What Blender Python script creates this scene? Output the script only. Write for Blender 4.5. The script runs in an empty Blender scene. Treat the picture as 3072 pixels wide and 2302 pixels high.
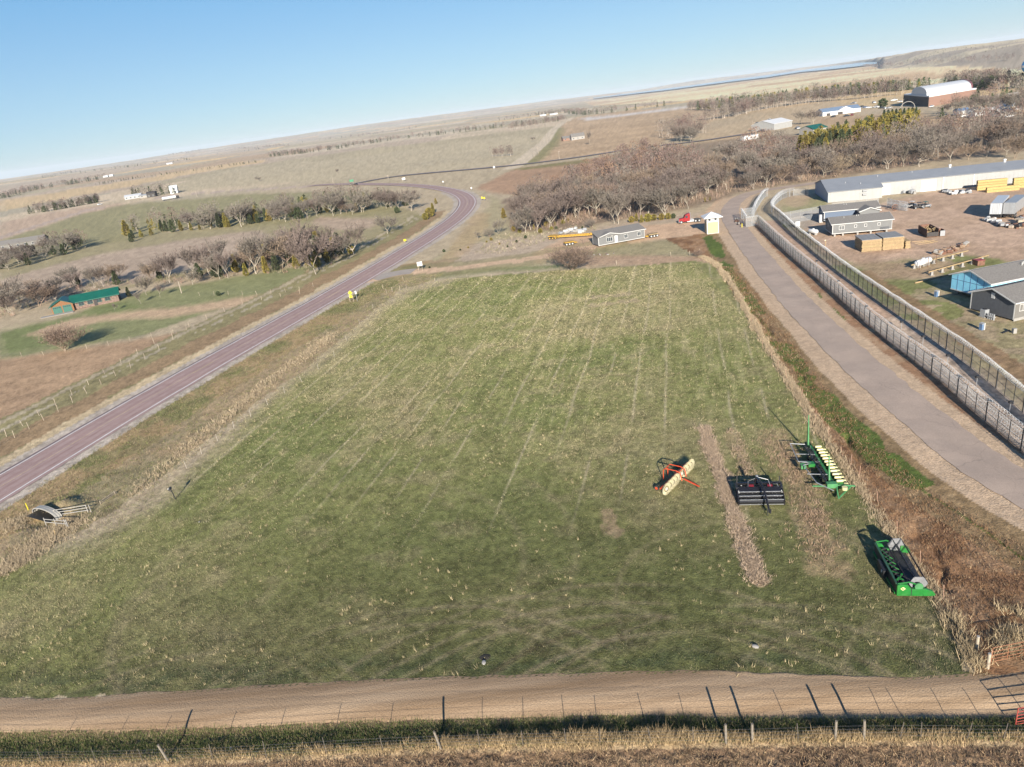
import bpy, bmesh, math, random
import numpy as np
from mathutils import Vector, Matrix
R = math.radians
S = bpy.context.scene
COL = S.collection
random.seed(7)
rng = np.random.default_rng(7)

# ---------------------------------------------------------------- camera
PITCH, ROLL, HC, FPX, PW, PH = 21.1, -7.7, 40.0, 2132.0, 3072, 2302
_p, _r = R(PITCH), R(ROLL)
FW = np.array([0, math.cos(_p), -math.sin(_p)])
_rt = np.array([1., 0, 0]); _up = np.cross(_rt, FW)
RT = math.cos(_r) * _rt + math.sin(_r) * _up
UP = -math.sin(_r) * _rt + math.cos(_r) * _up
cd = bpy.data.cameras.new('camera'); cam = bpy.data.objects.new('camera', cd); COL.objects.link(cam)
cd.sensor_fit = 'HORIZONTAL'; cd.sensor_width = 36; cd.lens = 36 * FPX / PW
cd.clip_start = 0.5; cd.clip_end = 60000
cam.matrix_world = Matrix(((RT[0], UP[0], -FW[0], 0), (RT[1], UP[1], -FW[1], 0), (RT[2], UP[2], -FW[2], HC), (0, 0, 0, 1)))
S.camera = cam

# ---------------------------------------------------------------- sky, sun, exposure
SUN_EL, SUN_AZ = 19.3, 182.3          # the sun stands behind the camera
W = bpy.data.worlds.new('World'); S.world = W; W.use_nodes = True
nt = W.node_tree; nt.nodes.clear()
sky = nt.nodes.new('ShaderNodeTexSky'); sky.sky_type = 'NISHITA'; sky.sun_disc = False
sky.sun_elevation = R(SUN_EL); sky.sun_rotation = R(SUN_AZ); sky.air_density = 1.0; sky.dust_density = 0.0; sky.ozone_density = 2.0
sky.altitude = 1500
bg = nt.nodes.new('ShaderNodeBackground'); bg.inputs[1].default_value = 0.045
wo = nt.nodes.new('ShaderNodeOutputWorld')
tn = nt.nodes.new('ShaderNodeMix'); tn.data_type = 'RGBA'; tn.blend_type = 'MULTIPLY'; tn.inputs[0].default_value = 1; tn.inputs[7].default_value = (.80, .955, 1.05, 1)
nt.links.new(sky.outputs[0], tn.inputs[6]); tcw = nt.nodes.new('ShaderNodeTexCoord'); sx_ = nt.nodes.new('ShaderNodeSeparateXYZ'); rp = nt.nodes.new('ShaderNodeValToRGB'); mxw = nt.nodes.new('ShaderNodeMix'); mxw.data_type = 'RGBA'; mxw.inputs[0].default_value = .6
nt.links.new(tcw.outputs['Generated'], sx_.inputs[0]); nt.links.new(sx_.outputs[2], rp.inputs[0])      # clear-air blue by height above the horizon, all round
rp.color_ramp.elements[0].color = (.50, .66, .86, 1); rp.color_ramp.elements[1].color = (.05, .14, .42, 1)
for q_, c_ in ((.08, (.40, .63, .88, 1)), (.2, (.19, .53, .92, 1)), (.45, (.10, .30, .70, 1))): rp.color_ramp.elements.new(q_).color = c_
sc_ = nt.nodes.new('ShaderNodeVectorMath'); sc_.operation = 'SCALE'; sc_.inputs[3].default_value = 9.5; nt.links.new(rp.outputs[0], sc_.inputs[0])
nt.links.new(tn.outputs[2], mxw.inputs[6]); nt.links.new(sc_.outputs[0], mxw.inputs[7]); nt.links.new(mxw.outputs[2], bg.inputs[0]); nt.links.new(bg.outputs[0], wo.inputs[0])
sl = bpy.data.lights.new('sun', 'SUN'); sl.energy = 5.0; sl.angle = R(0.53); sl.color = (1.0, 0.93, 0.82)
sun = bpy.data.objects.new('sun', sl); COL.objects.link(sun)
_d = Vector((-math.sin(R(SUN_AZ)) * math.cos(R(SUN_EL)), -math.cos(R(SUN_AZ)) * math.cos(R(SUN_EL)), -math.sin(R(SUN_EL))))
sun.rotation_euler = _d.to_track_quat('-Z', 'Y').to_euler(); sun.location = (0, -50, 80)
S.view_settings.view_transform = 'Standard'; S.view_settings.look = 'None'
S.view_settings.gamma = 1; S.view_settings.use_curve_mapping = False
S.view_settings.exposure = 1.16
S.cycles.max_bounces = 5; S.cycles.diffuse_bounces = 2; S.cycles.transparent_max_bounces = 12
S.cycles.volume_bounces = 0

# ---------------------------------------------------------------- noise (numpy)
def _hash(i, j, s):
    n = (i.astype(np.int64) * 374761393 + j.astype(np.int64) * 668265263 + s * 974634777) & 0xffffffff
    n = ((n ^ (n >> 13)) * 1274126177) & 0xffffffff
    return ((n ^ (n >> 16)) & 0xffffff) / float(0xffffff)
def vn(x, y, s=0):
    x = np.asarray(x, float); y = np.asarray(y, float)
    i = np.floor(x); j = np.floor(y); u = x - i; v = y - j
    u = u * u * (3 - 2 * u); v = v * v * (3 - 2 * v)
    a, b, c, d = _hash(i, j, s), _hash(i + 1, j, s), _hash(i, j + 1, s), _hash(i + 1, j + 1, s)
    return (a * (1 - u) + b * u) * (1 - v) + (c * (1 - u) + d * u) * v
def fbm(x, y, s=0, o=4):
    t = 0; a = .5
    for k in range(o):
        t = t + a * vn(x * 2 ** k + 17.3 * k, y * 2 ** k - 9.1 * k, s + k); a *= .5
    return t / (1 - .5 ** o)
def ss(a, b, x):
    t = np.clip((np.asarray(x, float) - a) / (b - a), 0, 1); return t * t * (3 - 2 * t)
def flat(px, py, z=0):
    d = FW * FPX + RT * (px - PW / 2) - UP * (py - PH / 2)
    t = (z - HC) / d[2]
    return np.array([d[0] * t, d[1] * t])
def pld(X, Y, P):
    """distance to a polyline and the signed side (positive = right of travel) """
    best = np.full(np.shape(X), 1e9); side = np.zeros(np.shape(X))
    for a, b in zip(P[:-1], P[1:]):
        ax, ay = a; bx, by = b; dx, dy = bx - ax, by - ay
        L = dx * dx + dy * dy
        t = np.clip(((X - ax) * dx + (Y - ay) * dy) / L, 0, 1)
        d = np.hypot(X - ax - t * dx, Y - ay - t * dy)
        cr = (X - ax) * dy - (Y - ay) * dx
        m = d < best
        best = np.where(m, d, best); side = np.where(m, np.sign(cr), side)
    return best, side
def pip(X, Y, P):
    ins = np.zeros(np.shape(X), bool); n = len(P)
    for i in range(n):
        x0, y0 = P[i]; x1, y1 = P[(i + 1) % n]
        if y0 == y1: continue
        c = ((y0 > Y) != (y1 > Y)) & (X < (x1 - x0) * (Y - y0) / (y1 - y0) + x0)
        ins ^= c
    return ins

# ---------------------------------------------------------------- terrain height
RE = 6.37e6
def _az(px):
    d = FW * FPX + RT * (px - PW / 2) - UP * (529 - .1354 * px - PH / 2)
    return math.atan2(d[0], d[1])
_TX = [-600, 0, 400, 800, 1100, 1500, 1800, 1900, 2090, 2307, 2497, 2652, 2780, 2900, 3072, 3600]
_TE = [-9, -9, -5, 2, 6, 4, 1, -1, 4, 1, -1, -2, -1, -4, -6, -5]
_TS = [7000, 7000, 7000, 7000, 7000, 8000, 9000, 11500, 11500, 11500, 11000, 2940, 2300, 1800, 1312, 1100]
_TC = [11000, 11000, 11000, 11000, 11000, 12000, 13000, 14500, 14500, 14500, 13500, 4200, 3500, 3000, 2700, 2500]
_TA = [_az(x) for x in _TX]
FENCE_B = [flat(*p) for p in ((-600, 2300), (0, 2292), (512, 2285), (1331, 2245), (2178, 2227), (2600, 2217), (3072, 2222), (3600, 2230))]
CULV = [flat(100, 1540), flat(172, 1562)]
GULLY = [flat(*p) for p in ((2140, 755), (2150, 785), (2165, 815), (2175, 840), (2230, 905), (2330, 1010), (2400, 1110), (2470, 1205), (2505, 1265), (2545, 1330), (2600, 1400), (2660, 1470), (2720, 1560), (2790, 1650), (2850, 1760))]
def fl2(*pts): return [tuple(flat(*q)) for q in pts]
_DT = fl2((-500, 2086), (0, 2088), (171, 2092), (361, 2080), (700, 2060), (1048, 2041), (1446, 2026), (1800, 2016), (2088, 2008), (2472, 2020), (2743, 2026), (3072, 2018), (3700, 2010))
_DB = fl2((-500, 2186), (0, 2188), (316, 2187), (700, 2177), (1048, 2161), (1446, 2150), (1800, 2140), (2088, 2140), (2472, 2144), (2879, 2146), (3072, 2143), (3700, 2130))
_x = np.linspace(-60, 62, 180)
_DT = np.array(_DT); _DB = np.array(_DB)
DT_Y = np.interp(_x, _DT[:, 0], _DT[:, 1]); DB_Y = np.interp(_x, _DB[:, 0], _DB[:, 1])

def hgt(x, y):
    x = np.asarray(x, float); y = np.asarray(y, float)
    r = np.hypot(x, y); az = np.arctan2(x, y)
    z = -r * r / (2 * RE)
    far = ss(360, 900, r)
    z = z + far * 9 * (fbm(x / 260, y / 420, 3, 3) - .5) + ss(1500, 4000, r) * 22 * (fbm(x / 1500, y / 1500, 5, 3) - .5) * (1 - ss(.18, .26, az))
    E = np.interp(az, _TA, _TE); A = np.interp(az, _TA, _TS); C = np.interp(az, _TA, _TC)
    crest = np.maximum(40 + C * E / FPX + C * C / (2 * RE), 0)
    t = ss(0, 1, (r - A) / (C - A))
    n = fbm(x / 420, y / 420, 11, 4) * np.clip(1 - (C - 2500) / 9000, 0, 1)
    z = z + ss(.25, .9, t) * (C < 6000) * 26 * (fbm(x / 230, y / 230, 12, 4) - .55)
    z = z + crest * t * (1 + .5 * (n - .55) * (1 - t ** 4) - .0 * n)
    near = 1 - ss(300, 500, r)
    z = z + near * (.16 * (fbm(x / 7, y / 7, 21, 3) - .5) + .5 * (fbm(x / 60, y / 60, 22, 2) - .5))
    w = r < 260
    if np.ndim(z) and w.any():
        d, s = pld(x[w], y[w], FENCE_B)
        z[w] -= .32 * np.exp(-((d - 2.3) / 1.1) ** 2) * (s < 0) - .1 * np.exp(-(d / .6) ** 2)
        q = 1 - ss(60, 170, r[w]); yt_ = np.interp(x[w], _DT[:, 0], _DT[:, 1]); yb_ = np.interp(x[w], _DB[:, 0], _DB[:, 1]); q = q * (1 - ss(yb_ - .25, yb_ + .15, y[w]) * (1 - ss(yt_ - .15, yt_ + .3, y[w]))); z[w] += q * (.05 * (fbm(x[w] / .4, y[w] / .4, 23, 2) - .5) + .06 * (fbm(x[w] / 2.3, y[w] / 2.3, 24, 2) - .5)) + .16 * (fbm(x[w] / .5, y[w] / .28, 25, 2) - .45) * (s > 0) * (d > .5) * (y[w] < 60)
        ca, cb = CULV; cd_ = (cb - ca) / np.linalg.norm(cb - ca); cn = np.array([-cd_[1], cd_[0]]); cm = (ca + cb) / 2
        al = (x[w] - cm[0]) * cd_[0] + (y[w] - cm[1]) * cd_[1]; ac_ = (x[w] - cm[0]) * cn[0] + (y[w] - cm[1]) * cn[1]
        z[w] += .95 * np.exp(-(al / 2.2) ** 2) * np.exp(-((ac_ - 2.6) / 1.5) ** 2) * ss(.5, 1.2, ac_) - .55 * np.exp(-(al / 2.4) ** 2) * np.exp(-((ac_ + .9) / 1.3) ** 2) * ss(.9, .1, ac_)
        g, _ = pld(x[w] + 1.2 * (vn(x[w] / 2.2, y[w] / 2.2, 31) - .5), y[w], GULLY)
        dep = .15 + .65 * vn(x[w] / 6, y[w] / 6, 33)
        z[w] -= dep * np.exp(-(g / .32) ** 2) * ss(.35, .6, vn(x[w] / 3.1, y[w] / 3.1, 34)) + .2 * np.exp(-(g / 2.5) ** 2)
    return z
def hz(x, y):
    return float(hgt(np.array([x, 0.]), np.array([y, 1.]))[0])
def G(px, py):
    """the ground point seen at a pixel of the photograph"""
    d = FW * FPX + RT * (px - PW / 2) - UP * (py - PH / 2); d = d / np.linalg.norm(d)
    if d[2] > -.0003: d[2] = -.0003
    t0 = (HC - 3) / -d[2] * .75; t1 = min(HC / -d[2] * 1.6 + 10, 26000)
    T = np.linspace(min(t0, 9000), t1, 1500)
    hh = hgt(d[0] * T, d[1] * T); zz = HC + d[2] * T
    k = np.where(zz <= hh)[0]
    if len(k) == 0: t = T[-1]
    else:
        k = k[0]
        if k == 0: t = T[0]
        else:
            a, b = zz[k - 1] - hh[k - 1], hh[k] - zz[k]; t = T[k - 1] + (T[k] - T[k - 1]) * a / (a + b + 1e-9)
    return Vector((d[0] * t, d[1] * t, hz(d[0] * t, d[1] * t)))
def G2(*pts):
    return [tuple(G(*p)[:2]) for p in pts]

# ---------------------------------------------------------------- materials
def mat(name, col, rough=.7, metal=0., var=.12, scale=3., bump=0., bscale=20., objvar=0., spec=.4, dirt=0., alpha=None):
    m = bpy.data.materials.new(name); m.use_nodes = True; t = m.node_tree; N = t.nodes; L = t.links
    b = N['Principled BSDF']; b.inputs['Roughness'].default_value = rough; b.inputs['Metallic'].default_value = metal
    b.inputs['Specular IOR Level'].default_value = spec
    tc = N.new('ShaderNodeTexCoord'); n = N.new('ShaderNodeTexNoise'); n.inputs['Scale'].default_value = scale; n.inputs['Detail'].default_value = 4
    L.new(tc.outputs['Object'], n.inputs['Vector'])
    mr = N.new('ShaderNodeMapRange'); mr.inputs[1].default_value = .3; mr.inputs[2].default_value = .7
    mr.inputs[3].default_value = 1 - var; mr.inputs[4].default_value = 1 + var
    L.new(n.outputs[0], mr.inputs[0])
    mx = N.new('ShaderNodeMix'); mx.data_type = 'RGBA'; mx.blend_type = 'MULTIPLY'; mx.inputs[0].default_value = 1
    mx.inputs[6].default_value = (*col, 1); L.new(mr.outputs[0], mx.inputs[7]); out = mx.outputs[2]
    if objvar:
        oi = N.new('ShaderNodeObjectInfo'); r2 = N.new('ShaderNodeMapRange'); r2.inputs[3].default_value = 1 - objvar; r2.inputs[4].default_value = 1 + objvar
        L.new(oi.outputs['Random'], r2.inputs[0]); hs = N.new('ShaderNodeHueSaturation'); L.new(r2.outputs[0], hs.inputs['Value'])
        r3 = N.new('ShaderNodeMapRange'); r3.inputs[3].default_value = .5 - objvar * .05; r3.inputs[4].default_value = .5 + objvar * .05
        mm = N.new('ShaderNodeMath'); mm.operation = 'MULTIPLY'; mm.inputs[1].default_value = 7.13; fr = N.new('ShaderNodeMath'); fr.operation = 'FRACT'
        L.new(oi.outputs['Random'], mm.inputs[0]); L.new(mm.outputs[0], fr.inputs[0]); L.new(fr.outputs[0], r3.inputs[0]); L.new(r3.outputs[0], hs.inputs['Hue'])
        L.new(out, hs.inputs['Color']); out = hs.outputs[0]
    if dirt:
        n2 = N.new('ShaderNodeTexNoise'); n2.inputs['Scale'].default_value = .9; n2.inputs['Detail'].default_value = 6; L.new(tc.outputs['Object'], n2.inputs['Vector'])
        m2 = N.new('ShaderNodeMapRange'); m2.inputs[1].default_value = .45; m2.inputs[2].default_value = .75; m2.inputs[4].default_value = dirt; L.new(n2.outputs[0], m2.inputs[0])
        mx2 = N.new('ShaderNodeMix'); mx2.data_type = 'RGBA'; mx2.inputs[7].default_value = (.22, .17, .12, 1); L.new(m2.outputs[0], mx2.inputs[0]); L.new(out, mx2.inputs[6]); out = mx2.outputs[2]
    L.new(out, b.inputs['Base Color'])
    if bump:
        n3 = N.new('ShaderNodeTexNoise'); n3.inputs['Scale'].default_value = bscale; n3.inputs['Detail'].default_value = 3; L.new(tc.outputs['Object'], n3.inputs['Vector'])
        bp = N.new('ShaderNodeBump'); bp.inputs['Strength'].default_value = bump; bp.inputs['Distance'].default_value = .05
        L.new(n3.outputs[0], bp.inputs['Height']); L.new(bp.outputs[0], b.inputs['Normal'])
    if alpha is not None:
        b.inputs['Alpha'].default_value = alpha
    return m

def attr_mat(name, grain=.3, bump=.6, rough=.95, gs=(1.2, 9.), stretch=None):
    """albedo comes from the 'tint' attribute, with real-scale grain and relief on top"""
    m = bpy.data.materials.new(name); m.use_nodes = True; t = m.node_tree; N = t.nodes; L = t.links
    b = N['Principled BSDF']; b.inputs['Roughness'].default_value = rough; b.inputs['Specular IOR Level'].default_value = .12
    at = N.new('ShaderNodeAttribute'); at.attribute_name = 'tint'
    gm = N.new('ShaderNodeNewGeometry')
    src = gm.outputs['Position']
    if stretch:
        mp = N.new('ShaderNodeMapping'); mp.inputs['Rotation'].default_value = (0, 0, stretch[0]); mp.inputs['Scale'].default_value = stretch[1]
        L.new(src, mp.inputs[0]); src = mp.outputs[0]
    hgts = []; out = at.outputs['Color']
    for k, sc in enumerate(gs):
        n = N.new('ShaderNodeTexNoise'); n.inputs['Scale'].default_value = sc; n.inputs['Detail'].default_value = 5; n.inputs['Roughness'].default_value = .65
        L.new(src, n.inputs['Vector'])
        mr = N.new('ShaderNodeMapRange'); mr.inputs[1].default_value = .25; mr.inputs[2].default_value = .75
        g = grain * (1 if k else .7); mr.inputs[3].default_value = 1 - g; mr.inputs[4].default_value = 1 + g
        L.new(n.outputs[0], mr.inputs[0])
        mx = N.new('ShaderNodeMix'); mx.data_type = 'RGBA'; mx.blend_type = 'MULTIPLY'; mx.inputs[0].default_value = 1
        L.new(out, mx.inputs[6]); L.new(mr.outputs[0], mx.inputs[7]); out = mx.outputs[2]; hgts.append(n.outputs[0])
    L.new(out, b.inputs['Base Color'])
    if bump:
        bp = N.new('ShaderNodeBump'); bp.inputs['Strength'].default_value = bump; bp.inputs['Distance'].default_value = .12
        L.new(hgts[-1], bp.inputs['Height']); L.new(bp.outputs[0], b.inputs['Normal'])
    return m

# ---------------------------------------------------------------- object helpers
def tag(o, label=None, cat=None, group=None, kind=None):
    if label: o['label'] = label
    if cat: o['category'] = cat
    if group: o['group'] = group
    if kind: o['kind'] = kind
    return o
def thing(name, label, cat, loc=(0, 0, 0), rz=0., group=None):
    o = bpy.data.objects.new(name, None); o.empty_display_size = .3; COL.objects.link(o)
    o.location = loc; o.rotation_euler = (0, 0, rz)
    return tag(o, label, cat, group)
def npmesh(name, V, F, m, parent=None, tint=None, smooth=False):
    """V (n,3), F (m,k) with one k"""
    V = np.asarray(V, np.float32); F = np.asarray(F, np.int32)
    me = bpy.data.meshes.new(name); k = F.shape[1]
    me.vertices.add(len(V)); me.vertices.foreach_set('co', V.ravel())
    me.loops.add(F.size); me.loops.foreach_set('vertex_index', F.ravel())
    me.polygons.add(len(F)); me.polygons.foreach_set('loop_start', np.arange(0, F.size, k, dtype=np.int32))
    me.polygons.foreach_set('loop_total', np.full(len(F), k, np.int32))
    if smooth: me.polygons.foreach_set('use_smooth', np.ones(len(F), bool))
    me.update(calc_edges=True)
    if tint is not None:
        a = me.color_attributes.new('tint', 'FLOAT_COLOR', 'POINT')
        c = np.ones((len(V), 4), np.float32); c[:, :3] = tint; a.data.foreach_set('color', c.ravel())
    me.materials.append(m)
    o = bpy.data.objects.new(name, me); COL.objects.link(o)
    if parent: o.parent = parent
    return o
class MB:
    """collects shapes, then links them as one mesh object"""
    def __init__(s): s.v = []; s.f = []
    def poly(s, vs, fs):
        n = len(s.v); s.v += [tuple(map(float, p)) for p in vs]; s.f += [tuple(n + i for i in f) for f in fs]; return s
    def box(s, c, d, rz=0., M=None):
        x, y, z = [q / 2 for q in d]; ca, sa = math.cos(rz), math.sin(rz); vs = []
        for i, j, k in ((-1, -1, -1), (1, -1, -1), (1, 1, -1), (-1, 1, -1), (-1, -1, 1), (1, -1, 1), (1, 1, 1), (-1, 1, 1)):
            p = Vector((i * x, j * y, k * z))
            if M: p = M @ p
            vs.append((c[0] + p.x * ca - p.y * sa, c[1] + p.x * sa + p.y * ca, c[2] + p.z))
        return s.poly(vs, [(3, 2, 1, 0), (4, 5, 6, 7), (0, 1, 5, 4), (1, 2, 6, 5), (2, 3, 7, 6), (3, 0, 4, 7)])
    def bb(s, x0, x1, y0, y1, z0, z1):
        return s.box(((x0 + x1) / 2, (y0 + y1) / 2, (z0 + z1) / 2), (x1 - x0, y1 - y0, z1 - z0))
    def beam(s, a, b, w, h=None):
        a, b = Vector(a), Vector(b); d = b - a; L = d.length
        if L < 1e-6: return s
        q = d.to_track_quat('X', 'Z').to_matrix()
        return s.box(tuple((a + b) / 2), (L, w, h or w), M=q)
    def tube(s, pts, r, n=6, cap=True, close=False):
        P = [Vector(p) for p in pts]; m = len(P); rr = r if hasattr(r, '__len__') else [r] * m; vs = []; u0 = None
        for i in range(m):
            if close: d = P[(i + 1) % m] - P[i - 1]
            else: d = P[min(i + 1, m - 1)] - P[max(i - 1, 0)]
            d.normalize()
            if u0 is None: u = d.orthogonal().normalized()
            else:
                u = u0 - d * u0.dot(d)
                u = u.normalized() if u.length > 1e-5 else d.orthogonal().normalized()
            u0 = u; w = d.cross(u)
            for k in range(n):
                a = 2 * math.pi * k / n; vs.append(P[i] + (u * math.cos(a) + w * math.sin(a)) * rr[i])
        fs = []
        for i in range(m if close else m - 1):
            j = (i + 1) % m
            for k in range(n):
                l = (k + 1) % n; fs.append((i * n + k, i * n + l, j * n + l, j * n + k))
        if cap and not close: fs += [tuple(reversed(range(n))), tuple((m - 1) * n + k for k in range(n))]
        return s.poly(vs, fs)
    def cyl(s, a, b, r, n=12, r2=None):
        return s.tube([a, b], [r, r if r2 is None else r2], n)
    def extrude(s, prof, y0, y1, axis='y'):
        """closed profile of (u,z) pairs extruded along an axis"""
        n = len(prof)
        def P(u, z, t): return (u, t, z) if axis == 'y' else (t, u, z)
        vs = [P(u, z, y0) for u, z in prof] + [P(u, z, y1) for u, z in prof]
        return s.poly(vs, [tuple(range(n)), tuple(reversed(range(n, 2 * n)))] + [(i, i + n, (i + 1) % n + n, (i + 1) % n) for i in range(n)])
    def sphere(s, c, r, n=12, m=7, sc=(1, 1, 1)):
        vs = [(c[0], c[1], c[2] - r * sc[2])]
        for i in range(1, m):
            a = -math.pi / 2 + math.pi * i / m
            for k in range(n):
                b = 2 * math.pi * k / n; vs.append((c[0] + r * math.cos(a) * math.cos(b) * sc[0], c[1] + r * math.cos(a) * math.sin(b) * sc[1], c[2] + r * math.sin(a) * sc[2]))
        vs.append((c[0], c[1], c[2] + r * sc[2])); fs = []
        for k in range(n): fs.append((0, 1 + (k + 1) % n, 1 + k))
        for i in range(m - 2):
            for k in range(n):
                a = 1 + i * n; fs.append((a + k, a + (k + 1) % n, a + n + (k + 1) % n, a + n + k))
        a = 1 + (m - 2) * n
        for k in range(n): fs.append((a + k, a + (k + 1) % n, len(vs) - 1))
        return s.poly(vs, fs)
    def build(s, name, m, parent=None, smooth=False, bevel=0, label=None, recalc=True):
        me = bpy.data.meshes.new(name); me.from_pydata(s.v, [], s.f)
        if recalc or bevel:
            b = bmesh.new(); b.from_mesh(me)
            if bevel: bmesh.ops.bevel(b, geom=[e for e in b.edges if e.is_manifold and e.calc_face_angle(0) > .6], offset=bevel, segments=1, affect='EDGES')
            bmesh.ops.recalc_face_normals(b, faces=b.faces); b.to_mesh(me); b.free()
        if smooth: me.polygons.foreach_set('use_smooth', [True] * len(me.polygons))
        me.materials.append(m); me.update()
        o = bpy.data.objects.new(name, me); COL.objects.link(o)
        if parent: o.parent = parent
        if label: o['label'] = label
        return o
def dup(root, loc=None, rz=None, label=None, scale=None, group=None):
    r = root.copy(); COL.objects.link(r)
    if loc is not None: r.location = loc
    if rz is not None: r.rotation_euler = (0, 0, rz)
    if scale is not None: r.scale = (scale,) * 3 if not hasattr(scale, '__len__') else scale
    if label: r['label'] = label
    if group: r['group'] = group
    for ch in root.children:
        c = ch.copy(); COL.objects.link(c); c.parent = r
        for g in ch.children:
            e = g.copy(); COL.objects.link(e); e.parent = c
    return r
def inst(src, parent, loc=(0, 0, 0), rot=(0, 0, 0), scale=(1, 1, 1)):
    c = src.copy(); COL.objects.link(c); c.parent = parent; c.location = loc; c.rotation_euler = rot; c.scale = scale; return c
def resample(P, step):
    P = [np.array(p, float) for p in P]; out = [P[0]]; 
    cum = np.concatenate([[0], np.cumsum([np.linalg.norm(b - a) for a, b in zip(P[:-1], P[1:])])])
    n = max(2, int(cum[-1] / step) + 1); t = np.linspace(0, cum[-1], n); A = np.array(P)
    return np.stack([np.interp(t, cum, A[:, k]) for k in range(A.shape[1])], 1)
def smoothline(P, it=3):
    P = [np.array(p, float) for p in P]
    for _ in range(it):
        Q = [P[0]]
        for a, b in zip(P[:-1], P[1:]): Q += [a * .75 + b * .25, a * .25 + b * .75]
        Q.append(P[-1]); P = Q
    return P
# ================================================================ roads: centre lines in metres
_HL = G2((-160, 1530), (0, 1430), (123, 1357), (310, 1250), (488, 1147), (800, 984.5), (1025.6, 850), (1206.5, 745.4), (1333, 666), (1384, 619), (1380, 593.5), (1333, 575), (1243, 561), (1098, 553.7))
_HR = G2((-160, 1592), (0, 1493), (141, 1399), (400, 1250), (467, 1211), (855, 979), (1062, 868), (1243, 760), (1351, 691), (1423.6, 633), (1434.5, 600.7), (1416, 582.6), (1369, 564.5), (1279, 553.7), (1170, 550))
_a = resample(smoothline(_HL, 2), 3.); _b = resample(smoothline(_HR, 2), 3.)
_n = 120; _ia = np.linspace(0, len(_a) - 1, _n); _ib = np.linspace(0, len(_b) - 1, _n)
# the middle of each left point and its nearest right point
_C = []
for q in _a[::4]:
    k = np.argmin(np.hypot(_b[:, 0] - q[0], _b[:, 1] - q[1])); _C.append((q + _b[k]) / 2)
HWY_NEAR = resample(smoothline(_C, 2), 5.)
_far = G2((989, 553.7), (917, 560), (808, 567), (700, 573), (560, 582), (398, 603), (253, 633), (130, 672), (0, 713), (-200, 780))
HWY = resample(smoothline([tuple(p) for p in HWY_NEAR[::6]] + _far, 2), 6.)
BRANCH = resample(smoothline(G2((1060, 553), (1170, 532), (1279, 521), (1400, 510.5), (1563, 495.6), (1761, 470), (1902, 447), (2100, 425), (2260, 400)), 2), 8.)
ACCESS = resample(smoothline(G2((2460, 548), (2392, 558), (2290, 571), (2225, 588), (2192, 618), (2188, 648), (2206, 678), (2251, 742), (2367, 884), (2448, 968), (2537, 1054), (2650, 1155), (2776, 1262), (2956, 1402), (3110, 1490), (3300, 1590)), 2), 3.)
DRIVE = resample(smoothline(G2((1120, 838), (1190, 820), (1244, 814), (1305, 812), (1450, 796), (1600, 777), (1700, 755), (1790, 738)), 2), 3.)
GRL = smoothline(G2((1535, 505), (1562, 488), (1600, 455), (1640, 421), (1668, 383), (1690, 366), (1726, 356)), 2)
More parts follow.
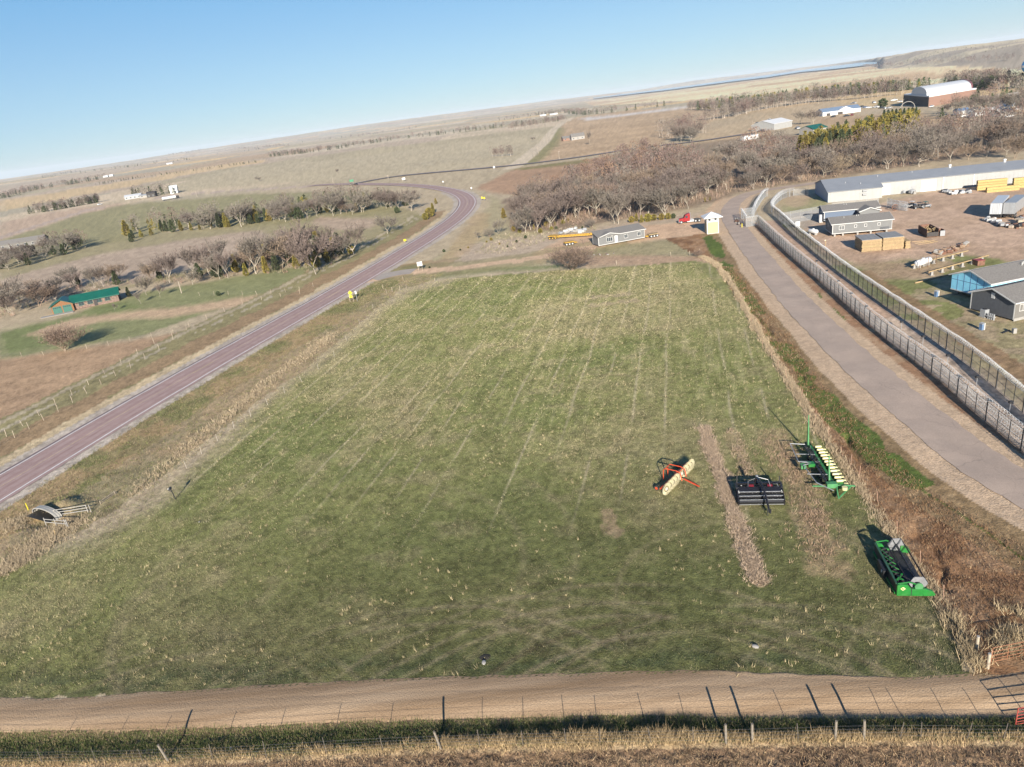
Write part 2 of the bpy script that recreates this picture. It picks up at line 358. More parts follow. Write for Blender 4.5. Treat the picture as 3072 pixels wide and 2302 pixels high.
# ================================================================ ground colours (albedo, with an antisolar glow painted on the field)
C = dict(green=(.15, .158, .06), greenb=(.075, .125, .028), dry=(.34, .285, .195), pale=(.40, .345, .25), tan=(.33, .25, .165),
         brown=(.255, .18, .115), red=(.245, .148, .088), dirt=(.42, .30, .20), stub=(.335, .275, .205), gold=(.45, .34, .19),
         yard=(.39, .285, .205), olive=(.225, .205, .11), greyg=(.31, .27, .18), gravel=(.36, .325, .29), dark=(.10, .085, .055))
def paint_ground(X, Y):
    r = np.hypot(X, Y); n = len(X)
    # warp the sample point so that borders are ragged, as grass borders are
    wx = X + (fbm(X / 1.3, Y / 1.3, 41, 2) - .5) * 1.2 + (fbm(X / 9, Y / 9, 42, 2) - .5) * np.clip(r / 90, .3, 12)
    wy = Y + (fbm(X / 1.3, Y / 1.3, 43, 2) - .5) * 1.2 + (fbm(X / 9, Y / 9, 44, 2) - .5) * np.clip(r / 60, .3, 16)
    col = np.empty((n, 3)); col[:] = C['dry']
    def mixc(m, c, a=1.):
        c = np.array(C[c] if isinstance(c, str) else c); w = (np.asarray(m, float) * a)[:, None]; col[:] = col * (1 - w) + c * w
    # far country: a patchwork of fields, wide and shallow
    far = ss(620, 800, r)
    fx = np.floor(wx / 410 + .3 * vn(wy / 500, wx * 0, 51)); fy = np.floor(wy / 330 + .25 * np.sin(wx / 700))
    hsh = _hash(fx, fy, 52)
    pal = np.array([C['pale'], C['stub'], C['gold'], C['greyg'], C['tan'], (.42, .35, .25), C['greyg'], (.30, .27, .2)])
    fc = pal[(hsh * 7.99).astype(int)]
    fc = fc * (.9 + .25 * fbm(wx / 60, wy / 300, 53, 3))[:, None]
    col[:] = col * (1 - far[:, None]) + fc * far[:, None]
    mixc(ss(.5, .72, fbm(X / 90, Y / 160, 54, 4)) * ss(300, 500, r), 'greyg', .55)
    def reg(pts, c, a=1., soft=None, raw=False):
        P = np.array(G2(*pts)); x0, y0 = P.min(0) - 30; x1, y1 = P.max(0) + 30
        k_ = np.where((wx > x0) & (wx < x1) & (wy > y0) & (wy < y1))[0]; w_ = np.zeros(n); m = np.zeros(n, bool)
        rk = np.clip(r[k_] * .006, .1, 6)
        for jx, jy in ((0, 0), (.7, .3), (-.4, .8), (-.5, -.7)):
            w_[k_] += pip(wx[k_] + jx * rk, wy[k_] + jy * rk * 2, P) * .25
        m = w_ > .5; mixc(w_, c, a); return m
    # river flats on the right, golden and streaked
    m = reg([(1750, 306), (1900, 287), (2083, 264), (2300, 237), (2420, 218), (2582, 201), (2652, 200), (2780, 190), (3072, 180), (3400, 160), (3400, 290), (3072, 262), (2700, 250), (2500, 262), (2300, 290), (2000, 305), (1800, 318)], (.54, .43, .275))
    st = fbm(X / 700 + Y / 260, Y / 90, 55, 4)
    col[m] *= (.72 + .55 * st[m])[:, None]
    m2 = m & (fbm(X / 200, Y / 500, 56, 3) > .56); col[m2] = col[m2] * .6 + np.array(C['red']) * .4
    # hills on the far side of the flats
    az = np.arctan2(X, Y); A = np.interp(az, _TA, _TS)
    hm = (r > A) & (az > _az(1850)); hc = np.array((.42, .37, .26))
    w = fbm(X / 300, Y / 300, 57, 4)
    cc = hc[None] * (.7 + .6 * w)[:, None]; cc[w > .56] = cc[w > .56] * .45 + np.array((.15, .125, .12)) * .55
    col[hm] = cc[hm]
    # left country, strip by strip
    reg([(0, 600), (180, 575), (400, 540), (620, 500), (800, 478), (800, 487), (620, 514), (300, 577), (120, 612), (0, 636)], 'gold', .8)
    reg([(0, 560), (400, 500), (800, 440), (800, 452), (400, 512), (0, 575)], 'stub', .7)
    reg([(0, 668), (95, 648), (260, 620), (420, 606), (480, 604), (398, 611), (253, 641), (120, 683), (0, 722)], (.36, .275, .20))
    reg([(700, 510), (1000, 480), (1300, 440), (1500, 410), (1640, 400), (1640, 424), (1560, 490), (1300, 515), (1150, 530), (900, 545), (700, 560), (500, 580), (500, 560)], (.345, .30, .205))
    reg([(0, 722), (253, 640), (398, 610), (600, 595), (760, 580), (1000, 575), (1120, 580), (1200, 600), (1180, 640), (1000, 660), (750, 680), (560, 680), (400, 720), (300, 735), (150, 750), (0, 780)], (.225, .21, .115))
    reg([(0, 780), (200, 735), (480, 700), (900, 640), (1200, 620), (1260, 640), (1250, 690), (1000, 760), (600, 820), (300, 880), (0, 880)], 'olive', .75)
    m = reg([(0, 838), (300, 762), (560, 718), (700, 700), (790, 690), (800, 715), (760, 760), (600, 800), (400, 850), (200, 885), (100, 880), (0, 868)], (.325, .26, .195))
    m |= reg([(960, 650), (1130, 655), (1120, 685), (1000, 690), (930, 670)], (.33, .26, .19))
    col[m] *= (.88 + .24 * vn(X[m] / 30, (Y[m] + .25 * X[m]) / 1.6, 61))[:, None]
    # fields right of the highway bend
    m = reg([(1425, 565), (1470, 545), (1540, 505), (1761, 478), (1900, 455), (1960, 470), (1900, 540), (1700, 600), (1560, 590), (1440, 570)], (.29, .195, .125))
    m |= reg([(1580, 490), (1640, 430), (1690, 368), (1740, 350), (1900, 330), (2130, 318), (2170, 350), (2100, 380), (1960, 440), (1900, 448), (1761, 466), (1620, 486)], (.35, .26, .165))
    col[m] *= (.8 + .4 * fbm(X[m] / 50, Y[m] / 12, 62, 3))[:, None]
    reg([(1560, 498), (1600, 470), (1650, 415), (1675, 380), (1690, 385), (1680, 420), (1640, 470), (1610, 490)], 'greenb', .5)
    reg([(1530, 508), (1760, 478), (1770, 488), (1560, 512)], 'greenb', .5)
    reg([(1740, 357), (2080, 314), (2070, 320), (1760, 361)], (.43, .41, .38))
    reg([(2060, 300), (2470, 275), (2500, 310), (2300, 345), (2080, 420), (2060, 360), (2100, 330)], (.345, .265, .175), .6)
    m = reg([(2090, 405), (2250, 355), (2480, 300), (2560, 318), (2580, 350), (2470, 370), (2300, 395), (2110, 430)], (.36, .285, .185))
    reg([(2450, 355), (2600, 345), (2760, 340), (2860, 355), (2850, 368), (2700, 385), (2520, 395), (2450, 390)], (.33, .245, .155))
    reg([(2080, 430), (2280, 400), (2120, 480), (2150, 500), (2080, 500)], (.35, .26, .16))
    # creek woods floor
    reg([(1500, 600), (1600, 575), (1780, 520), (1900, 455), (2100, 430), (2300, 405), (2600, 400), (3072, 340), (3400, 320), (3400, 410), (3072, 455), (2800, 485), (2420, 548), (2230, 575), (2100, 620), (1900, 655), (1700, 690), (1560, 710), (1480, 690)], (.21, .165, .115))
    # verge inside the bend and the slope below the woods
    reg([(1240, 815), (1350, 740), (1450, 650), (1470, 600), (1440, 570), (1500, 600), (1540, 700), (1650, 690), (1560, 740), (1420, 790), (1300, 805)], (.30, .265, .165))
    reg([(1320, 800), (1400, 735), (1500, 720), (1640, 700), (1760, 690), (1900, 660), (2030, 645), (2110, 635), (2060, 662), (1900, 680), (1700, 720), (1600, 765)], (.335, .275, .205))
    reg([(1300, 800), (1380, 700), (1430, 640), (1475, 640), (1450, 700), (1400, 760)], (.33, .245, .14), .6)
    # yard of the guard tower and the modular home
    reg([(1600, 765), (1640, 745), (1700, 712), (1790, 700), (1900, 680), (2040, 668), (2110, 640), (2150, 600), (2200, 590), (2210, 740), (2150, 715), (2050, 708), (1950, 722), (1800, 752), (1740, 765), (1600, 792)], 'dirt')
    reg([(1780, 745), (1950, 722), (2100, 708), (2190, 735), (2215, 800), (2150, 775), (2000, 770), (1850, 775), (1780, 770)], 'olive', .75)
    reg([(1680, 780), (1800, 765), (2000, 765), (2130, 775), (2120, 800), (1900, 795), (1750, 800)], (.32, .225, .15), .85)
    # --- the big green field and what borders it
    fieldP = G2((1190, 870), (1330, 838), (1700, 812), (2090, 783), (2150, 800), (2250, 950), (2400, 1200), (2560, 1440), (2640, 1560), (2760, 1720), (2870, 1900), (2920, 2025), (3072, 2035), (3072, 2060), (0, 2100), (-700, 2120), (-700, 1800), (0, 1720), (300, 1560), (560, 1400), (800, 1200), (1100, 950))
    fm = pip(wx, wy, fieldP)
    reg([(1250, 830), (1500, 800), (1720, 792), (1720, 805), (1480, 818), (1190, 850)], 'greenb', .6)
    g1 = np.array(C['green']); g2 = np.array((.195, .18, .088)); g3 = np.array((.12, .142, .05)); g4 = np.array((.27, .22, .14))
    a = fbm(X / 16, Y / 16, 71, 4)[:, None]; b = fbm(X / 3.2, Y / 3.2, 72, 3)[:, None]
    fcol = g1 * (1 - ss(.42, .8, a) * .8) + g2 * ss(.42, .8, a) * .8
    fcol = fcol * (1 - ss(.5, .25, a) * .6) + g3 * ss(.5, .25, a) * .6
    fcol = fcol * (1 - ss(.56, .8, b) * .3) + g4 * ss(.56, .8, b) * .3
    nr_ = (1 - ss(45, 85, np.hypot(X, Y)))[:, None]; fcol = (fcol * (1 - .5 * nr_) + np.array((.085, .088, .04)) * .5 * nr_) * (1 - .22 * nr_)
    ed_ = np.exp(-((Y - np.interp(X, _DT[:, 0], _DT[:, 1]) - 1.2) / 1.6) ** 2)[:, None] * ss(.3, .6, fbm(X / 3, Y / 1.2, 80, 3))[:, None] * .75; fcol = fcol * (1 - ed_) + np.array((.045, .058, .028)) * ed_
    hs_ = ss(80, 130, Y)[:, None] * (1 - ss(150, 200, Y))[:, None]; fcol = fcol * (1 + .12 * hs_)  # paler band opposite the sun: its glow painted into the field colour
    t0_ = X * math.cos(R(-15)) + Y * math.sin(R(-15)); u0_ = X * math.sin(R(15)) + Y * math.cos(R(15)); an_ = fbm(t0_ / .55, u0_ / 5.5, 79, 3)[:, None]
    af_ = ss(58, 105, Y)[:, None] * .8; fcol = fcol * (1 + .55 * (an_ - .5) * (af_ + .2)); am_ = .3 * af_ * ss(.58, .75, an_); fcol = fcol * (1 - am_) + np.array(C['dry']) * am_
    # pale lines the mower left, parallel, running away from the road
    t = (X * math.cos(R(-15)) + Y * math.sin(R(-15))) + .8 * (vn(X / 14, Y / 14, 73) - .5)
    u = (X * math.sin(R(15)) + Y * math.cos(R(15)))
    per = 4.3; ph = np.abs(((t / per + .25) % 1) - .5) * per; ident = np.floor(t / per + .25)
    st = np.exp(-(ph / .16) ** 2) * ss(.35, .6, vn(u / 9, ident * 3.1, 74)) * ss(52, 80, u) * (_hash(ident, ident * 0, 75) > .12)
    fcol = fcol * (1 - st[:, None] * .5) + np.array(C['pale']) * st[:, None] * .5
    # wheel tracks curving through the turning place by the road
    for cx, cy, rad, wdt, s0 in ((7, 28, 17, .22, .8), (7, 28, 18.9, .22, .8), (7, 28, 15.2, .2, .6), (7, 28, 13, .2, .6), (2, 24, 24, .2, .6), (2, 24, 25.6, .2, .6), (2, 24, 28, .2, .5), (14, 25, 20, .2, .5), (14, 25, 22, .2, .6), (-12, 30, 20, .2, .5), (-12, 30, 22, .2, .6), (-30, 34, 16, .2, .6), (-30, 34, 18, .2, .6), (20, 33, 10, .2, .6), (27, 37, 6.2, .3, .6), (27, 37, 4.4, .25, .5), (-6, 26, 26, .3, .35), (-6, 26, 27.9, .3, .35), (18, 47, 12, .25, .35), (-20, 58, 19, .35, .3), (-18, 60, 22, .3, .3), (30, 90, 22, .3, .25)):
        q = np.abs(np.hypot(X - cx, Y - cy) - rad - .5 * (vn(X / 5, Y / 5, 76) - .5))
        w = np.exp(-(q / (wdt * 1.25)) ** 2)[:, None] * min(s0 * .8, .7) * ss(.15, .5, vn(X / 6, Y / 6, 77))[:, None]
        fcol = fcol * (1 - w) + np.array((.075, .062, .035) if (int(rad * 10) % 2) else (.21, .175, .11)) * w
    # pale worn belt along the old fence on the left edge
    e = G2((1330, 838), (1190, 868), (1000, 1000), (800, 1150), (560, 1350), (400, 1500), (250, 1580))
    de, _ = pld(wx, wy, e)
    w = (1 - ss(1.5, 9, de + 3 * (fbm(X / 8, Y / 8, 78, 3) - .5)))[:, None]
    fcol = fcol * (1 - w * .9) + np.array((.335, .275, .195)) * w * .9
    wf = fm[:, None].astype(float); col[:] = col * (1 - wf) + fcol * wf
    # brown windrows left of the machines
    for P, wdt, c, al in ((((2112, 1285), (2135, 1360), (2165, 1440), (2200, 1540), (2240, 1650), (2275, 1745)), 0.72, (.33, .25, .175), .9),
                          (((2190, 1290), (2215, 1360), (2235, 1420), (2260, 1480)), .7, (.28, .21, .13), .4),
                          (((2320, 1310), (2360, 1400), (2420, 1490), (2450, 1580), (2490, 1700)), 1.7, (.26, .185, .12), .55),
                          (((1815, 1530), (1835, 1600)), .7, (.27, .19, .13), .6), (((1740, 1120), (1900, 1125)), .5, (.27, .2, .14), .3),
                          (((1800, 890), (1880, 885)), 1.6, (.32, .25, .18), .6), (((1790, 915), (1900, 905)), 1.4, (.32, .25, .18), .6)):
        d, _ = pld(wx, wy, [flat(*p) for p in P]); nz_ = fbm(X / 1.1, Y / 1.6, 87, 3); mixc((1 - ss(wdt * .55, wdt * 1.3, d + 1.4 * wdt * (nz_ - .5))), c, al)
    # --- right edge: tall dry grass, red earth, green strip, dirt verge
    edge = [flat(*p) for p in ((2100, 770), (2150, 795), (2250, 950), (2400, 1200), (2480, 1325), (2560, 1440), (2640, 1560), (2760, 1720), (2870, 1900), (2930, 2010))]
    de, se = pld(wx, wy, edge); right = (se < 0) & (wy < 215) & (wx > 5)
    da, sa = pld(X, Y, ACCESS[:, :2]); 
    band = right & (da > 4.) & (sa < 1) & (wy > 40) & (Y < 195)
    mixc(right & (wx < 75) & (sa * 1. > -2) & (de < 60) & (da > 0) & (wx < 62), (.27, .20, .125), .0)
    lft = right & (sa > 0) 
    # sa>0 is on the camera's left of the access road when walking towards the camera
    zone = right & (sa > 0) & (de < 40) & (Y < 200)
    mixc(zone & (da > 3.5), (.21, .12, .062), .95)
    k = fbm(X / 2.5, Y / 2.5, 81, 3)
    mixc(zone & (k > .58), (.28, .19, .115), .6); mixc(zone & (k < .42), (.125, .07, .04), .7)
    k2 = fbm(X / 11, Y / 11, 82, 3)
    gs_ = zone & (np.abs(da - 8.4 - 2 * (k2 - .5)) < 1.7 * ss(.36, .56, fbm(X / 5, Y / 9, 83, 3)) + .1)
    mixc(zone & (np.abs(da - 7.3) < 3.0), (.205, .155, .085), .75); mixc(gs_, (.06, .10, .02), .9)
    mixc((da < 5.6 + 1.6 * (k2 - .5)) & (Y < 260), (.385, .295, .205), .95)
    # far side of the access road up to the outer fence
    FO = [flat(*p) for p in ((2275, 680), (2336, 737), (2423, 815), (2500, 880), (2596, 968), (2645, 1010), (2701, 1054), (2763, 1101), (2837, 1158), (2921, 1237), (3020, 1318), (3072, 1362), (3300, 1560))]
    FI = [flat(*p) for p in ((2318, 645), (2360, 690), (2421, 740), (2527, 826), (2640, 910), (2771, 1000), (2860, 1062), (2943, 1122), (3035, 1206), (3072, 1240), (3300, 1440))]
    dfo, sfo = pld(wx, wy, FO); dfi, sfi = pld(wx, wy, FI)
    side = (dfo < 9) & (sfo > 0) == False
    between = (da > 4.6) & (X > np.interp(Y, ACCESS[::-1, 1], ACCESS[::-1, 0])) & (Y < 206)
    outer = between & (X < np.interp(Y, [p[1] for p in FO][::-1], [p[0] for p in FO][::-1]))
    mixc(outer, (.245, .15, .09)); mixc(outer & (k > .55), (.31, .225, .145), .7)
    mixc(outer & (np.abs(dfo - 3.6 - (k2 - .5) * 2) < .95 * ss(.3, .52, fbm(X / 7, Y / 7, 85, 3)) + .05), (.06, .11, .02), .9)
    inx = X > np.interp(Y, [p[1] for p in FO][::-1], [p[0] for p in FO][::-1])
    mid = inx & (X < np.interp(Y, [p[1] for p in FI][::-1], [p[0] for p in FI][::-1])) & (Y < 206)
    mixc(mid, (.36, .29, .225)); mixc(mid & (Y > 110), (.335, .23, .16), .7)
    ins = (X > np.interp(Y, [p[1] for p in FI][::-1], [p[0] for p in FI][::-1])) & (Y < 206) & (Y > 30)
    mixc(ins & (X < 260), (.235, .205, .115)); mixc(ins & (k > .54) & (X < 260), (.275, .22, .145), .8)
    k3 = fbm(X / 14, Y / 14, 86, 4)
    mixc(ins & (k3 > .57) & (X < 260), (.125, .15, .045), .75)
    mixc(ins & (np.abs(dfi - 4.5) < 1.6) & (Y < 140), (.20, .13, .075), .8)
    # worked yard
    ym = reg([(2560, 640), (2640, 612), (2760, 580), (3072, 545), (3400, 510), (3400, 800), (3072, 800), (3000, 778), (2900, 762), (2800, 772), (2720, 775), (2640, 785), (2560, 790), (2480, 760), (2440, 720), (2400, 660), (2400, 640)], 'yard')
    mixc(ym & (k3 > .55), (.31, .225, .155), .6)
    reg([(2330, 640), (2480, 620), (2480, 660), (2420, 690), (2350, 670)], (.30, .26, .21), .9)
    reg([(2340, 600), (2480, 585), (2485, 625), (2350, 640)], (.24, .235, .12), .9)
    reg([(2360, 590), (2430, 585), (2450, 600), (2380, 625), (2340, 615)], (.35, .26, .18), .7)
    reg([(2540, 770), (2700, 790), (2900, 790), (2920, 800), (2780, 830), (2650, 840)], (.27, .19, .125), .6)
    # --- left of the highway
    dh, sh = pld(wx, wy, HWY[:, :2]); dh2, _ = pld(X, Y, HWY[:, :2])
    lf = (sh < 0) & (Y < 330); rt = (sh > 0) & (Y < 330)
    reg([(0, 1000), (150, 960), (420, 880), (700, 830), (900, 800), (1020, 790), (1010, 800), (820, 880), (600, 945), (420, 1010), (0, 1080)], (.185, .195, .095))
    reg([(0, 985), (150, 965), (250, 955), (200, 1020), (0, 1065)], 'greenb', .35)
    reg([(250, 930), (380, 905), (420, 920), (380, 945), (280, 955)], 'greenb', .35)
    reg([(90, 1000), (150, 975), (240, 950), (500, 925), (850, 875), (960, 850), (968, 862), (860, 892), (500, 952), (300, 965), (160, 1005)], (.385, .285, .19), .95)
    bf = reg([(-400, 1100), (0, 1078), (200, 1050), (420, 1018), (540, 998), (400, 1090), (250, 1190), (100, 1285), (0, 1345), (-400, 1600)], (.305, .215, .135))
    col[bf] *= (.85 + .3 * fbm(X[bf] / 9, Y[bf] / 3, 91, 4))[:, None]
    mixc(lf & (dh < 26) & (dh > 5), (.205, .185, .095)); kk = fbm(X / 8, Y / 8, 92, 3)
    mixc(lf & (np.abs(dh - 12.5) < 3.2 + 3 * (kk - .5)), (.24, .165, .10), .8)
    mixc(lf & (np.abs(dh - 7.4) < 1.7), (.41, .335, .215), .95)
    mixc(lf & (np.abs(dh - 24) < .9) , (.36, .31, .23), .7); mixc(lf & (np.abs(dh - 20.3) < .6) & (k > .45), (.36, .32, .25), .7)
    # right of the highway: rough grass ditch
    rr = rt & (dh < 24) & (dh > 4.5) & (~fm) & (Y < 215)
    mixc(rr, (.195, .165, .085)); mixc(rr & (kk > .52), (.285, .205, .115), .75); mixc(rr & (kk < .42), (.12, .13, .05), .7)
    mixc(rr & (dh > 15), (.27, .22, .15), .5)
    mixc((dh2 < 6.6 + .5 * (kk - .5)) & (Y < 420), (.335, .30, .255))
    dd, _ = pld(X, Y, DRIVE[:, :2]); mixc((dd < 9 + 4 * (kk - .5)) & (dh2 > 7), (.215, .195, .10), .6); mixc(dd < 2.9 + 2 * (kk - .5), (.43, .315, .215), .95)
    # far roads are part of the painted ground
    for P_, w_, c_ in ((_far[1:], 4.5, (.33, .27, .225)), ([tuple(q) for q in GRL], 5.5, (.43, .37, .275))):
        d_, _ = pld(X, Y, P_); mixc(1 - ss(w_, w_ * 1.35, d_), c_, .95)
    # --- foreground ditch and ploughed land
    yt = np.interp(X, _DT[:, 0], _DT[:, 1]); yb = np.interp(X, _DB[:, 0], _DB[:, 1])
    low = Y < yb + .2; c_ = np.array((.085, .085, .04)); mixc(low, c_)
    mixc(low & (b[:, 0] > .5), (.15, .115, .07), .6); mixc((np.abs(Y - yb) < .45), (.22, .15, .10), .8)
    fy_ = np.interp(X, [p[0] for p in FENCE_B], [p[1] for p in FENCE_B])
    pl = Y < fy_ + .25 + .5 * (k - .5); mixc(pl, (.215, .15, .092)); mixc(pl & (k < .45), (.13, .09, .06), .8)
    mixc(np.abs(Y - fy_) < .5, (.38, .30, .18), .7)
    # grey-brown wheel of earth where the gate stands
    d = np.hypot(X - 27.5, Y - 38.5)
    fine = fbm(X / .45, Y / .45, 95, 2); med = fbm(X / 1.7, Y / 1.7, 96, 3); w = (1 - ss(90, 260, r))
    dq_ = np.where((da < 5.8) & (Y < 260), .3, 1.); col *= (1 + dq_ * (w * .95 * (fine - .5) + .5 * (med - .5)))[:, None]
    return np.clip(col * np.array([1.22, 1.15, 1.10]), .015, .62)

def build_ground():
    # rings that get coarser with distance, denser inside the looked-at sector
    dep = np.concatenate([np.linspace(75, 52, 14), np.arange(51.6, 1.2, -.1), np.geomspace(1.2, .12, 85)])
    rr = np.concatenate([[3, 7], HC / np.tan(np.radians(dep))]); rr = rr[rr < 17500]; rr = np.append(rr, 18500)
    az = np.concatenate([np.arange(-180, -50, 4.), np.arange(-50, 50, .115), np.arange(50, 180, 4.)])
    A, Q = np.meshgrid(np.radians(az), rr); X = (Q * np.sin(A)).ravel(); Y = (Q * np.cos(A)).ravel()
    Z = hgt(X, Y); na, nr = len(az), len(rr)
    i, j = np.meshgrid(np.arange(nr - 1), np.arange(na), indexing='ij'); i = i.ravel(); j = j.ravel(); j2 = (j + 1) % na
    F = np.stack([i * na + j, i * na + j2, (i + 1) * na + j2, (i + 1) * na + j], 1)
    c0 = len(X); X = np.append(X, 0.); Y = np.append(Y, 0.); Z = np.append(Z, 0.)
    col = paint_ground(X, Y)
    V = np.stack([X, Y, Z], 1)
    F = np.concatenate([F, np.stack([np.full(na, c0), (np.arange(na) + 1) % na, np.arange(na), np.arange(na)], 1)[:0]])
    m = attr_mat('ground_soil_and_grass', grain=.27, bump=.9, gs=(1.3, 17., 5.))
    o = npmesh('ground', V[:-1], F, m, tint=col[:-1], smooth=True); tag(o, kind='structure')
    return o
ground = build_ground()

def ribbon(name, P, w0, w1, m, dz, parent=None, cross=4, rag=0):
    P = np.array(P)[:, :2]; P = resample(P, .8) if rag else P; T = np.gradient(P, axis=0); T /= np.linalg.norm(T, axis=1)[:, None]; Nn = np.stack([T[:, 1], -T[:, 0]], 1)
    ws = np.linspace(w0, w1, cross + 1); n = len(P)
    W2 = np.tile(ws, (n, 1)); k_ = np.arange(n)
    if rag: W2[:, 0] += rag * (fbm(k_ / 2.2, k_ * 0, 130, 3) - .5) * 2; W2[:, -1] += rag * (fbm(k_ / 2.2, k_ * 0 + 9, 131, 3) - .5) * 2
    XY = P[:, None, :] + Nn[:, None, :] * W2[:, :, None]; XY = XY.reshape(-1, 2)
    base = hgt(P[:, 0], P[:, 1]); e1 = hgt(XY[:, 0], XY[:, 1]).reshape(n, -1)
    Z = np.maximum(e1, base[:, None] * .6 + e1 * .4); r = np.hypot(XY[:, 0], XY[:, 1]).reshape(n, -1)
    Z = Z + dz * (1 + r / 250) + np.clip(r - 300, 0, 400) * .0007
    V = np.concatenate([XY, Z.reshape(-1, 1)], 1); c = cross + 1
    i, j = np.meshgrid(np.arange(n - 1), np.arange(cross), indexing='ij'); i = i.ravel(); j = j.ravel()
    F = np.stack([i * c + j, i * c + j + 1, (i + 1) * c + j + 1, (i + 1) * c + j], 1)
    return npmesh(name, V, F, m, parent, smooth=True)
def road_mat(name, c1, c2, sc=.35, bump=.15, streak=None, crack=.0, rough=.85):
    m = bpy.data.materials.new(name); m.use_nodes = True; t = m.node_tree; N = t.nodes; L = t.links; b = N['Principled BSDF']
    b.inputs['Roughness'].default_value = rough; b.inputs['Specular IOR Level'].default_value = .25
    g = N.new('ShaderNodeNewGeometry'); src = g.outputs['Position']; s2 = src
    if streak:
        mp = N.new('ShaderNodeMapping'); mp.inputs['Rotation'].default_value = (0, 0, streak[0]); mp.inputs['Scale'].default_value = streak[1]; L.new(src, mp.inputs[0]); s2 = mp.outputs[0]
    n = N.new('ShaderNodeTexNoise'); n.inputs['Scale'].default_value = sc; n.inputs['Detail'].default_value = 6; n.inputs['Roughness'].default_value = .6; L.new(s2, n.inputs[0])
    r = N.new('ShaderNodeValToRGB'); r.color_ramp.elements[0].position = .35; r.color_ramp.elements[1].position = .66
    r.color_ramp.elements[0].color = (*c1, 1); r.color_ramp.elements[1].color = (*c2, 1); L.new(n.outputs[0], r.inputs[0])
    n2 = N.new('ShaderNodeTexNoise'); n2.inputs['Scale'].default_value = 9; n2.inputs['Detail'].default_value = 4; L.new(src, n2.inputs[0])
    mr = N.new('ShaderNodeMapRange'); mr.inputs[1].default_value = .3; mr.inputs[2].default_value = .7; mr.inputs[3].default_value = .86; mr.inputs[4].default_value = 1.12; L.new(n2.outputs[0], mr.inputs[0])
    mx = N.new('ShaderNodeMix'); mx.data_type = 'RGBA'; mx.blend_type = 'MULTIPLY'; mx.inputs[0].default_value = 1; L.new(r.outputs[0], mx.inputs[6]); L.new(mr.outputs[0], mx.inputs[7]); out = mx.outputs[2]
    if crack:
        v = N.new('ShaderNodeTexVoronoi'); v.feature = 'DISTANCE_TO_EDGE'; v.inputs['Scale'].default_value = .16; 
        n4 = N.new('ShaderNodeTexNoise'); n4.inputs['Scale'].default_value = .8; n4.inputs['Detail'].default_value = 3; L.new(src, n4.inputs[0])
        va = N.new('ShaderNodeVectorMath'); va.operation = 'MULTIPLY_ADD'; va.inputs[1].default_value = (2, 2, 0); L.new(n4.outputs[1], va.inputs[0]); L.new(src, va.inputs[2]); L.new(va.outputs[0], v.inputs[0])
        m3 = N.new('ShaderNodeMapRange'); m3.inputs[1].default_value = .0; m3.inputs[2].default_value = .008; m3.inputs[3].default_value = crack; m3.inputs[4].default_value = 0; L.new(v.outputs[0], m3.inputs[0])
        m4 = N.new('ShaderNodeMix'); m4.data_type = 'RGBA'; m4.inputs[7].default_value = (.08, .07, .065, 1); L.new(m3.outputs[0], m4.inputs[0]); L.new(out, m4.inputs[6]); out = m4.outputs[2]
    L.new(out, b.inputs['Base Color'])
    bp = N.new('ShaderNodeBump'); bp.inputs['Strength'].default_value = bump; bp.inputs['Distance'].default_value = .08; L.new(n2.outputs[0], bp.inputs['Height']); L.new(bp.outputs[0], b.inputs['Normal'])
    return m
M_HWY = road_mat('rose_grey_asphalt', (.30, .205, .185), (.36, .262, .235), sc=.5, bump=.08, streak=(0, (1, 1, 1)))
M_WHITEP = mat('white_road_paint', (.75, .74, .7), .6, var=.2, scale=2)
M_YELP = mat('yellow_road_paint', (.5, .36, .2), .6, var=.25, scale=2)
M_TAR = mat('dark_asphalt_edge', (.12, .10, .10), .8, var=.2)
NH = int(np.argmin(np.hypot(HWY[:, 0] - _far[1][0], HWY[:, 1] - _far[1][1]))) 
hw = ribbon('highway', HWY[:NH], -4.55, 4.55, M_HWY, .035, cross=6, rag=.18); tag(hw, kind='structure')
ribbon('edge_line', HWY[:NH], 3.62, 3.80, M_WHITEP, .052, hw, 1); ribbon('edge_line', HWY[:NH], -3.80, -3.62, M_WHITEP, .052, hw, 1)
ribbon('asphalt_seam', HWY[:NH // 2], -4.35, -4.0, M_TAR, .048, hw, 1)
M_WP = road_mat('tyre_polished_asphalt', (.27, .175, .155), (.33, .225, .20), sc=.4)
for q_ in (-2.7, -1.05, 1.05, 2.7): ribbon('wheel_path', HWY[:NH], q_ - .32, q_ + .32, M_WP, .043, hw, 1, rag=.12)
_k = len(HWY_NEAR) // 2
ribbon('centre_line', HWY[:NH], -.16, -.04, M_YELP, .052, hw, 1)
for s in range(8, 120, 9):
    if s + 2 < len(HWY): ribbon('centre_dash', HWY[s:s + 2], .05, .16, M_YELP, .052, hw, 1)
M_BR = road_mat('dark_grey_asphalt', (.125, .11, .115), (.16, .14, .145), sc=.5)
br = ribbon('branch_road', BRANCH, -3.9, 3.9, M_BR, .05); tag(br, kind='structure')
M_ACC = road_mat('weathered_asphalt', (.315, .245, .195), (.39, .30, .235), sc=.22, bump=.1, crack=.3)
ac = ribbon('access_road', ACCESS, -2.75, 2.75, M_ACC, .035, cross=6, rag=.3); tag(ac, kind='structure')
M_APR = road_mat('apron_asphalt', (.31, .265, .225), (.36, .305, .255), sc=.3)
ap = ribbon('driveway_apron', DRIVE[:5], -3.6, 3.2, M_APR, .03); tag(ap, kind='structure')
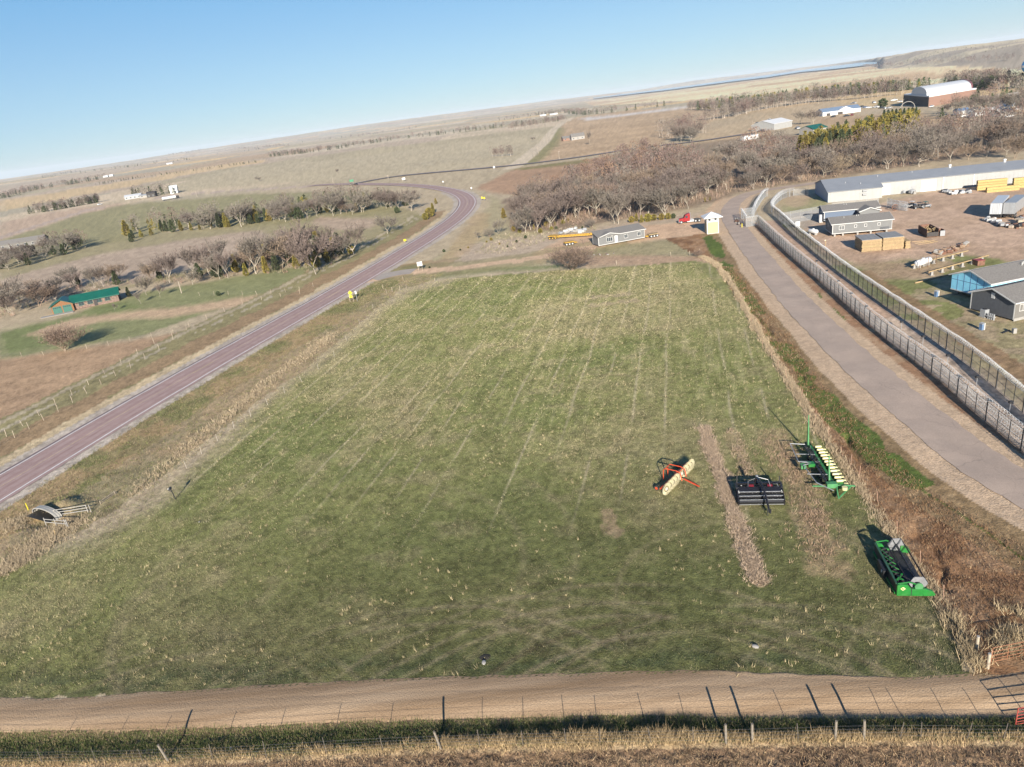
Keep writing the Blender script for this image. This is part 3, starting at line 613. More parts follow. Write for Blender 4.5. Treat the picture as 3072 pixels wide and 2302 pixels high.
# dirt road in front: a sheet from edge to edge, with low ruts
M_DIRT = road_mat('packed_dirt', (.225, .148, .085), (.37, .262, .165), sc=.55, bump=.5, streak=(R(-3), (.07, 1.1, 1)))
def dirt_road():
    nx, ny = 420, 34; xs = np.linspace(-58, 60, nx); t = np.linspace(0, 1, ny)
    yt = np.interp(xs, _DT[:, 0], _DT[:, 1]) + .35 * (fbm(xs / 1.5, xs * 0, 101, 3) - .5); yb = np.interp(xs, _DB[:, 0], _DB[:, 1]) + .3 * (fbm(xs / 1.5, xs * 0, 102, 3) - .5)
    X, T = np.meshgrid(xs, t); Y = yb[None] * (1 - T) + yt[None] * T
    Z = hgt(X.ravel(), Y.ravel()).reshape(X.shape)
    rut = sum(-.012 * np.exp(-((T - c - .012 * np.sin(X / 9 + c * 7)) / .025) ** 2) for c in (.22, .42, .62, .86))
    Z = Z + .03 * np.sin(np.pi * T) + rut + .012 * (fbm(X / 3.5, Y / .35, 103, 3) - .5) + .025
    Z[0] -= .05; Z[-1] -= .05
    # tractor lug marks pressed into the upper edge
    lug = np.exp(-((T - .94) / .03) ** 2) * (np.sin(X * 11 + (T - .94) * 60) > 0) * .05 * (vn(X / 7, X * 0, 104) > .35)
    Z -= lug
    V = np.stack([X.ravel(), Y.ravel(), Z.ravel()], 1); i, j = np.meshgrid(np.arange(ny - 1), np.arange(nx - 1), indexing='ij'); i = i.ravel(); j = j.ravel()
    F = np.stack([i * nx + j, i * nx + j + 1, (i + 1) * nx + j + 1, (i + 1) * nx + j], 1)
    o = npmesh('dirt_road', V, F, M_DIRT, smooth=True); tag(o, kind='structure')
dirt_road()
# gravel side road far off and the river
M_GR = road_mat('pale_gravel', (.36, .31, .235), (.42, .36, .27), sc=.3)
GR = resample(smoothline(G2((1535, 505), (1562, 488), (1600, 455), (1640, 421), (1668, 383), (1690, 366), (1726, 356)), 2), 10.)

def river():
    up = [(1780, 297), (1900, 282), (2000, 269), (2083, 258), (2198, 242), (2307, 228), (2400, 214.5), (2500, 202), (2582, 192), (2640, 190)]
    dn = [(1780, 299), (1900, 285), (2000, 274), (2083, 263), (2198, 248), (2307, 235), (2400, 220), (2500, 211), (2582, 202), (2640, 194)]
    V = []
    for i in range(len(up) - 1):
        for k in range(6):
            t = k / 6
            for s in range(5):
                y0 = up[i][1] * (1 - t) + up[i + 1][1] * t; y1 = dn[i][1] * (1 - t) + dn[i + 1][1] * t; x = up[i][0] * (1 - t) + up[i + 1][0] * t
                g = flat(x, y0 * (1 - s / 4) + y1 * s / 4)
                d = np.hypot(*g); V.append((x, y0 * (1 - s / 4) + y1 * s / 4))
    W_ = [G(*p) for p in V]; V = [(p.x, p.y, p.z + .5 + np.hypot(p.x, p.y) * .0012) for p in W_]
    n = len(V) // 5; F = [(i * 5 + s, i * 5 + s + 1, (i + 1) * 5 + s + 1, (i + 1) * 5 + s) for i in range(n - 1) for s in range(4)]
    m = mat('river_water', (.10, .17, .26), .12, var=.05, spec=.5)
    o = npmesh('river', V, F, m); tag(o, kind='structure')
river()
# ================================================================ trees
def px_h(P, ytop):
    """height above P that reaches the picture row ytop"""
    lo, hi = 0., 60.
    for _ in range(30):
        m = (lo + hi) / 2; v = np.array([P[0], P[1], P[2] + m - HC])
        y = PH / 2 - FPX * v.dot(UP) / v.dot(FW)
        if y > ytop: lo = m
        else: hi = m
    return lo
class Arr:
    def __init__(s): s.v = []; s.f = []; s.n = 0
    def limb(s, pts, rad, k=4):
        P = np.array(pts, float); m = len(P); base = s.n
        for i in range(m):
            d = P[min(i + 1, m - 1)] - P[max(i - 1, 0)]; d /= np.linalg.norm(d) + 1e-9
            u = np.cross(d, (0.3, .2, 1) if abs(d[2]) < .9 else (1, 0, 0)); u /= np.linalg.norm(u); w = np.cross(d, u)
            for j in range(k):
                a = 2 * math.pi * j / k; s.v.append(P[i] + (u * math.cos(a) + w * math.sin(a)) * rad[i])
        for i in range(m - 1):
            for j in range(k):
                a, b = base + i * k + j, base + i * k + (j + 1) % k; s.f += [(a, b, b + k), (a, b + k, a + k)]
        s.n += m * k
def make_bare(seed, H=10., spread=.42, fork=.28, stems=4, ntw=2300, up=.5, tw=.036, tl=1.15, trunks=1, tr=.022):
    g = np.random.default_rng(seed); T = Arr(); B = Arr(); seg = []
    def grow(p, d, L, r, lev):
        d = d / np.linalg.norm(d); pts = [p]; rad = [r]; n = 4
        for i in range(n):
            d = d + g.normal(0, .13, 3) + np.array([0, 0, .09 * up]) ; d /= np.linalg.norm(d)
            p = p + d * L / n; pts.append(p); rad.append(r * (1 - .62 * (i + 1) / n))
        (T if lev < 2 else B).limb(pts, rad, 5 if lev == 0 else (4 if lev == 1 else 3))
        for a, b in zip(pts[1 if lev < 2 else 0:-1], pts[2 if lev < 2 else 1:]):
            if lev >= 1: seg.append((a, b, lev))
        if lev < 3:
            nb = (4, 5, 4)[lev] if lev else stems
            for k in range(nb):
                t = .45 + .55 * (k + g.random()) / nb if lev else 1 - .25 * g.random() * (k > 1)
                i = min(int(t * n), n - 1); q = pts[i] + (pts[i + 1] - pts[i]) * (t * n - i)
                a = 2 * math.pi * (k / nb + g.random() * .25) ; out = np.array([math.cos(a), math.sin(a), 0])
                nd = d * (.9 if lev else up + .25) + out * (spread * 2.1 if lev == 0 else spread * 1.9) * (.7 + .5 * g.random()) + np.array([0, 0, .22])
                grow(q, nd, L * (.62 + .3 * g.random()) if lev else H * (.42 + .16 * g.random()), r * (.5 if lev else .62), lev + 1)
    for k in range(trunks):
        a = 2 * math.pi * k / trunks; off = np.array([math.cos(a), math.sin(a), 0]) * (.18 if trunks > 1 else 0)
        grow(off * 1., np.array([0, 0, 1.]) + off * (1.6 if trunks > 1 else 0) + g.normal(0, .05, 3) * [1, 1, 0], H * fork * (.85 + .3 * g.random()), H * tr, 0)
    S_ = np.array([(a, b) for a, b, l in seg]); wt = np.array([(.35 if l == 1 else 1 if l == 2 else 1.6) for a, b, l in seg])
    k = g.choice(len(S_), ntw, p=wt / wt.sum()); t = g.random((ntw, 1)); P = S_[k, 0] * (1 - t) + S_[k, 1] * t
    D = S_[k, 1] - S_[k, 0]; D /= np.linalg.norm(D, axis=1)[:, None]
    D = D * .8 + g.normal(0, .62, (ntw, 3)) + [0, 0, .3]; D /= np.linalg.norm(D, axis=1)[:, None]
    L = tl * (.55 + .8 * g.random((ntw, 1))); sd = np.cross(D, g.normal(0, 1, (ntw, 3))); sd /= np.linalg.norm(sd, axis=1)[:, None]
    w = tw * (.7 + .6 * g.random((ntw, 1))); kink = P + D * L * .5 + g.normal(0, .07, (ntw, 3)) * L
    tri = np.stack([P - sd * w / 2, P + sd * w / 2, kink + sd * w * .3, P + D * L + [0, 0, .06]], 1).reshape(-1, 3)
    f = np.arange(ntw)[:, None] * 4 + np.array([0, 1, 2])[None]; f2 = np.arange(ntw)[:, None] * 4 + np.array([0, 2, 3])[None]
    tv, tf = np.array(T.v), np.array(T.f); bv, bf = np.array(B.v), np.array(B.f)
    cv = np.concatenate([bv, tri]); cf = np.concatenate([bf, f + len(bv), f2 + len(bv)])
    h = cv[:, 2].max(); return tv / h, tf, cv / h, cf
def make_cedar(seed, n=1500, w=.28, q=.055, shape='cone'):
    g = np.random.default_rng(seed); z = g.random(n) ** .85; a = g.random(n) * 2 * math.pi
    prof = (1 - z) ** .75 * (.25 + z * 6).clip(0, 1) if shape == 'cone' else np.sqrt(np.clip(1 - (2 * z - .95) ** 2, 0.02, 1)) * .9
    lob = .8 + .35 * np.sin(a * 3 + z * 9 + seed) * np.sin(a * 2 - z * 7)
    r = w * prof * lob * (.55 + .45 * np.sqrt(g.random(n))) + .01
    P = np.stack([r * np.cos(a), r * np.sin(a), .03 + z * .97], 1)
    o = np.stack([np.cos(a), np.sin(a), .5 + 0 * a], 1) + g.normal(0, .5, (n, 3)); o /= np.linalg.norm(o, axis=1)[:, None]
    s = np.cross(o, g.normal(0, 1, (n, 3))); s /= np.linalg.norm(s, axis=1)[:, None]; L = q * (.6 + .8 * g.random((n, 1)))
    tri = np.stack([P - s * L * .5, P + s * L * .5, P + o * L * 1.3], 1).reshape(-1, 3)
    T = Arr(); T.limb([(0, 0, 0), (0, 0, .3), (0, .01, .8)], [.022, .016, .004], 5)
    return np.array(T.v), np.array(T.f), tri, np.arange(n * 3).reshape(-1, 3)
def far_tree(g, H, kind):
    """one tree of a distant belt: a stem and loose small faces"""
    n = {'bare': 110, 'cedar': 90}[kind]; a = g.random(n) * 6.28
    if kind == 'bare':
        z = .28 + .72 * g.random(n) ** .8; pr = np.sqrt(np.clip(1 - ((z - .62) / .4) ** 2, .02, 1)) * .36; q = .085
    else: z = g.random(n); pr = (1 - z) ** .6 * .28; q = .11
    r = pr * np.sqrt(g.random(n)); P = np.stack([r * np.cos(a), r * np.sin(a), z], 1)
    o = g.normal(0, 1, (n, 3)) + [0, 0, .8]; o /= np.linalg.norm(o, axis=1)[:, None]; s = np.cross(o, g.normal(0, 1, (n, 3))); s /= np.linalg.norm(s, axis=1)[:, None]
    ww = q * (.32 if kind == 'bare' else .8); tri = np.stack([P - s * ww / 2, P + s * ww / 2, P + o * q * 1.6], 1).reshape(-1, 3)
    st = np.array([(-.014, 0, 0), (.014, 0, 0), (0, 0, .7), (0, -.014, 0), (0, .014, 0), (.01, 0, .7)])
    return np.concatenate([tri, st]) * H, n
M_TINT = attr_mat('far_foliage', grain=.1, bump=0, gs=(.2,))
BARK = mat('pale_bark', (.34, .295, .235), .9, var=.25, scale=2, objvar=.25)
BARK_D = mat('brown_bark', (.27, .20, .145), .9, var=.25, scale=2, objvar=.2)
TWIG = {'grey': mat('grey_twigs', (.165, .14, .115), .95, var=.15, scale=.6, objvar=.2), 'plum': mat('plum_brown_twigs', (.145, .113, .095), .95, var=.15, scale=.6, objvar=.2),
        'rust': mat('rusty_twigs', (.185, .135, .098), .95, var=.15, scale=.6, objvar=.15), 'tan': mat('tan_twigs', (.27, .21, .14), .95, var=.15, scale=.6, objvar=.15)}
CEDM = {'gold': mat('golden_cedar_foliage', (.17, .135, .028), .9, var=.45, scale=3, objvar=.25), 'dark': mat('dark_cedar_foliage', (.05, .062, .026), .9, var=.4, scale=3, objvar=.25),
        'pine': mat('pine_green_foliage', (.055, .08, .03), .9, var=.4, scale=3, objvar=.2)}
PROT = {}
def mk_proto(key, data, bark, leaf):
    tv, tf, cv, cf = data; ms = []
    for nm, v, f, m in (('trunk', tv, tf, bark), ('crown', cv, cf, leaf)):
        o = npmesh(nm, v, f, m); ms.append(o.data); bpy.data.objects.remove(o)
    PROT[key] = ms
_specs = [dict(spread=.42, fork=.3), dict(spread=.5, fork=.22, stems=5), dict(spread=.34, fork=.34, stems=4, up=.8), dict(spread=.46, fork=.26, trunks=2, stems=3, ntw=2600), dict(spread=.38, fork=.4, stems=4, up=.7), dict(spread=.55, fork=.2, stems=5)]
BARE_D = [make_bare(100 + i, **q) for i, q in enumerate(_specs)]
for c in ('grey', 'plum', 'rust'):
    for i, d_ in enumerate(BARE_D): mk_proto((c, i), d_, BARK if c != 'rust' else BARK_D, TWIG[c])
_thick = [make_bare(140 + i, ntw=1500, spread=.5, fork=.12, stems=6, trunks=3, tw=.045, tr=.012, up=.4) for i in range(2)]
for c in ('grey', 'plum', 'rust', 'tan'):
    for i, d_ in enumerate(_thick): mk_proto(('b' + c, i), d_, BARK_D, TWIG[c])
_ced = [make_cedar(200 + i, w=(.26, .34, .22)[i]) for i in range(3)]; _rb = [make_cedar(210 + i, n=900, w=.5, q=.1, shape='round') for i in range(2)]
for c in CEDM:
    for i, d_ in enumerate(_ced): mk_proto(('c' + c, i), d_, BARK_D, CEDM[c])
    for i, d_ in enumerate(_rb): mk_proto(('r' + c, i), d_, BARK_D, CEDM[c])
PROT['lone'] = None
mk_proto('lone', make_bare(301, ntw=5200, spread=.5, fork=.16, stems=6, up=.75, tw=.03, tl=.95, trunks=3, tr=.018), BARK_D, TWIG['rust'])
mk_proto('spiky', make_bare(302, ntw=3800, spread=.62, fork=.08, stems=6, up=.6, tw=.035, tl=1.0, trunks=4, tr=.014), BARK_D, TWIG['rust'])
mk_proto('bigelm', make_bare(303, ntw=5200, spread=.5, fork=.2, stems=6, up=.5, tw=.03, tl=.9), BARK, TWIG['plum'])
NTREE = [0]
def tree(P, H, key, label, group=None, cat='tree', name='bare_tree', sx=1., rz=None, idx=None):
    ms = PROT[key]
    o = thing(name, label, cat, (P[0], P[1], P[2] - .05), random.random() * 6.28 if rz is None else rz, group)
    o.scale = (H * sx, H * sx, H)
    for nm, me in zip(('trunk', 'crown'), ms):
        c = bpy.data.objects.new(nm, me); COL.objects.link(c); c.parent = o
    NTREE[0] += 1
    return o
ORD = ['first', 'second', 'third', 'fourth', 'fifth', 'sixth', 'seventh', 'eighth', 'ninth', 'tenth', 'eleventh', 'twelfth', 'thirteenth', 'fourteenth', 'fifteenth', 'sixteenth', 'seventeenth', 'eighteenth', 'nineteenth', 'twentieth', '21st', '22nd', '23rd', '24th', '25th', '26th', '27th', '28th', '29th', '30th']
KW = {'grey': 'grey', 'plum': 'plum-brown', 'rust': 'rust-brown', 'tan': 'straw-coloured'}
def pick(c, n=6): return (c, random.randrange(n))
# --- trees picked out one by one: x, base y, top y, colour, shape, words
for x, y, t, key, sx, lab in (
    (27, 939, 825, ('grey', 1), 1, 'tall bare grey tree at the far left edge beside the green-roofed house'),
    (119, 919, 850, ('rust', 3), 1.2, 'rust-brown bare tree just left of the green-roofed house'),
    (170, 905, 850, ('plum', 5), 1.2, 'plum-brown bare tree behind the garage end of the green-roofed house'),
    (60, 905, 862, ('rust', 1), 1.1, 'lower rust-brown bare tree left of the house, behind the lawn edge'),
    (311, 861, 790, ('plum', 2), .9, 'narrow-trunked bare tree rising right behind the ridge of the green roof'),
    (440, 885, 822, ('grey', 5), .9, 'pale-trunked forked tree right of the green-roofed house'),
    (481, 892, 846, ('plum', 4), .75, 'small upright plum-brown tree casting a long shadow on the meadow'),
    (423, 912, 870, ('grey', 2), .8, 'small thin tree nearest the right end of the green-roofed house'),
    (345, 934, 905, ('grey', 4), .7, 'tiny sapling on the lawn before the green-roofed house'),
    (62, 905 + 36, 905, ('grey', 2), .8, 'thin sapling on the lawn left of the garage'),
    (510, 850, 748, ('plum', 2), .85, 'tall bare tree with round top standing alone over the striped stubble field'),
    (579, 854, 800, ('grey', 5), 1, 'white-limbed tree at the left end of the meadow tree row'),
    (660, 838, 745, ('grey', 0), .8, 'slim pale trunk tree in the left half of the meadow tree row'),
    (684, 835, 740, ('plum', 2), .8, 'slim tall tree just right of another slim pale trunk in the meadow row'),
    (769, 822, 690, ('grey', 0), .85, 'tall grey tree in the middle of the meadow tree row'),
    (948, 823, 640, 'bigelm', .75, 'largest grey bare tree with leaning pale trunk beside the highway meadow'),
    (1033, 771, 700, ('grey', 4), .8, 'thin pale trunk between the great grey tree and the red-brown elm'),
    (1062, 763, 662, 'bigelm', 1.05, 'spreading red-brown elm with bright pale limbs next to the highway'),
    (1163, 702, 640, ('grey', 1), 1.1, 'round grey-brown tree nearest the highway shoulder before the bend'),
    (1235, 633, 566, ('grey', 3), 1, 'two-stemmed grey tree at the right end of the upper tree band'),
    (1178, 619, 570, ('grey', 2), 1, 'slender grey tree left of the two-stemmed one inside the bend'),
    (1085, 637, 562, ('grey', 5), 1.1, 'broad vase-shaped grey tree in the upper band inside the highway bend'),
    (1040, 640, 605, ('rust', 1), 1.3, 'pinkish round bare bush-tree in the upper band inside the bend'),
    (1000, 648, 560, ('grey', 1), 1, 'wide grey tree behind the pinkish round one in the upper band'),
    (826, 651, 600, ('grey', 5), 1, 'pale vase-shaped tree left of centre in the upper band'),
    (857, 666, 610, ('plum', 1), 1, 'dark-limbed tree at the lower edge of the upper band'),
    (725, 681, 600, ('grey', 0), 1.1, 'big forked grey tree at the lower edge of the upper band'),
    (631, 687, 610, ('grey', 5), 1.1, 'fan-shaped grey tree with dark cedars at its foot, upper band'),
    (201, 760, 690, ('grey', 1), 1.1, 'large round-topped grey tree at the corner of the farmyard trees'),
    (85, 796, 750, ('plum', 3), 1, 'low plum-brown tree between dark cedars at the left edge'),
    (27, 811, 755, ('grey', 5), 1.1, 'white-limbed tree at the very left edge, upper tree clump'),
    (195, 1052, 965, 'lone', 1.45, 'lone round rust-brown tree casting a long dark shadow on the left lawn'),
    (1718, 812, 720, 'spiky', 1.3, 'wide spiky reddish many-stemmed bush tree at the top edge of the green field'),
    (1776, 685, 648, ('bgrey', 0), 1.1, 'round grey bush behind the grey modular home on the slope'),
    (1433, 719, 690, ('grey', 4), .8, 'thin leaning sapling at the left foot of the shrub slope'),
    (1496, 707, 655, ('grey', 0), .9, 'small pale-stemmed tree at the left end of the creek wood'),
    (1470, 712, 680, ('bgrey', 1), 1., 'low grey bush left of the creek wood on the slope'),
    (2092, 770, 745, ('brust', 0), 1.5, 'low reddish brush left of the access road below the guard tower'),
    (1770, 434, 388, ('grey', 2), .45, 'lone pale trunk tree right of the far brown farmhouse'),
    (1600, 425, 408, ('grey', 1), .9, 'single small bare tree on the pale slope left of the gravel road'),
    (1013, 519, 505, ('grey', 5), .9, 'tiny bare tree on the pale hillside above the road junction'),
    (775, 545, 528, ('grey', 5), 1.2, 'lone little tree on the far left pale hillside'),
    (2440, 372, 322, ('plum', 1), 1.0, 'dark spreading tree between the white shed and the blue-roofed clinic'),
    (2400, 372, 330, ('grey', 0), 1.0, 'grey tree right behind the white metal shed'),
    (2180, 490, 415, ('grey', 3), 1., 'pale-trunked tree in the clump on the golden clearing'),
    (2155, 478, 430, ('grey', 2), 1., 'slim tree in the dark cedar clump on the golden clearing'),
    (2200, 488, 425, ('plum', 0), 1., 'right-hand bare tree in the clump on the golden clearing')):
    P = G(x, y); tree(P, max(px_h(P, t), 1.2), key, lab, sx=sx)
tree(G(3045, 475), 9.5, ('rust', 3), 'rust-brown tree behind the long white building at the right edge')
def scatter(poly, spacing, seed, jit=.8):
    P = np.array(G2(*poly)); x0, y0 = P.min(0); x1, y1 = P.max(0); g = np.random.default_rng(seed); out = []
    xs = np.arange(x0, x1, spacing); ys = np.arange(y0, y1, spacing)
    for a in xs:
        for b in ys:
            q = (a + (g.random() - .5) * spacing * jit * 2, b + (g.random() - .5) * spacing * jit * 2)
            if pip(np.array([q[0]]), np.array([q[1]]), P)[0]: out.append(q)
    out.sort(key=lambda q: q[1]); return out
FARB = []     # trees of far belts and wood interiors: (x,y,z,H,kind,colour)
TC = {'grey': (.17, .145, .12), 'plum': (.15, .105, .09), 'rust': (.20, .13, .09), 'gold': (.16, .13, .03), 'dark': (.055, .065, .03), 'pine': (.06, .085, .035), 'far': (.16, .14, .13)}
# front row of the creek wood, numbered from the left
row = [(1576, 699, 610, 'grey', 5), (1592, 690, 600, 'plum', 0), (1612, 697, 615, 'plum', 2), (1638, 672, 590, 'plum', 4), (1652, 688, 585, 'plum', 3), (1694, 664, 560, 'plum', 5), (1735, 655, 570, 'plum', 2), (1768, 646, 555, 'grey', 4), (1792, 640, 575, 'rust', 1),
       (1842, 672, 560, 'grey', 2), (1855, 672, 552, 'grey', 2), (1890, 645, 560, 'plum', 0), (1922, 652, 550, 'grey', 4), (1945, 643, 550, 'plum', 3), (1998, 650, 545, 'grey', 3), (2022, 628, 540, 'plum', 2), (2064, 628, 535, 'grey', 2), (2090, 600, 520, 'plum', 4), (2118, 585, 510, 'grey', 0), (2150, 575, 500, 'plum', 2), (2180, 570, 500, 'grey', 4)]
for i, (x, y, t, c, v) in enumerate(row):
    P = G(x, y); tree(P, px_h(P, t), (c, v), f'bare {KW[c]} tree, {ORD[i]} from the left along the front edge of the creek wood', sx=.95)
row = [(2262, 568, 500, 'grey', 3), (2300, 560, 490, 'plum', 0), (2345, 552, 480, 'rust', 1), (2400, 545, 485, 'plum', 5), (2470, 532, 450, 'grey', 5), (2520, 525, 450, 'tan', 0), (2596, 515, 445, 'rust', 0), (2662, 508, 420, 'plum', 3), (2710, 500, 415, 'grey', 2), (2757, 500, 405, 'grey', 5), (2850, 487, 395, 'grey', 0), (2905, 480, 420, 'rust', 1), (2960, 472, 410, 'grey', 4), (3020, 465, 400, 'plum', 1)]
for i, (x, y, t, c, v) in enumerate(row):
    P = G(x, y); k = (c, v) if c != 'tan' else ('btan', 1)
    tree(P, px_h(P, t), k, f'bare {KW[c]} tree, {ORD[i]} from the left in the row just behind the long white building', sx=1.05)
# interiors
def spec_label(lb, c, q, pts):
    xs = [p[0] for p in pts]; ys = [p[1] for p in pts]; fx = (q[0] - min(xs)) / (max(xs) - min(xs) + .1); fy = (q[1] - min(ys)) / (max(ys) - min(ys) + .1)
    w = {'grey': 'grey', 'plum': 'plum-brown', 'rust': 'rusty', 'dark': 'dark green', 'gold': 'golden-green', 'pine': 'pine-green'}[c]
    side = ['leftmost', 'far left', 'left', 'centre left', 'middle', 'centre right', 'right', 'far right', 'rightmost'][min(int(fx * 9), 8)]; dp = ['front', 'second', 'inner', 'rear'][min(int(fy * 4), 3)]
    return lb.replace('bare brown or grey', w + ' bare').replace('bare tree', w + ' bare tree').replace('cedar tree', w + ' cedar').replace(w + ' ' + w, w).replace('  ', ' ') + f', {side} {dp} part'
def fill(poly, sp, seed, mix, Hr, label, group, indiv, cut=1e9, name='bare_tree', cat='tree'):
    g = random.Random(seed); pts = scatter(poly, sp, seed); n = 0
    for q in pts:
        c = g.choice(mix); H = g.uniform(*Hr); z = hz(*q); r = math.hypot(*q)
        if n < indiv and r < cut:
            n += 1; key = (c, g.randrange(6)) if c in ('grey', 'plum', 'rust') else ('c' + c, g.randrange(3))
            hh = H * (1 if c in ('grey', 'plum', 'rust') else .6)
            lb = label if c in ('grey', 'plum', 'rust') else label.replace('bare brown or grey tree', 'cedar tree').replace('bare tree', 'cedar tree')
            tree((q[0], q[1], z), hh, key, spec_label(lb, c, q, pts), group if c in ('grey', 'plum', 'rust') else group + ', cedars', name=name if c in ('grey', 'plum', 'rust') else 'cedar_tree', sx=g.uniform(.85, 1.1))
        else: FARB.append((q[0], q[1], z, H * (1 if c in ('grey', 'plum', 'rust') else .62), 'bare' if c in ('grey', 'plum', 'rust', 'far') else 'cedar', c))
fill([(1530, 680), (1600, 685), (1700, 655), (1860, 645), (1990, 628), (2100, 590), (2190, 560), (2190, 545), (2110, 530), (2080, 500), (1990, 480), (1900, 470), (1830, 520), (1700, 580), (1620, 590), (1560, 620)], 7.2, 1, ['plum', 'plum', 'grey', 'plum', 'rust'], (8.5, 12.5), 'bare brown or grey tree in the wood behind the half home', 'trees inside the creek wood', 95)
fill([(2240, 562), (2420, 530), (2600, 500), (2800, 478), (3072, 445), (3200, 420), (3200, 350), (3072, 362), (2900, 385), (2780, 400), (2600, 450), (2450, 500), (2380, 480), (2330, 440), (2250, 440), (2200, 500)], 8.5, 2, ['plum', 'grey', 'rust', 'plum', 'grey'], (8, 12), 'bare brown or grey tree in the wood behind the white building', 'trees in the wood behind the white building', 70)
fill([(2390, 470), (2460, 478), (2560, 455), (2700, 405), (2770, 385), (2740, 372), (2640, 395), (2480, 430), (2400, 450)], 5.0, 3, ['gold', 'gold', 'gold', 'dark'], (12, 17), 'cedar tree in the golden band behind the white building', 'cedars in the golden band of the wood', 44)
fill([(1968, 418), (2060, 432), (2136, 402), (2130, 385), (2060, 378), (1980, 395)], 12, 4, ['grey', 'plum'], (10, 14), 'bare tree in the far grove by the striped field', 'trees of the far grove', 8)
fill([(560, 848), (660, 834), (770, 818), (940, 815), (1040, 765), (1000, 735), (900, 735), (770, 775), (650, 800), (560, 826)], 6.2, 5, ['grey', 'rust', 'plum', 'dark', 'gold'], (7, 12), 'bare tree in the meadow row', 'trees of the meadow row', 60)
fill([(365, 706), (500, 695), (700, 682), (860, 668), (1000, 650), (1100, 640), (1260, 618), (1240, 600), (1100, 592), (900, 618), (700, 648), (500, 668), (400, 690)], 8.2, 6, ['grey', 'dark', 'gold', 'dark', 'plum', 'grey'], (7, 11), 'bare tree in the band above the stubble field', 'trees of the upper mixed band', 85)
fill([(0, 812), (85, 800), (200, 765), (290, 738), (280, 722), (150, 745), (0, 778)], 7.5, 7, ['dark', 'grey', 'dark', 'plum'], (7, 10), 'bare tree in the clump at the left edge', 'trees of the left clump', 26)
fill([(0, 962), (60, 935), (130, 905), (330, 858), (430, 858), (540, 842), (500, 828), (350, 836), (150, 868), (0, 905)], 7.5, 8, ['rust', 'plum', 'grey', 'dark'], (6, 9), 'bare tree in the thicket behind the green-roofed house', 'trees behind the green-roofed house', 30)
fill([(2810, 372), (3072, 350), (3200, 330), (3200, 262), (3072, 272), (2960, 300), (2860, 320), (2820, 345)], 14, 9, ['plum', 'grey', 'rust', 'grey', 'pine'], (9, 14), 'bare tree among the town houses', 'trees among the town houses', 26)
CEDN = {}
def cedw(x, y, i):
    w = _cedw(x, y, i); CEDN[w] = CEDN.get(w, 0) + 1; return w + ', ' + ORD[CEDN[w] - 1] + ' one'
def _cedw(x, y, i):
    if 1330 < x < 2140 and y > 600:
        return (', foot of the slope by the highway' if x < 1440 else ', beside the lone thin sapling' if x < 1500 else ', below the left end of the wood' if x < 1560 else ', above the yellow lowboy' if x < 1660 else ', under the wood above the half home' if x < 1880 else ', in the shrub row left of the red truck' if x < 2060 else ', behind the guard tower')
    return (', clump above the left stubble field' if x < 470 else ', left part of the upper band' if x < 560 else ', centre left of the upper band' if x < 640 else ', by the house or meadow' if y > 850 else ', under the fan-shaped grey tree' if x < 700 else ', in the meadow row' if y > 735 else ', middle of the upper band' if x < 900 else ', on the verge inside the bend')
# small cedars and shrubs on the slope, one by one in a shared group
for i, (x, y, t, k) in enumerate([(1512, 655, 625, 'cgold'), (1541, 694, 680, 'rgold'), (1559, 699, 688, 'rgold'), (1602, 690, 674, 'cgold'), (1622, 700, 686, 'rgold'), (1655, 692, 680, 'rgold'), (1669, 688, 679, 'rdark'), (1577, 716, 706, 'rdark'), (1474, 722, 713, 'rgold'), (1550, 728, 720, 'rdark'), (1499, 734, 729, 'rgold'), (1523, 742, 736, 'rdark'), (1747, 686, 679, 'rdark'),
        (1705, 668, 655, 'cgold'), (1690, 672, 660, 'rgold'), (1665, 678, 664, 'cgold'), (1640, 680, 665, 'rgold'), (1910, 664, 640, 'cgold'), (1925, 668, 645, 'cgold'), (1945, 665, 642, 'rgold'), (1962, 662, 644, 'rgold'), (1985, 660, 642, 'rgold'), (2005, 658, 640, 'rgold'), (2020, 656, 641, 'rdark'), (1895, 668, 650, 'rgold'), (2130, 602, 590, 'cgold'), (2115, 606, 592, 'cgold'), (1332, 757, 748, 'rdark'), (1289, 805, 799, 'rdark'), (1460, 728, 722, 'rgold'), (1405, 745, 740, 'rgold'), (1381, 752, 747, 'rdark'),
        (656, 888, 874, 'rdark'), (383, 708, 662, 'cgold'), (400, 716, 690, 'cdark'), (395, 727, 700, 'cdark'), (425, 712, 690, 'cgold'), (455, 706, 684, 'cgold'), (520, 697, 660, 'cdark'), (545, 693, 662, 'cgold'), (575, 692, 668, 'cgold'), (600, 690, 672, 'cgold'), (660, 684, 640, 'cdark'), (680, 682, 640, 'cgold'), (1300, 640, 610, 'cgold'), (1290, 652, 625, 'rgold'), (1277, 660, 640, 'rgold'), (1308, 612, 595, 'cgold'), (1192, 640, 622, 'rdark'), (800, 664, 625, 'cdark'), (770, 668, 628, 'cgold'), (388, 891, 862, 'cdark'), (800, 820, 770, 'cgold'), (830, 812, 760, 'cdark'), (740, 828, 790, 'cgold'), (1055, 762, 738, 'rgold'), (1020, 765, 700, 'cdark'), (890, 805, 765, 'cgold')]):
    P = G(x, y); H = max(px_h(P, t), .6); nm = 'cedar_shrub'
    where = 'on the slope left of the guard tower' if 1330 < x < 2140 and y > 600 else 'in the tree bands left of the highway'
    tree(P, H, (k, random.randrange(3 if k[0] == 'c' else 2)), ('tall ' if H > 3 else 'small ' if H > 1.3 else 'tiny ') + ('golden-green' if 'gold' in k else 'dark green') + ' cedar' + cedw(x, y, i), ('golden' if 'gold' in k else 'dark') + ' cedars ' + where, cat='cedar', name=nm, sx=1. if k[0] == 'c' else 1.05)
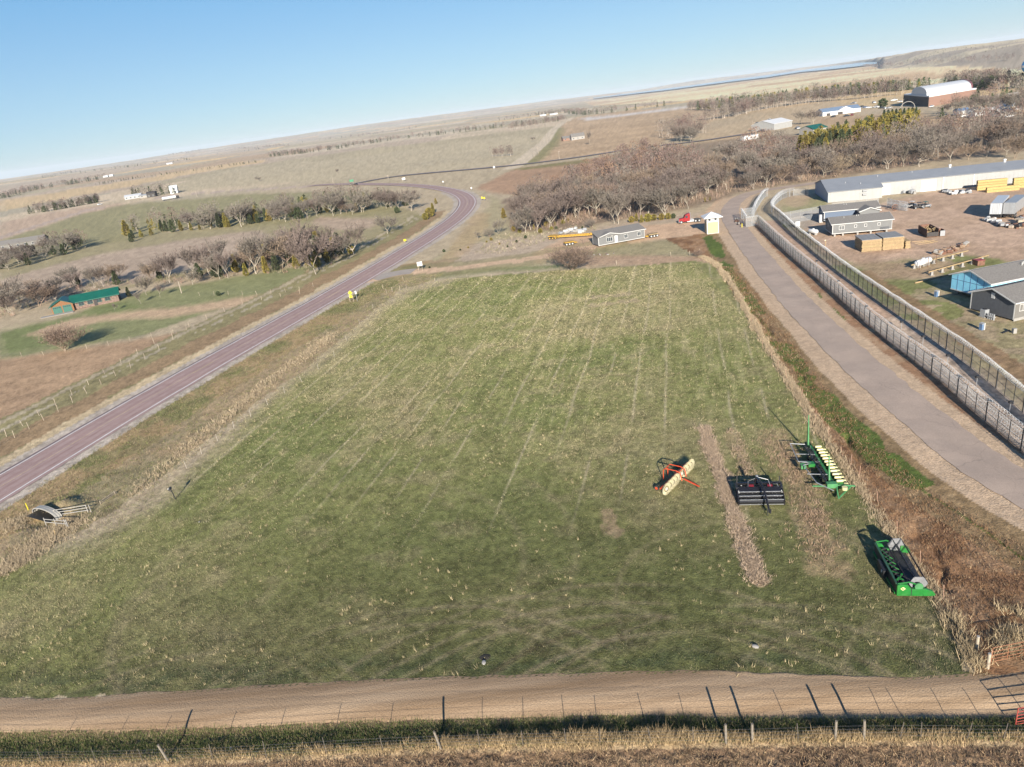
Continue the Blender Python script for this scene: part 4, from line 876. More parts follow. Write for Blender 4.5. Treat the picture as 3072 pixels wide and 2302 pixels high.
# hedge of dark pines before the gym
for i, x in enumerate(range(2652, 2752, 12)):
    P = G(x, 350 - (x - 2652) * .09); tree(P, px_h(P, 350 - (x - 2652) * .09 - 20), ('cpine', i % 3), f'dark green pine, {ORD[i]} from the left in the short hedge before the gym', cat='pine', name='pine_tree', sx=1.3)
for x, y, t, l in ((2648, 322, 297, 'round dark pine among the parked cars'), (2772, 317, 297, 'round green pine against the black wall of the gym'), (2920, 310, 285, 'green cedar right before the arched white gym roof')):
    P = G(x, y); tree(P, px_h(P, t), ('rpine', 0), l, cat='pine', name='pine_tree', sx=1.2)

# --- belts of trees far away: each belt reads as one mass
def belt(name, label, cat, line, depth, n, H, cols, seed):
    g = np.random.default_rng(seed); L = resample(G2(*line), 5.); V = []; T = []; tot = 0
    for i in range(n):
        q = L[g.integers(len(L))] + g.normal(0, depth / 2, 2) * [.4, 1]; c = cols[g.integers(len(cols))]
        kind = 'cedar' if c in ('gold', 'dark', 'pine') else 'bare'; h = H * (.6 + .6 * g.random()) * (.75 if kind == 'cedar' else 1)
        v, m = far_tree(g, h, kind); v = v + [q[0], q[1], hz(*q) - .1]; V.append(v)
        tc = np.array(TC[c]) * (.8 + .4 * g.random()); t = np.tile(tc, (len(v), 1)); t[-6:] = (.36, .31, .26); T.append(t)
    V = np.concatenate(V); T = np.concatenate(T)
    o = npmesh(name, V, np.arange(len(V)).reshape(-1, 3), M_TINT, tint=T); tag(o, label, cat, kind='stuff')
belt('tree_belt', 'long dark shelter belt of trees along the pale ridge left of the gravel road', 'tree belt', [(810, 470), (900, 462), (980, 452), (1100, 433), (1230, 415), (1400, 395), (1500, 383), (1600, 372), (1690, 362)], 16, 420, 11, ['grey', 'grey', 'plum', 'dark'], 31)
belt('tree_belt', 'shelter belt behind the farm at the far left horizon', 'tree belt', [(0, 598), (70, 580), (120, 567), (200, 556), (300, 538)], 25, 170, 12, ['dark', 'plum', 'grey'], 32)
belt('tree_belt', 'straight dark row of trees on the left, left of the white pickup', 'tree belt', [(100, 640), (150, 634), (200, 625), (262, 614), (300, 606)], 8, 110, 9.5, ['dark', 'grey', 'plum'], 33)
belt('tree_belt', 'thin line of bushes crossing the far left pasture', 'tree belt', [(290, 555), (400, 537), (450, 530), (560, 517), (700, 497), (770, 488)], 8, 120, 6, ['grey', 'dark'], 34)
belt('tree_belt', 'dark grove just below the horizon left of centre', 'tree belt', [(510, 467), (560, 461), (610, 452)], 40, 60, 22, ['plum', 'grey'], 35)
belt('tree_belt', 'faint tree line above the golden strip near the horizon', 'tree belt', [(630, 456), (720, 447), (860, 443), (960, 428), (1040, 417), (1150, 400), (1250, 388)], 40, 190, 14, ['far', 'grey', 'plum'], 36)
belt('tree_belt', 'double belt of trees where the gravel road meets the river flats', 'tree belt', [(1500, 362), (1560, 355), (1620, 345), (1700, 338), (1760, 345), (1840, 338), (1920, 328), (2000, 318)], 30, 330, 13, ['grey', 'plum', 'grey', 'dark'], 37)
belt('tree_belt', 'front row of bare trunks left of the far end of the gravel road', 'tree belt', [(1530, 392), (1580, 383), (1640, 373), (1700, 362)], 10, 90, 11, ['grey', 'plum'], 38)
belt('tree_belt', 'belt of bare trees along the striped brown field', 'tree belt', [(2135, 360), (2200, 350), (2260, 333), (2360, 318), (2450, 306), (2540, 300), (2640, 291), (2700, 284)], 14, 260, 13, ['grey', 'plum', 'grey'], 39)
belt('tree_belt', 'green pine wood bordering the golden river flats', 'tree belt', [(2120, 328), (2240, 315), (2330, 305), (2430, 292), (2520, 283), (2660, 276), (2740, 270)], 26, 300, 15, ['pine', 'pine', 'grey', 'gold'], 40)
belt('tree_belt', 'bare wood in front of the pine wood beside the pale strip', 'tree belt', [(2065, 328), (2110, 330), (2160, 330), (2240, 322)], 16, 80, 12, ['grey', 'plum'], 41)
belt('tree_belt', 'dark wood behind the arched white gym', 'tree belt', [(2740, 268), (2800, 262), (2900, 255), (2980, 268), (3072, 262), (3150, 255)], 22, 210, 14, ['plum', 'grey', 'pine'], 42)
belt('tree_belt', 'bluish tree line at the foot of the hills beyond the river flats', 'tree belt', [(2590, 199), (2652, 198), (2720, 196), (2780, 189), (2860, 186), (2960, 182), (3072, 178), (3200, 170)], 50, 420, 10, ['far', 'plum', 'far'], 43)
belt('tree_belt', 'scattered brush on the dull hillsides beyond the flats', 'brush', [(2700, 186), (2780, 178), (2860, 172), (2960, 162), (3072, 152)], 420, 300, 5, ['far', 'dark', 'far'], 44)
belt('tree_belt', 'low tree clump on the pale slope left of the gravel road crossing', 'tree clump', [(1480, 470), (1500, 470), (1530, 468)], 7, 26, 8, ['plum', 'grey'], 45)
belt('tree_belt', 'bare trees behind the white farmhouse on the far left road', 'tree belt', [(405, 590), (440, 588), (500, 583), (525, 580)], 12, 40, 10, ['grey', 'grey', 'dark'], 46)
belt('tree_belt', 'scattered far trees and hedges in the distant left fields', 'trees', [(450, 495), (520, 487), (600, 478), (200, 520), (130, 535), (900, 430), (1100, 405), (1350, 372), (1450, 355)], 60, 130, 13, ['far', 'dark'], 47)
# interiors of the woods beyond the trees counted above
if FARB:
    g = np.random.default_rng(48); V = []; T = []
    for x, y, z, H, kind, c in FARB:
        v, m = far_tree(g, H, kind); V.append(v + [x, y, z]); t = np.tile(np.array(TC[c]) * (.8 + .4 * g.random()), (len(v), 1)); t[-6:] = (.36, .31, .26); T.append(t)
    V = np.concatenate(V); o = npmesh('woodland', V, np.arange(len(V)).reshape(-1, 3), M_TINT, tint=np.concatenate(T)); tag(o, 'dense back part of the brown creek woods', 'woodland', kind='stuff')
# brush on the floor of the woods
def brush(name, label, poly, sp, Hr, cols, seed, nt=14, tw=.05):
    g = np.random.default_rng(seed); pts = scatter(poly, sp, seed); V = []; T = []
    for q in pts:
        h = g.uniform(*Hr); n = nt; P = np.array([q[0], q[1], hz(*q)]) + g.normal(0, .3, (n, 3)) * [h, h, .1]; P[:, 2] = hz(*q) + g.random(n) * h * .3
        D = g.normal(0, .5, (n, 3)) + [0, 0, 1.]; s = np.cross(D, g.normal(0, 1, (n, 3))); s /= np.linalg.norm(s, axis=1)[:, None]
        V.append(np.stack([P - s * tw, P + s * tw, P + D * h * .7], 1).reshape(-1, 3)); T.append(np.tile(np.array(cols[g.integers(len(cols))]) * (.8 + .4 * g.random()), (n * 3, 1)))
    if V:
        V = np.concatenate(V); o = npmesh(name, V, np.arange(len(V)).reshape(-1, 3), M_TINT, tint=np.concatenate(T)); tag(o, label, 'undergrowth', kind='stuff')
brush('undergrowth', 'brown undergrowth and saplings on the floor of the creek wood', [(1530, 700), (1660, 692), (1760, 674), (1900, 660), (2060, 630), (2190, 585), (2420, 548), (2800, 484), (3100, 440), (3100, 400), (2700, 430), (2400, 500), (2150, 520), (1900, 500), (1700, 590), (1560, 620)], 3.0, (1., 3.), [(.24, .165, .13), (.28, .2, .14), (.2, .15, .12)], 50, nt=12, tw=.045)
brush('undergrowth', 'dry grey brush covering the slope left of the modular home', [(1420, 760), (1500, 705), (1650, 692), (1780, 672), (1790, 690), (1680, 705), (1600, 740), (1500, 765)], 1.7, (.4, .9), [(.33, .27, .2), (.28, .24, .17), (.22, .2, .12)], 51, nt=10, tw=.05)
brush('undergrowth', 'low brush under the trees of the left tree rows', [(0, 965), (150, 905), (330, 862), (560, 852), (770, 824), (950, 822), (1060, 768), (1000, 735), (760, 790), (540, 826), (150, 868), (0, 905)], 3.2, (.8, 2.2), [(.26, .17, .13), (.24, .2, .14), (.10, .10, .05)], 52)
print('trees', NTREE[0], 'stuff trees', len(FARB))
# ================================================================ building kit
WHITE = mat('white_painted_trim', (0.422, 0.416, 0.400), .5, var=.05)
GLASS = mat('dark_window_glass', (.035, .045, .055), .08, var=.1, spec=.6)
METALW = mat('white_ribbed_metal', (0.281, 0.281, 0.273), .45, var=.05, scale=.6, bump=.05, bscale=2, dirt=.12)
ROOFG = mat('grey_shingles', (0.157, 0.145, 0.132), .95, var=.22, scale=5, bump=.3, bscale=6)
ROOFM = mat('grey_metal_roof', (0.204, 0.211, 0.221), .45, var=.06, scale=.4, metal=.0)
SID = mat('grey_lap_siding', (0.140, 0.141, 0.140), .7, var=.05, scale=1)
SIDD = mat('charcoal_siding', (.075, .078, .085), .75, var=.1, scale=2)
SIDT = mat('taupe_siding', (0.139, 0.130, 0.118), .75, var=.06)
SIDB = mat('slate_blue_siding', (0.090, 0.118, 0.169), .7, var=.06)
WRAP = mat('sky_blue_house_wrap', (.24, .58, .74), .45, var=.08, scale=1)
CREAM = mat('pale_yellow_panel', (0.357, 0.298, 0.178), .7, var=.05)
GREENR = mat('green_metal_roof', (0.007, 0.084, 0.057), .4, var=.12, scale=.8)
CEDARW = mat('orange_cedar_boards', (0.180, 0.086, 0.038), .8, var=.2, scale=3)
STONE = mat('pinkish_field_stone', (0.165, 0.112, 0.090), .9, var=.45, scale=2.2, bump=.4, bscale=4)
GREEND = mat('green_door_paint', (.025, .10, .075), .5)
STEEL = mat('galvanised_steel', (0.336, 0.344, 0.352), .4, metal=.55, var=.15)
STEELD = mat('dull_steel_posts', (.06, .062, .065), .55, metal=.3, var=.15)
STEELM = mat('grey_mesh_wire', (.20, .205, .21), .5, var=.1)
RAZOR = mat('silver_razor_wire', (.42, .43, .44), .35, metal=.2, var=.2)
MESHF = mat('chain_link_mesh', (.34, .345, .345), .5, metal=.2, var=.1, alpha=.36)
BLACK = mat('black_gloss_paint', (.012, .012, .014), .18, var=.15, spec=.6)
BLACKM = mat('matt_black_steel', (.022, .022, .024), .5, var=.2)
RUBBER = mat('tyre_rubber', (.025, .024, .023), .85, var=.2)
REDP = mat('red_paint', (0.237, 0.013, 0.015), .3, var=.08)
ORED = mat('orange_red_paint', (0.434, 0.059, 0.021), .4, var=.15)
YELP = mat('machine_yellow_paint', (0.396, 0.228, 0.024), .45, var=.15, dirt=.25)
GRNP = mat('tractor_green_paint', (.014, .145, .025), .4, var=.2, scale=2, dirt=.2)
GRNP2 = mat('faded_green_paint', (0.056, 0.190, 0.073), .5, var=.2, scale=2)
HOPY = mat('pale_yellow_plastic', (0.530, 0.476, 0.245), .45, var=.08)
RAKEY = mat('cream_rake_wheel', (0.472, 0.421, 0.268), .6, var=.12, scale=4)
WOOD = mat('weathered_wood_post', (0.320, 0.264, 0.200), .9, var=.3, scale=3, objvar=.2)
LUMB = mat('fresh_lumber', (0.307, 0.218, 0.116), .75, var=.22, scale=3, objvar=.12)
LUMBY = mat('yellow_pine_lumber', (0.400, 0.286, 0.108), .75, var=.16, scale=3, objvar=.1)
GREYT = mat('weathered_grey_boards', (0.209, 0.206, 0.202), .85, var=.12, scale=2)
CONC = mat('pale_concrete', (0.262, 0.247, 0.226), .9, var=.12)
RUST = mat('rusty_brown_steel', (.14, .07, .045), .8, var=.4, scale=2)
ORGATE = mat('faded_orange_gate', (.22, .10, .05), .6, var=.3, scale=4)
REDGATE = mat('dull_red_gate', (.30, .055, .04), .6, var=.3, scale=4)
BRICK = mat('brown_red_brick', (.21, .125, .095), .9, var=.15)
SHADE = mat('dark_brown_wall', (.045, .04, .038), .8)
WHITEG = mat('bright_white_roof', (0.512, 0.512, 0.506), .5, var=.03)
ALU = mat('trailer_white_panel', (0.405, 0.416, 0.427), .35, var=.05)
ALUG = mat('trailer_grey_panel', (0.252, 0.258, 0.264), .4, var=.06)
BLUEC = mat('clinic_blue_grey_roof', (.15, .20, .27), .5, var=.06)
SIGNY = mat('sign_yellow', (0.600, 0.510, 0.022), .5, var=.03)
SIGNW = mat('sign_white', (0.656, 0.656, 0.640), .5, var=.03)
SIGNG = mat('sign_green', (.02, .16, .08), .5)
TARB = mat('steel_blue_paint', (.10, .16, .26), .45)
POLE = mat('utility_pole_wood', (.30, .25, .20), .9, var=.2)
TANKB = mat('water_tower_blue', (.03, .25, .50), .35, var=.05)
def window(root, face, u, z, w, h, L=0, Wd=0, panes=2, frame=.09, arch=False, m=None):
    """face f: front (y=0), l: left (x=0), r: right (x=L)"""
    a = MB()
    def T(p, q, r):   # along, out, up
        return {'f': (u + p, -q, z + r), 'l': (-q, u + p, z + r), 'r': (L + q, u + p, z + r)}[face]
    def bx(mb, p0, p1, r0, r1, q0, q1):
        A, B = T(p0, q0, r0), T(p1, q1, r1); mb.bb(min(A[0], B[0]), max(A[0], B[0]), min(A[1], B[1]), max(A[1], B[1]), min(A[2], B[2]), max(A[2], B[2]))
    f = frame
    bx(a, -f, w + f, -f, 0, -.02, .05); bx(a, -f, w + f, h, h + f, -.02, .05); bx(a, -f, 0, 0, h, -.02, .05); bx(a, w, w + f, 0, h, -.02, .05)
    for i in range(1, panes): bx(a, w * i / panes - f * .45, w * i / panes + f * .45, 0, h, -.02, .045)
    o = a.build('window', m or WHITE, root)
    for i in range(panes):
        p = MB(); bx(p, w * i / panes + f * .3, w * (i + 1) / panes - f * .3, .02, h - .02, -.02, .015); p.build('pane', GLASS, o)
    return o
def gable(root, L, Wd, z0, H, rise, wm, rm, tm=None, ov=.35, th=.12, wmf=None, x0=0., y0=0., rname='roof', wname='wall', both=True, siding=0):
    tm = tm or WHITE; a = MB()
    a.poly([(x0, y0, z0), (x0 + L, y0, z0), (x0 + L, y0 + Wd, z0), (x0, y0 + Wd, z0), (x0, y0, H), (x0 + L, y0, H), (x0 + L, y0 + Wd, H), (x0, y0 + Wd, H), (x0, y0 + Wd / 2, H + rise), (x0 + L, y0 + Wd / 2, H + rise)],
           [(0, 1, 5, 4), (1, 2, 6, 9, 5), (2, 3, 7, 6), (3, 0, 4, 8, 7), (3, 2, 1, 0)])
    w = a.build(wname, wm, root)
    if siding:   # lap boards of the front: thin proud courses
        s = MB(); z = z0 + .12
        while z < H - .1: s.bb(x0 + .1, x0 + L - .1, y0 - .018, y0 + .01, z, z + siding * .72); z += siding
        s.build('siding_courses', wmf or wm, root)['kind'] = 'stuff'
    sl = rise / (Wd / 2); A, B = x0 - ov, x0 + L + ov; e = ov
    def slope(y_e, y_r):
        r = MB(); ze = H - sl * e; zr = H + rise
        r.poly([(A, y_e, ze + .02), (B, y_e, ze + .02), (B, y_r, zr + .02), (A, y_r, zr + .02), (A, y_e, ze + th), (B, y_e, ze + th), (B, y_r, zr + th), (A, y_r, zr + th)],
               [(3, 2, 1, 0), (4, 5, 6, 7), (0, 1, 5, 4), (1, 2, 6, 5), (2, 3, 7, 6), (3, 0, 4, 7)]); return r
    yr = y0 + Wd / 2
    o = slope(y0 - e, yr).build(rname, rm, root); slope(y0 + Wd + e, yr).build(rname, rm, root)
    # fascia boards and rakes
    f = MB(); ze = H - sl * e
    f.bb(A - .03, B + .03, y0 - e - .05, y0 - e, ze - .06, ze + th + .02); f.bb(A - .03, B + .03, y0 + Wd + e, y0 + Wd + e + .05, ze - .06, ze + th + .02)
    for X in (A - .02, B + .02):
        for ya, yb in ((y0 - e, yr), (y0 + Wd + e, yr)): f.beam((X, ya, ze + .05), (X, yb, H + rise + .05), .05, .2)
    f.build('fascia', tm, root)
    return o
def corners(root, L, Wd, z0, H, m=None, w=.14):
    for x in (0, L):
        for y in (0, Wd): MB().bb(x - w / 2 if x else -.025, x + .025 if x else w, y - .025 if y == 0 else y - w, w if y == 0 else y + .025, z0, H).build('corner_trim', m or WHITE, root)
def bld(name, label, cat, x, y, rz, group=None, z=None):
    return thing(name, label, cat, (x, y, hz(x, y) if z is None else z), R(rz), group)
def vents(root, pts, m=None, h=.5, r=.07):
    for x, y, z in pts: MB().cyl((x, y, z), (x, y, z + h), r, 6).build('roof_vent', m or WHITE, root)

# --- 1 long white metal building
b = bld('factory_building', 'very long low white metal building with grey roof behind the work yard', 'building', 105.3, 222.3, -14.6)
L1, Wd, e1, e2, sb, rg = 15.4, 22., 3.2, 4.03, 4., 5.5; LL = 92.
MB().poly([(0, 0, 0), (L1, 0, 0), (L1, sb, 0), (LL, sb, 0), (LL, Wd, 0), (0, Wd, 0), (0, 0, e1), (L1, 0, e1), (L1, sb, e2), (LL, sb, e2), (LL, Wd, e1), (0, Wd, e1), (0, Wd / 2, rg), (LL, Wd / 2, rg)],
          [(0, 1, 7, 6), (1, 2, 8, 7), (2, 3, 9, 8), (3, 4, 10, 13, 9), (4, 5, 11, 10)]).build('wall', METALW, b)
g_ = MB().poly([(0, 0, 0), (0, Wd, 0), (0, Wd, e1), (0, Wd / 2, rg), (0, 0, e1), (-.06, 0, 0), (-.06, Wd, 0), (-.06, Wd, e1), (-.06, Wd / 2, rg), (-.06, 0, e1)], [(5, 6, 7, 8, 9), (0, 5, 9, 4), (1, 6, 7, 2), (2, 7, 8, 3), (3, 8, 9, 4)]).build('end_wall', mat('shade_blue_end_wall', (.27, .33, .42), .5, var=.05), b, label='gable end with bluish shade painted in')  # end face away from the sun: bluish shade put into the wall colour
MB().poly([(-.4, -.4, e1 - .03), (L1 + .3, -.4, e1 - .03), (L1 + .3, sb - .4, e2 - .05), (LL + .4, sb - .4, e2 - .05), (LL + .4, Wd / 2, rg + .06), (-.4, Wd / 2, rg + .06), (-.4, -.4, e1 + .09), (L1 + .3, -.4, e1 + .09), (L1 + .3, sb - .4, e2 + .07), (LL + .4, sb - .4, e2 + .07), (LL + .4, Wd / 2, rg + .18), (-.4, Wd / 2, rg + .18)],
          [(5, 4, 3, 2, 1, 0), (6, 7, 8, 9, 10, 11), (0, 1, 7, 6), (1, 2, 8, 7), (2, 3, 9, 8), (3, 4, 10, 9), (5, 0, 6, 11)]).build('roof', ROOFM, b)
MB().poly([(-.4, Wd / 2, rg + .16), (LL + .4, Wd / 2, rg + .16), (LL + .4, Wd + .4, e1 + .09), (-.4, Wd + .4, e1 + .09), (-.4, Wd / 2, rg + .05), (LL + .4, Wd / 2, rg + .05), (LL + .4, Wd + .4, e1), (-.4, Wd + .4, e1)], [(0, 1, 2, 3), (7, 6, 5, 4), (0, 3, 7, 4), (2, 1, 5, 6), (3, 2, 6, 7)]).build('roof', BLUEC, b, label='rear roof slope with bluish sky tint painted in')  # rear slope in clinic blue: sky reflection and shade put into the colour
r_ = MB(); x = .6
while x < LL:
    y = 0 if x < L1 else sb; r_.bb(x, x + .05, y - .03, y + .01, .1, (e1 if x < L1 else e2) - .1); x += 1.2
for y in np.arange(.6, Wd, 1.2): r_.bb(-.10, -.05, y, y + .05, .1, e1 + (rg - e1) * (1 - abs(y - Wd / 2) / (Wd / 2)) - .15)
r_.build('wall_ribs', METALW, b)['kind'] = 'stuff'
for x, w in ((L1 + .6, 2.6), (27.2, 4.2), (33.2, .25), (41.5, .2)): MB().bb(x, x + w, sb - .09, sb - .02, .05, 3.3 if w > 1 else 3.8).build('garage_door' if w > 1 else 'downspout', WHITEG, b)
for x in (24.5,): MB().bb(x, x + .95, sb - .08, sb - .02, .05, 2.1).build('side_door', ALUG, b)
for z in (1.5, 2.6): MB().bb(9.8, 11.0, -.5, 0, z - .2, z + .3).build('wall_unit', ALUG, b)
vents(b, [(6, 6, 4.5), (10, 4, 4.1), (16, 9, 5.2), (26, 9.5, 5.3)]); 
for x in (37, 52.): MB().cyl((x, 10.8, 5.4), (x, 10.8, 6.2), .35, 10).sphere((x, 10.8, 6.3), .5, 10, 6, (1, 1, .5)).build('turbine_vent', WHITEG, b)
# --- 2,3 grey modular homes in the yard
b = bld('modular_home', 'light grey modular home on short piers, front one of the yard pair', 'house', 83.7, 173.9, -12.4)
gable(b, 13.6, 7.2, .8, 3.15, 1.05, SID, ROOFG, siding=.2); corners(b, 13.6, 7.2, .8, 3.1)
MB().bb(-.06, 13.66, -.06, 7.26, .7, .86).build('sill_beam', WHITE, b)
for x, w, n in ((1.6, 1.1, 2), (5.1, .45, 1), (7.4, .45, 1), (10.4, .5, 1)): window(b, 'f', x, 1.95 if n == 1 else 1.7, w, .55 if n == 1 else .85, panes=n)
MB().bb(11.0, 13.0, -.12, -.02, .85, 1.45).build('meter_box', SIDD, b)
for x in (.7, 2.6, 6., 9, 12.6):
    for y in (.6, 3.6, 6.6): MB().bb(x - .2, x + .2, y - .2, y + .2, -.15, .72).build('pier', CONC, b)
vents(b, [(3.2, 2.6, 3.9), (6.2, 3.0, 4.0), (6.6, 3.0, 4.0)], h=.45)
window(b, 'l', 4.2, 1.8, .8, .8, panes=1)
b = bld('modular_home', 'grey modular home with white gabled porch, rear one of the yard pair', 'house', 89.8, 191.6, -14)
gable(b, 13.6, 7.2, .7, 3.15, 1.05, SIDB, ROOFG); corners(b, 13.6, 7.2, .7, 3.1)
a = MB(); w_, x_ = 4.8, 8.2
a.poly([(x_, -3.2, .7), (x_ + w_, -3.2, .7), (x_ + w_, 0, .7), (x_, 0, .7), (x_, -3.2, 2.9), (x_ + w_, -3.2, 2.9), (x_ + w_, 0, 2.9), (x_, 0, 2.9), (x_ + w_ / 2, -3.2, 3.7), (x_ + w_ / 2, 1.5, 3.7)], [(0, 1, 5, 8, 4), (1, 2, 6, 5), (3, 0, 4, 7)]); a.build('porch_wall', SID, b)
for sgn in (-1, 1):
    xe = x_ + w_ / 2 + sgn * (w_ / 2 + .35); MB().poly([(xe, -3.6, 2.8), (x_ + w_ / 2, -3.6, 3.72), (x_ + w_ / 2, 2.0, 3.72), (xe, 2.0, 2.8), (xe, -3.6, 2.92), (x_ + w_ / 2, -3.6, 3.84), (x_ + w_ / 2, 2.0, 3.84), (xe, 2.0, 2.92)], [(0, 1, 2, 3), (7, 6, 5, 4), (0, 4, 5, 1), (3, 2, 6, 7), (0, 3, 7, 4)]).build('porch_roof', ROOFG, b)
    MB().beam((xe, -3.63, 2.84), (x_ + w_ / 2, -3.63, 3.78), .06, .22).build('porch_fascia', WHITE, b)
vents(b, [(5.5, 2.8, 3.9), (6.1, 2.8, 3.9)], h=.4)
MB().bb(-.9, 0, 1.2, 2.6, .1, 2.2).build('entry_porch', WHITE, b); window(b, 'l', 3.5, 1.7, 1., .9, panes=1)
for x in (1, 5, 9, 13): MB().bb(x - .2, x + .2, .2, .6, -.15, .75).build('pier', CONC, b)
# --- 4 lumber stacks with grey covers
def plank_stack(x, y, rz, L, D, n, lh, label, m, top=None, cat='lumber stack', group=None, jit=.06, planks=7):
    t = thing('lumber_stack', label, cat, (x, y, hz(x, y) - .02), R(rz), group); z = .12
    for xx in (.3, L / 2, L - .3): MB().bb(xx - .06, xx + .06, .05, D - .05, 0, .12).build('bearer', WOOD, t)
    for i in range(n):
        a = MB(); o = random.uniform(-jit, jit); pw = D / planks
        for k in range(planks): a.bb(o + random.uniform(-.05, .05), L + o + random.uniform(-.08, .08), k * pw + .012, (k + 1) * pw - .012, z, z + lh * .76)
        if i % 2: 
            for xx in (.35, L / 2, L - .35): a.bb(xx - .04, xx + .04, .02, D - .02, z + lh * .76, z + lh)
        a.build('plank_layer', m, t); z += lh
    if top:
        for k in range(6): MB().bb(-.1 + L / 6 * k + .03, -.1 + L / 6 * (k + 1), -.12, D + .1, z - .04, z + .05 + .01 * (k % 2)).build('cover_board', top, t)
    return t
plank_stack(81.5, 155.1, -12.4, 4.1, 5.8, 11, .235, 'tall stack of new planks with grey cover, left of the pair', LUMB, GREYT, group='covered lumber stacks')
plank_stack(85.75, 154.2, -12.4, 4.3, 5.8, 11, .245, 'tall stack of new planks with grey cover, right of the pair', LUMB, GREYT, group='covered lumber stacks')
plank_stack(90.3, 153.3, -12.4, 1.0, 3.4, 7, .235, 'short lower pile of planks at the right end of the covered stacks', LUMB)
for i in range(5):
    P = G(2735 + i * 9, 727 + i * 4 % 11); o = MB().beam((0, 0, .06), (3.4, -.6 + .25 * i, .08), .14, .09).build('loose_board', LUMB); o.location = P; tag(o, f'loose board lying right of the covered stacks, {ORD[i]} of five', 'board', 'loose boards beside the stacks')
# yellow pine packs against the white building
def packs(px, py, rz, rows, label0, group):
    P = G(px, py); k = 0
    for r, (n, L, off, D) in enumerate(rows):
        for j in range(n):
            a = thing('lumber_pack', f'{label0}, {ORD[k]} pack up' if len(rows) * rows[0][0] > 1 else label0, 'lumber pack', P, R(rz), group); z = j * .72
            for s in range(4):
                q = MB()
                for w in range(6): q.bb(off + random.uniform(-.06, .06), off + L + random.uniform(-.1, .1), r * 1.3 + w * .2 + .01, r * 1.3 + (w + 1) * .2 - .01, z + s * .165, z + s * .165 + .15)
                q.build('board_course', LUMBY, a)
            for x in (.4, L / 2, L - .5): MB().bb(off + x, off + x + .09, r * 1.3, r * 1.3 + 1.2, z - .06, z).build('bearer', WOOD, a)
            k += 1
packs(2958, 579, -16, [(2, 8.2, .2, 1.2)], 'yellow pine boards in the low front pile by the building', 'low front pile of yellow pine')
packs(2936, 572, -16, [(4, 7.6, -.4, 1.2)], 'yellow pine boards in the tall rear pile by the building', 'tall rear pile of yellow pine')
packs(3035, 566, -16, [(4, 9., .4, 1.2)], 'yellow pine boards in the pile at the right picture edge', 'right pile of yellow pine')
# --- roll-off container with a small bin beside it
def dumpster():
    t = bld('skip_container', 'open rusty-black roll-off container full of scrap in the yard', 'dumpster', 99.2, 160.2, -14)
    L, D, H = 2.5, 6.2, 1.9
    for nm, q in (('side_wall', (0, .08, 0, D)), ('side_wall', (L - .08, L, 0, D)), ('end_wall', (0, L, D - .08, D)), ('tailgate', (0, L, 0, .08))): MB().bb(*q, .2, H if nm != 'tailgate' else 1.2).build(nm, RUST if nm != 'tailgate' else SHADE, t)
    MB().bb(0, L, 0, D, .15, .25).build('floor_plate', RUST, t)
    for i in range(8): MB().bb(-.08, 0, .3 + i * .75, .42 + i * .75, .2, H).build('rib', SHADE, t); MB().bb(L, L + .08, .3 + i * .75, .42 + i * .75, .2, H).build('rib', SHADE, t)
    a = MB(); g = random.Random(3)
    for i in range(46): p = Vector((g.uniform(.2, L - .2), g.uniform(.3, D - .3), g.uniform(.5, 1.7))); a.beam(p, p + Vector((g.uniform(-1, 1), g.uniform(-1, 1), g.uniform(-.3, .4))) * .8, .12, .08)
    a.build('scrap_boards', LUMB, t)['kind'] = 'stuff'
    t = bld('scrap_bin', 'small pale-fronted bin right beside the roll-off container', 'bin', 102.1, 159.9, -14)
    for nm, q in (('front_panel', (0, 1.1, 0, .06)), ('side_panel', (0, .06, 0, 2.6)), ('side_panel', (1.04, 1.1, 0, 2.6)), ('back_panel', (0, 1.1, 2.54, 2.6))): MB().bb(*q, .1, 1.35).build(nm, ALUG if nm == 'front_panel' else RUST, t)
    MB().bb(0, 1.1, 0, 2.6, .05, .12).build('base', RUST, t)
dumpster()
# --- two semi-trailers
def trailer(x, y, rz, m, label, L=11.5):
    t = bld('box_trailer', label, 'trailer', x, y, rz); MB().bb(0, 2.45, 0, L, 1.1, 3.75).build('cargo_box', m, t, bevel=.04)
    f = MB(); 
    for x0 in (-.03, 2.40): f.bb(x0, x0 + .08, -.04, .04, 1.05, 3.8)
    f.bb(-.03, 2.48, -.04, .04, 3.7, 3.8); f.build('door_frame', ALUG, t)
    for x0 in (.05, 1.25): MB().bb(x0, x0 + 1.13, -.05, .0, 1.15, 3.68).build('rear_door', m, t)
    for x0 in (.6, .95, 1.5, 1.85): MB().cyl((x0, -.09, 1.2), (x0, -.09, 3.65), .025, 5).build('lock_rod', STEEL, t)
    MB().bb(.3, 2.15, .1, L - .5, .85, 1.1).build('chassis', BLACKM, t)
    for yy in (1.1, 2.4):
        for xx in (.05, 2.1): wheel(t, (xx + .15, yy, .5), .5, .3, 'x')
    MB().bb(.2, 2.25, -.02, .08, .5, .62).bb(.5, .6, 0, .06, .6, 1.1).bb(1.85, 1.95, 0, .06, .6, 1.1).build('bumper_bar', BLACKM, t)
    MB().bb(.5, .65, L - 2, L - 1.85, 0, .9).bb(1.8, 1.95, L - 2, L - 1.85, 0, .9).build('landing_gear', BLACKM, t)
    return t
def wheel(root, c, r, w, axis='y', rim=None):
    c = Vector(c); d = Vector((w / 2, 0, 0)) if axis == 'x' else Vector((0, w / 2, 0))
    o = MB().tube([c - d, c - d * .8, c + d * .8, c + d], [r * .9, r, r, r * .9], 14).build('wheel', RUBBER, root, smooth=False)
    MB().cyl(c - d * 1.04, c + d * 1.04, r * .55, 10).build('rim', rim or STEEL, o)
    return o
trailer(121.2, 171.2, -42, ALU, 'bright white box trailer standing nose away, left of the pair')
trailer(123.3, 169.6, -47, ALUG, 'grey box trailer with pale doors, right of the pair')
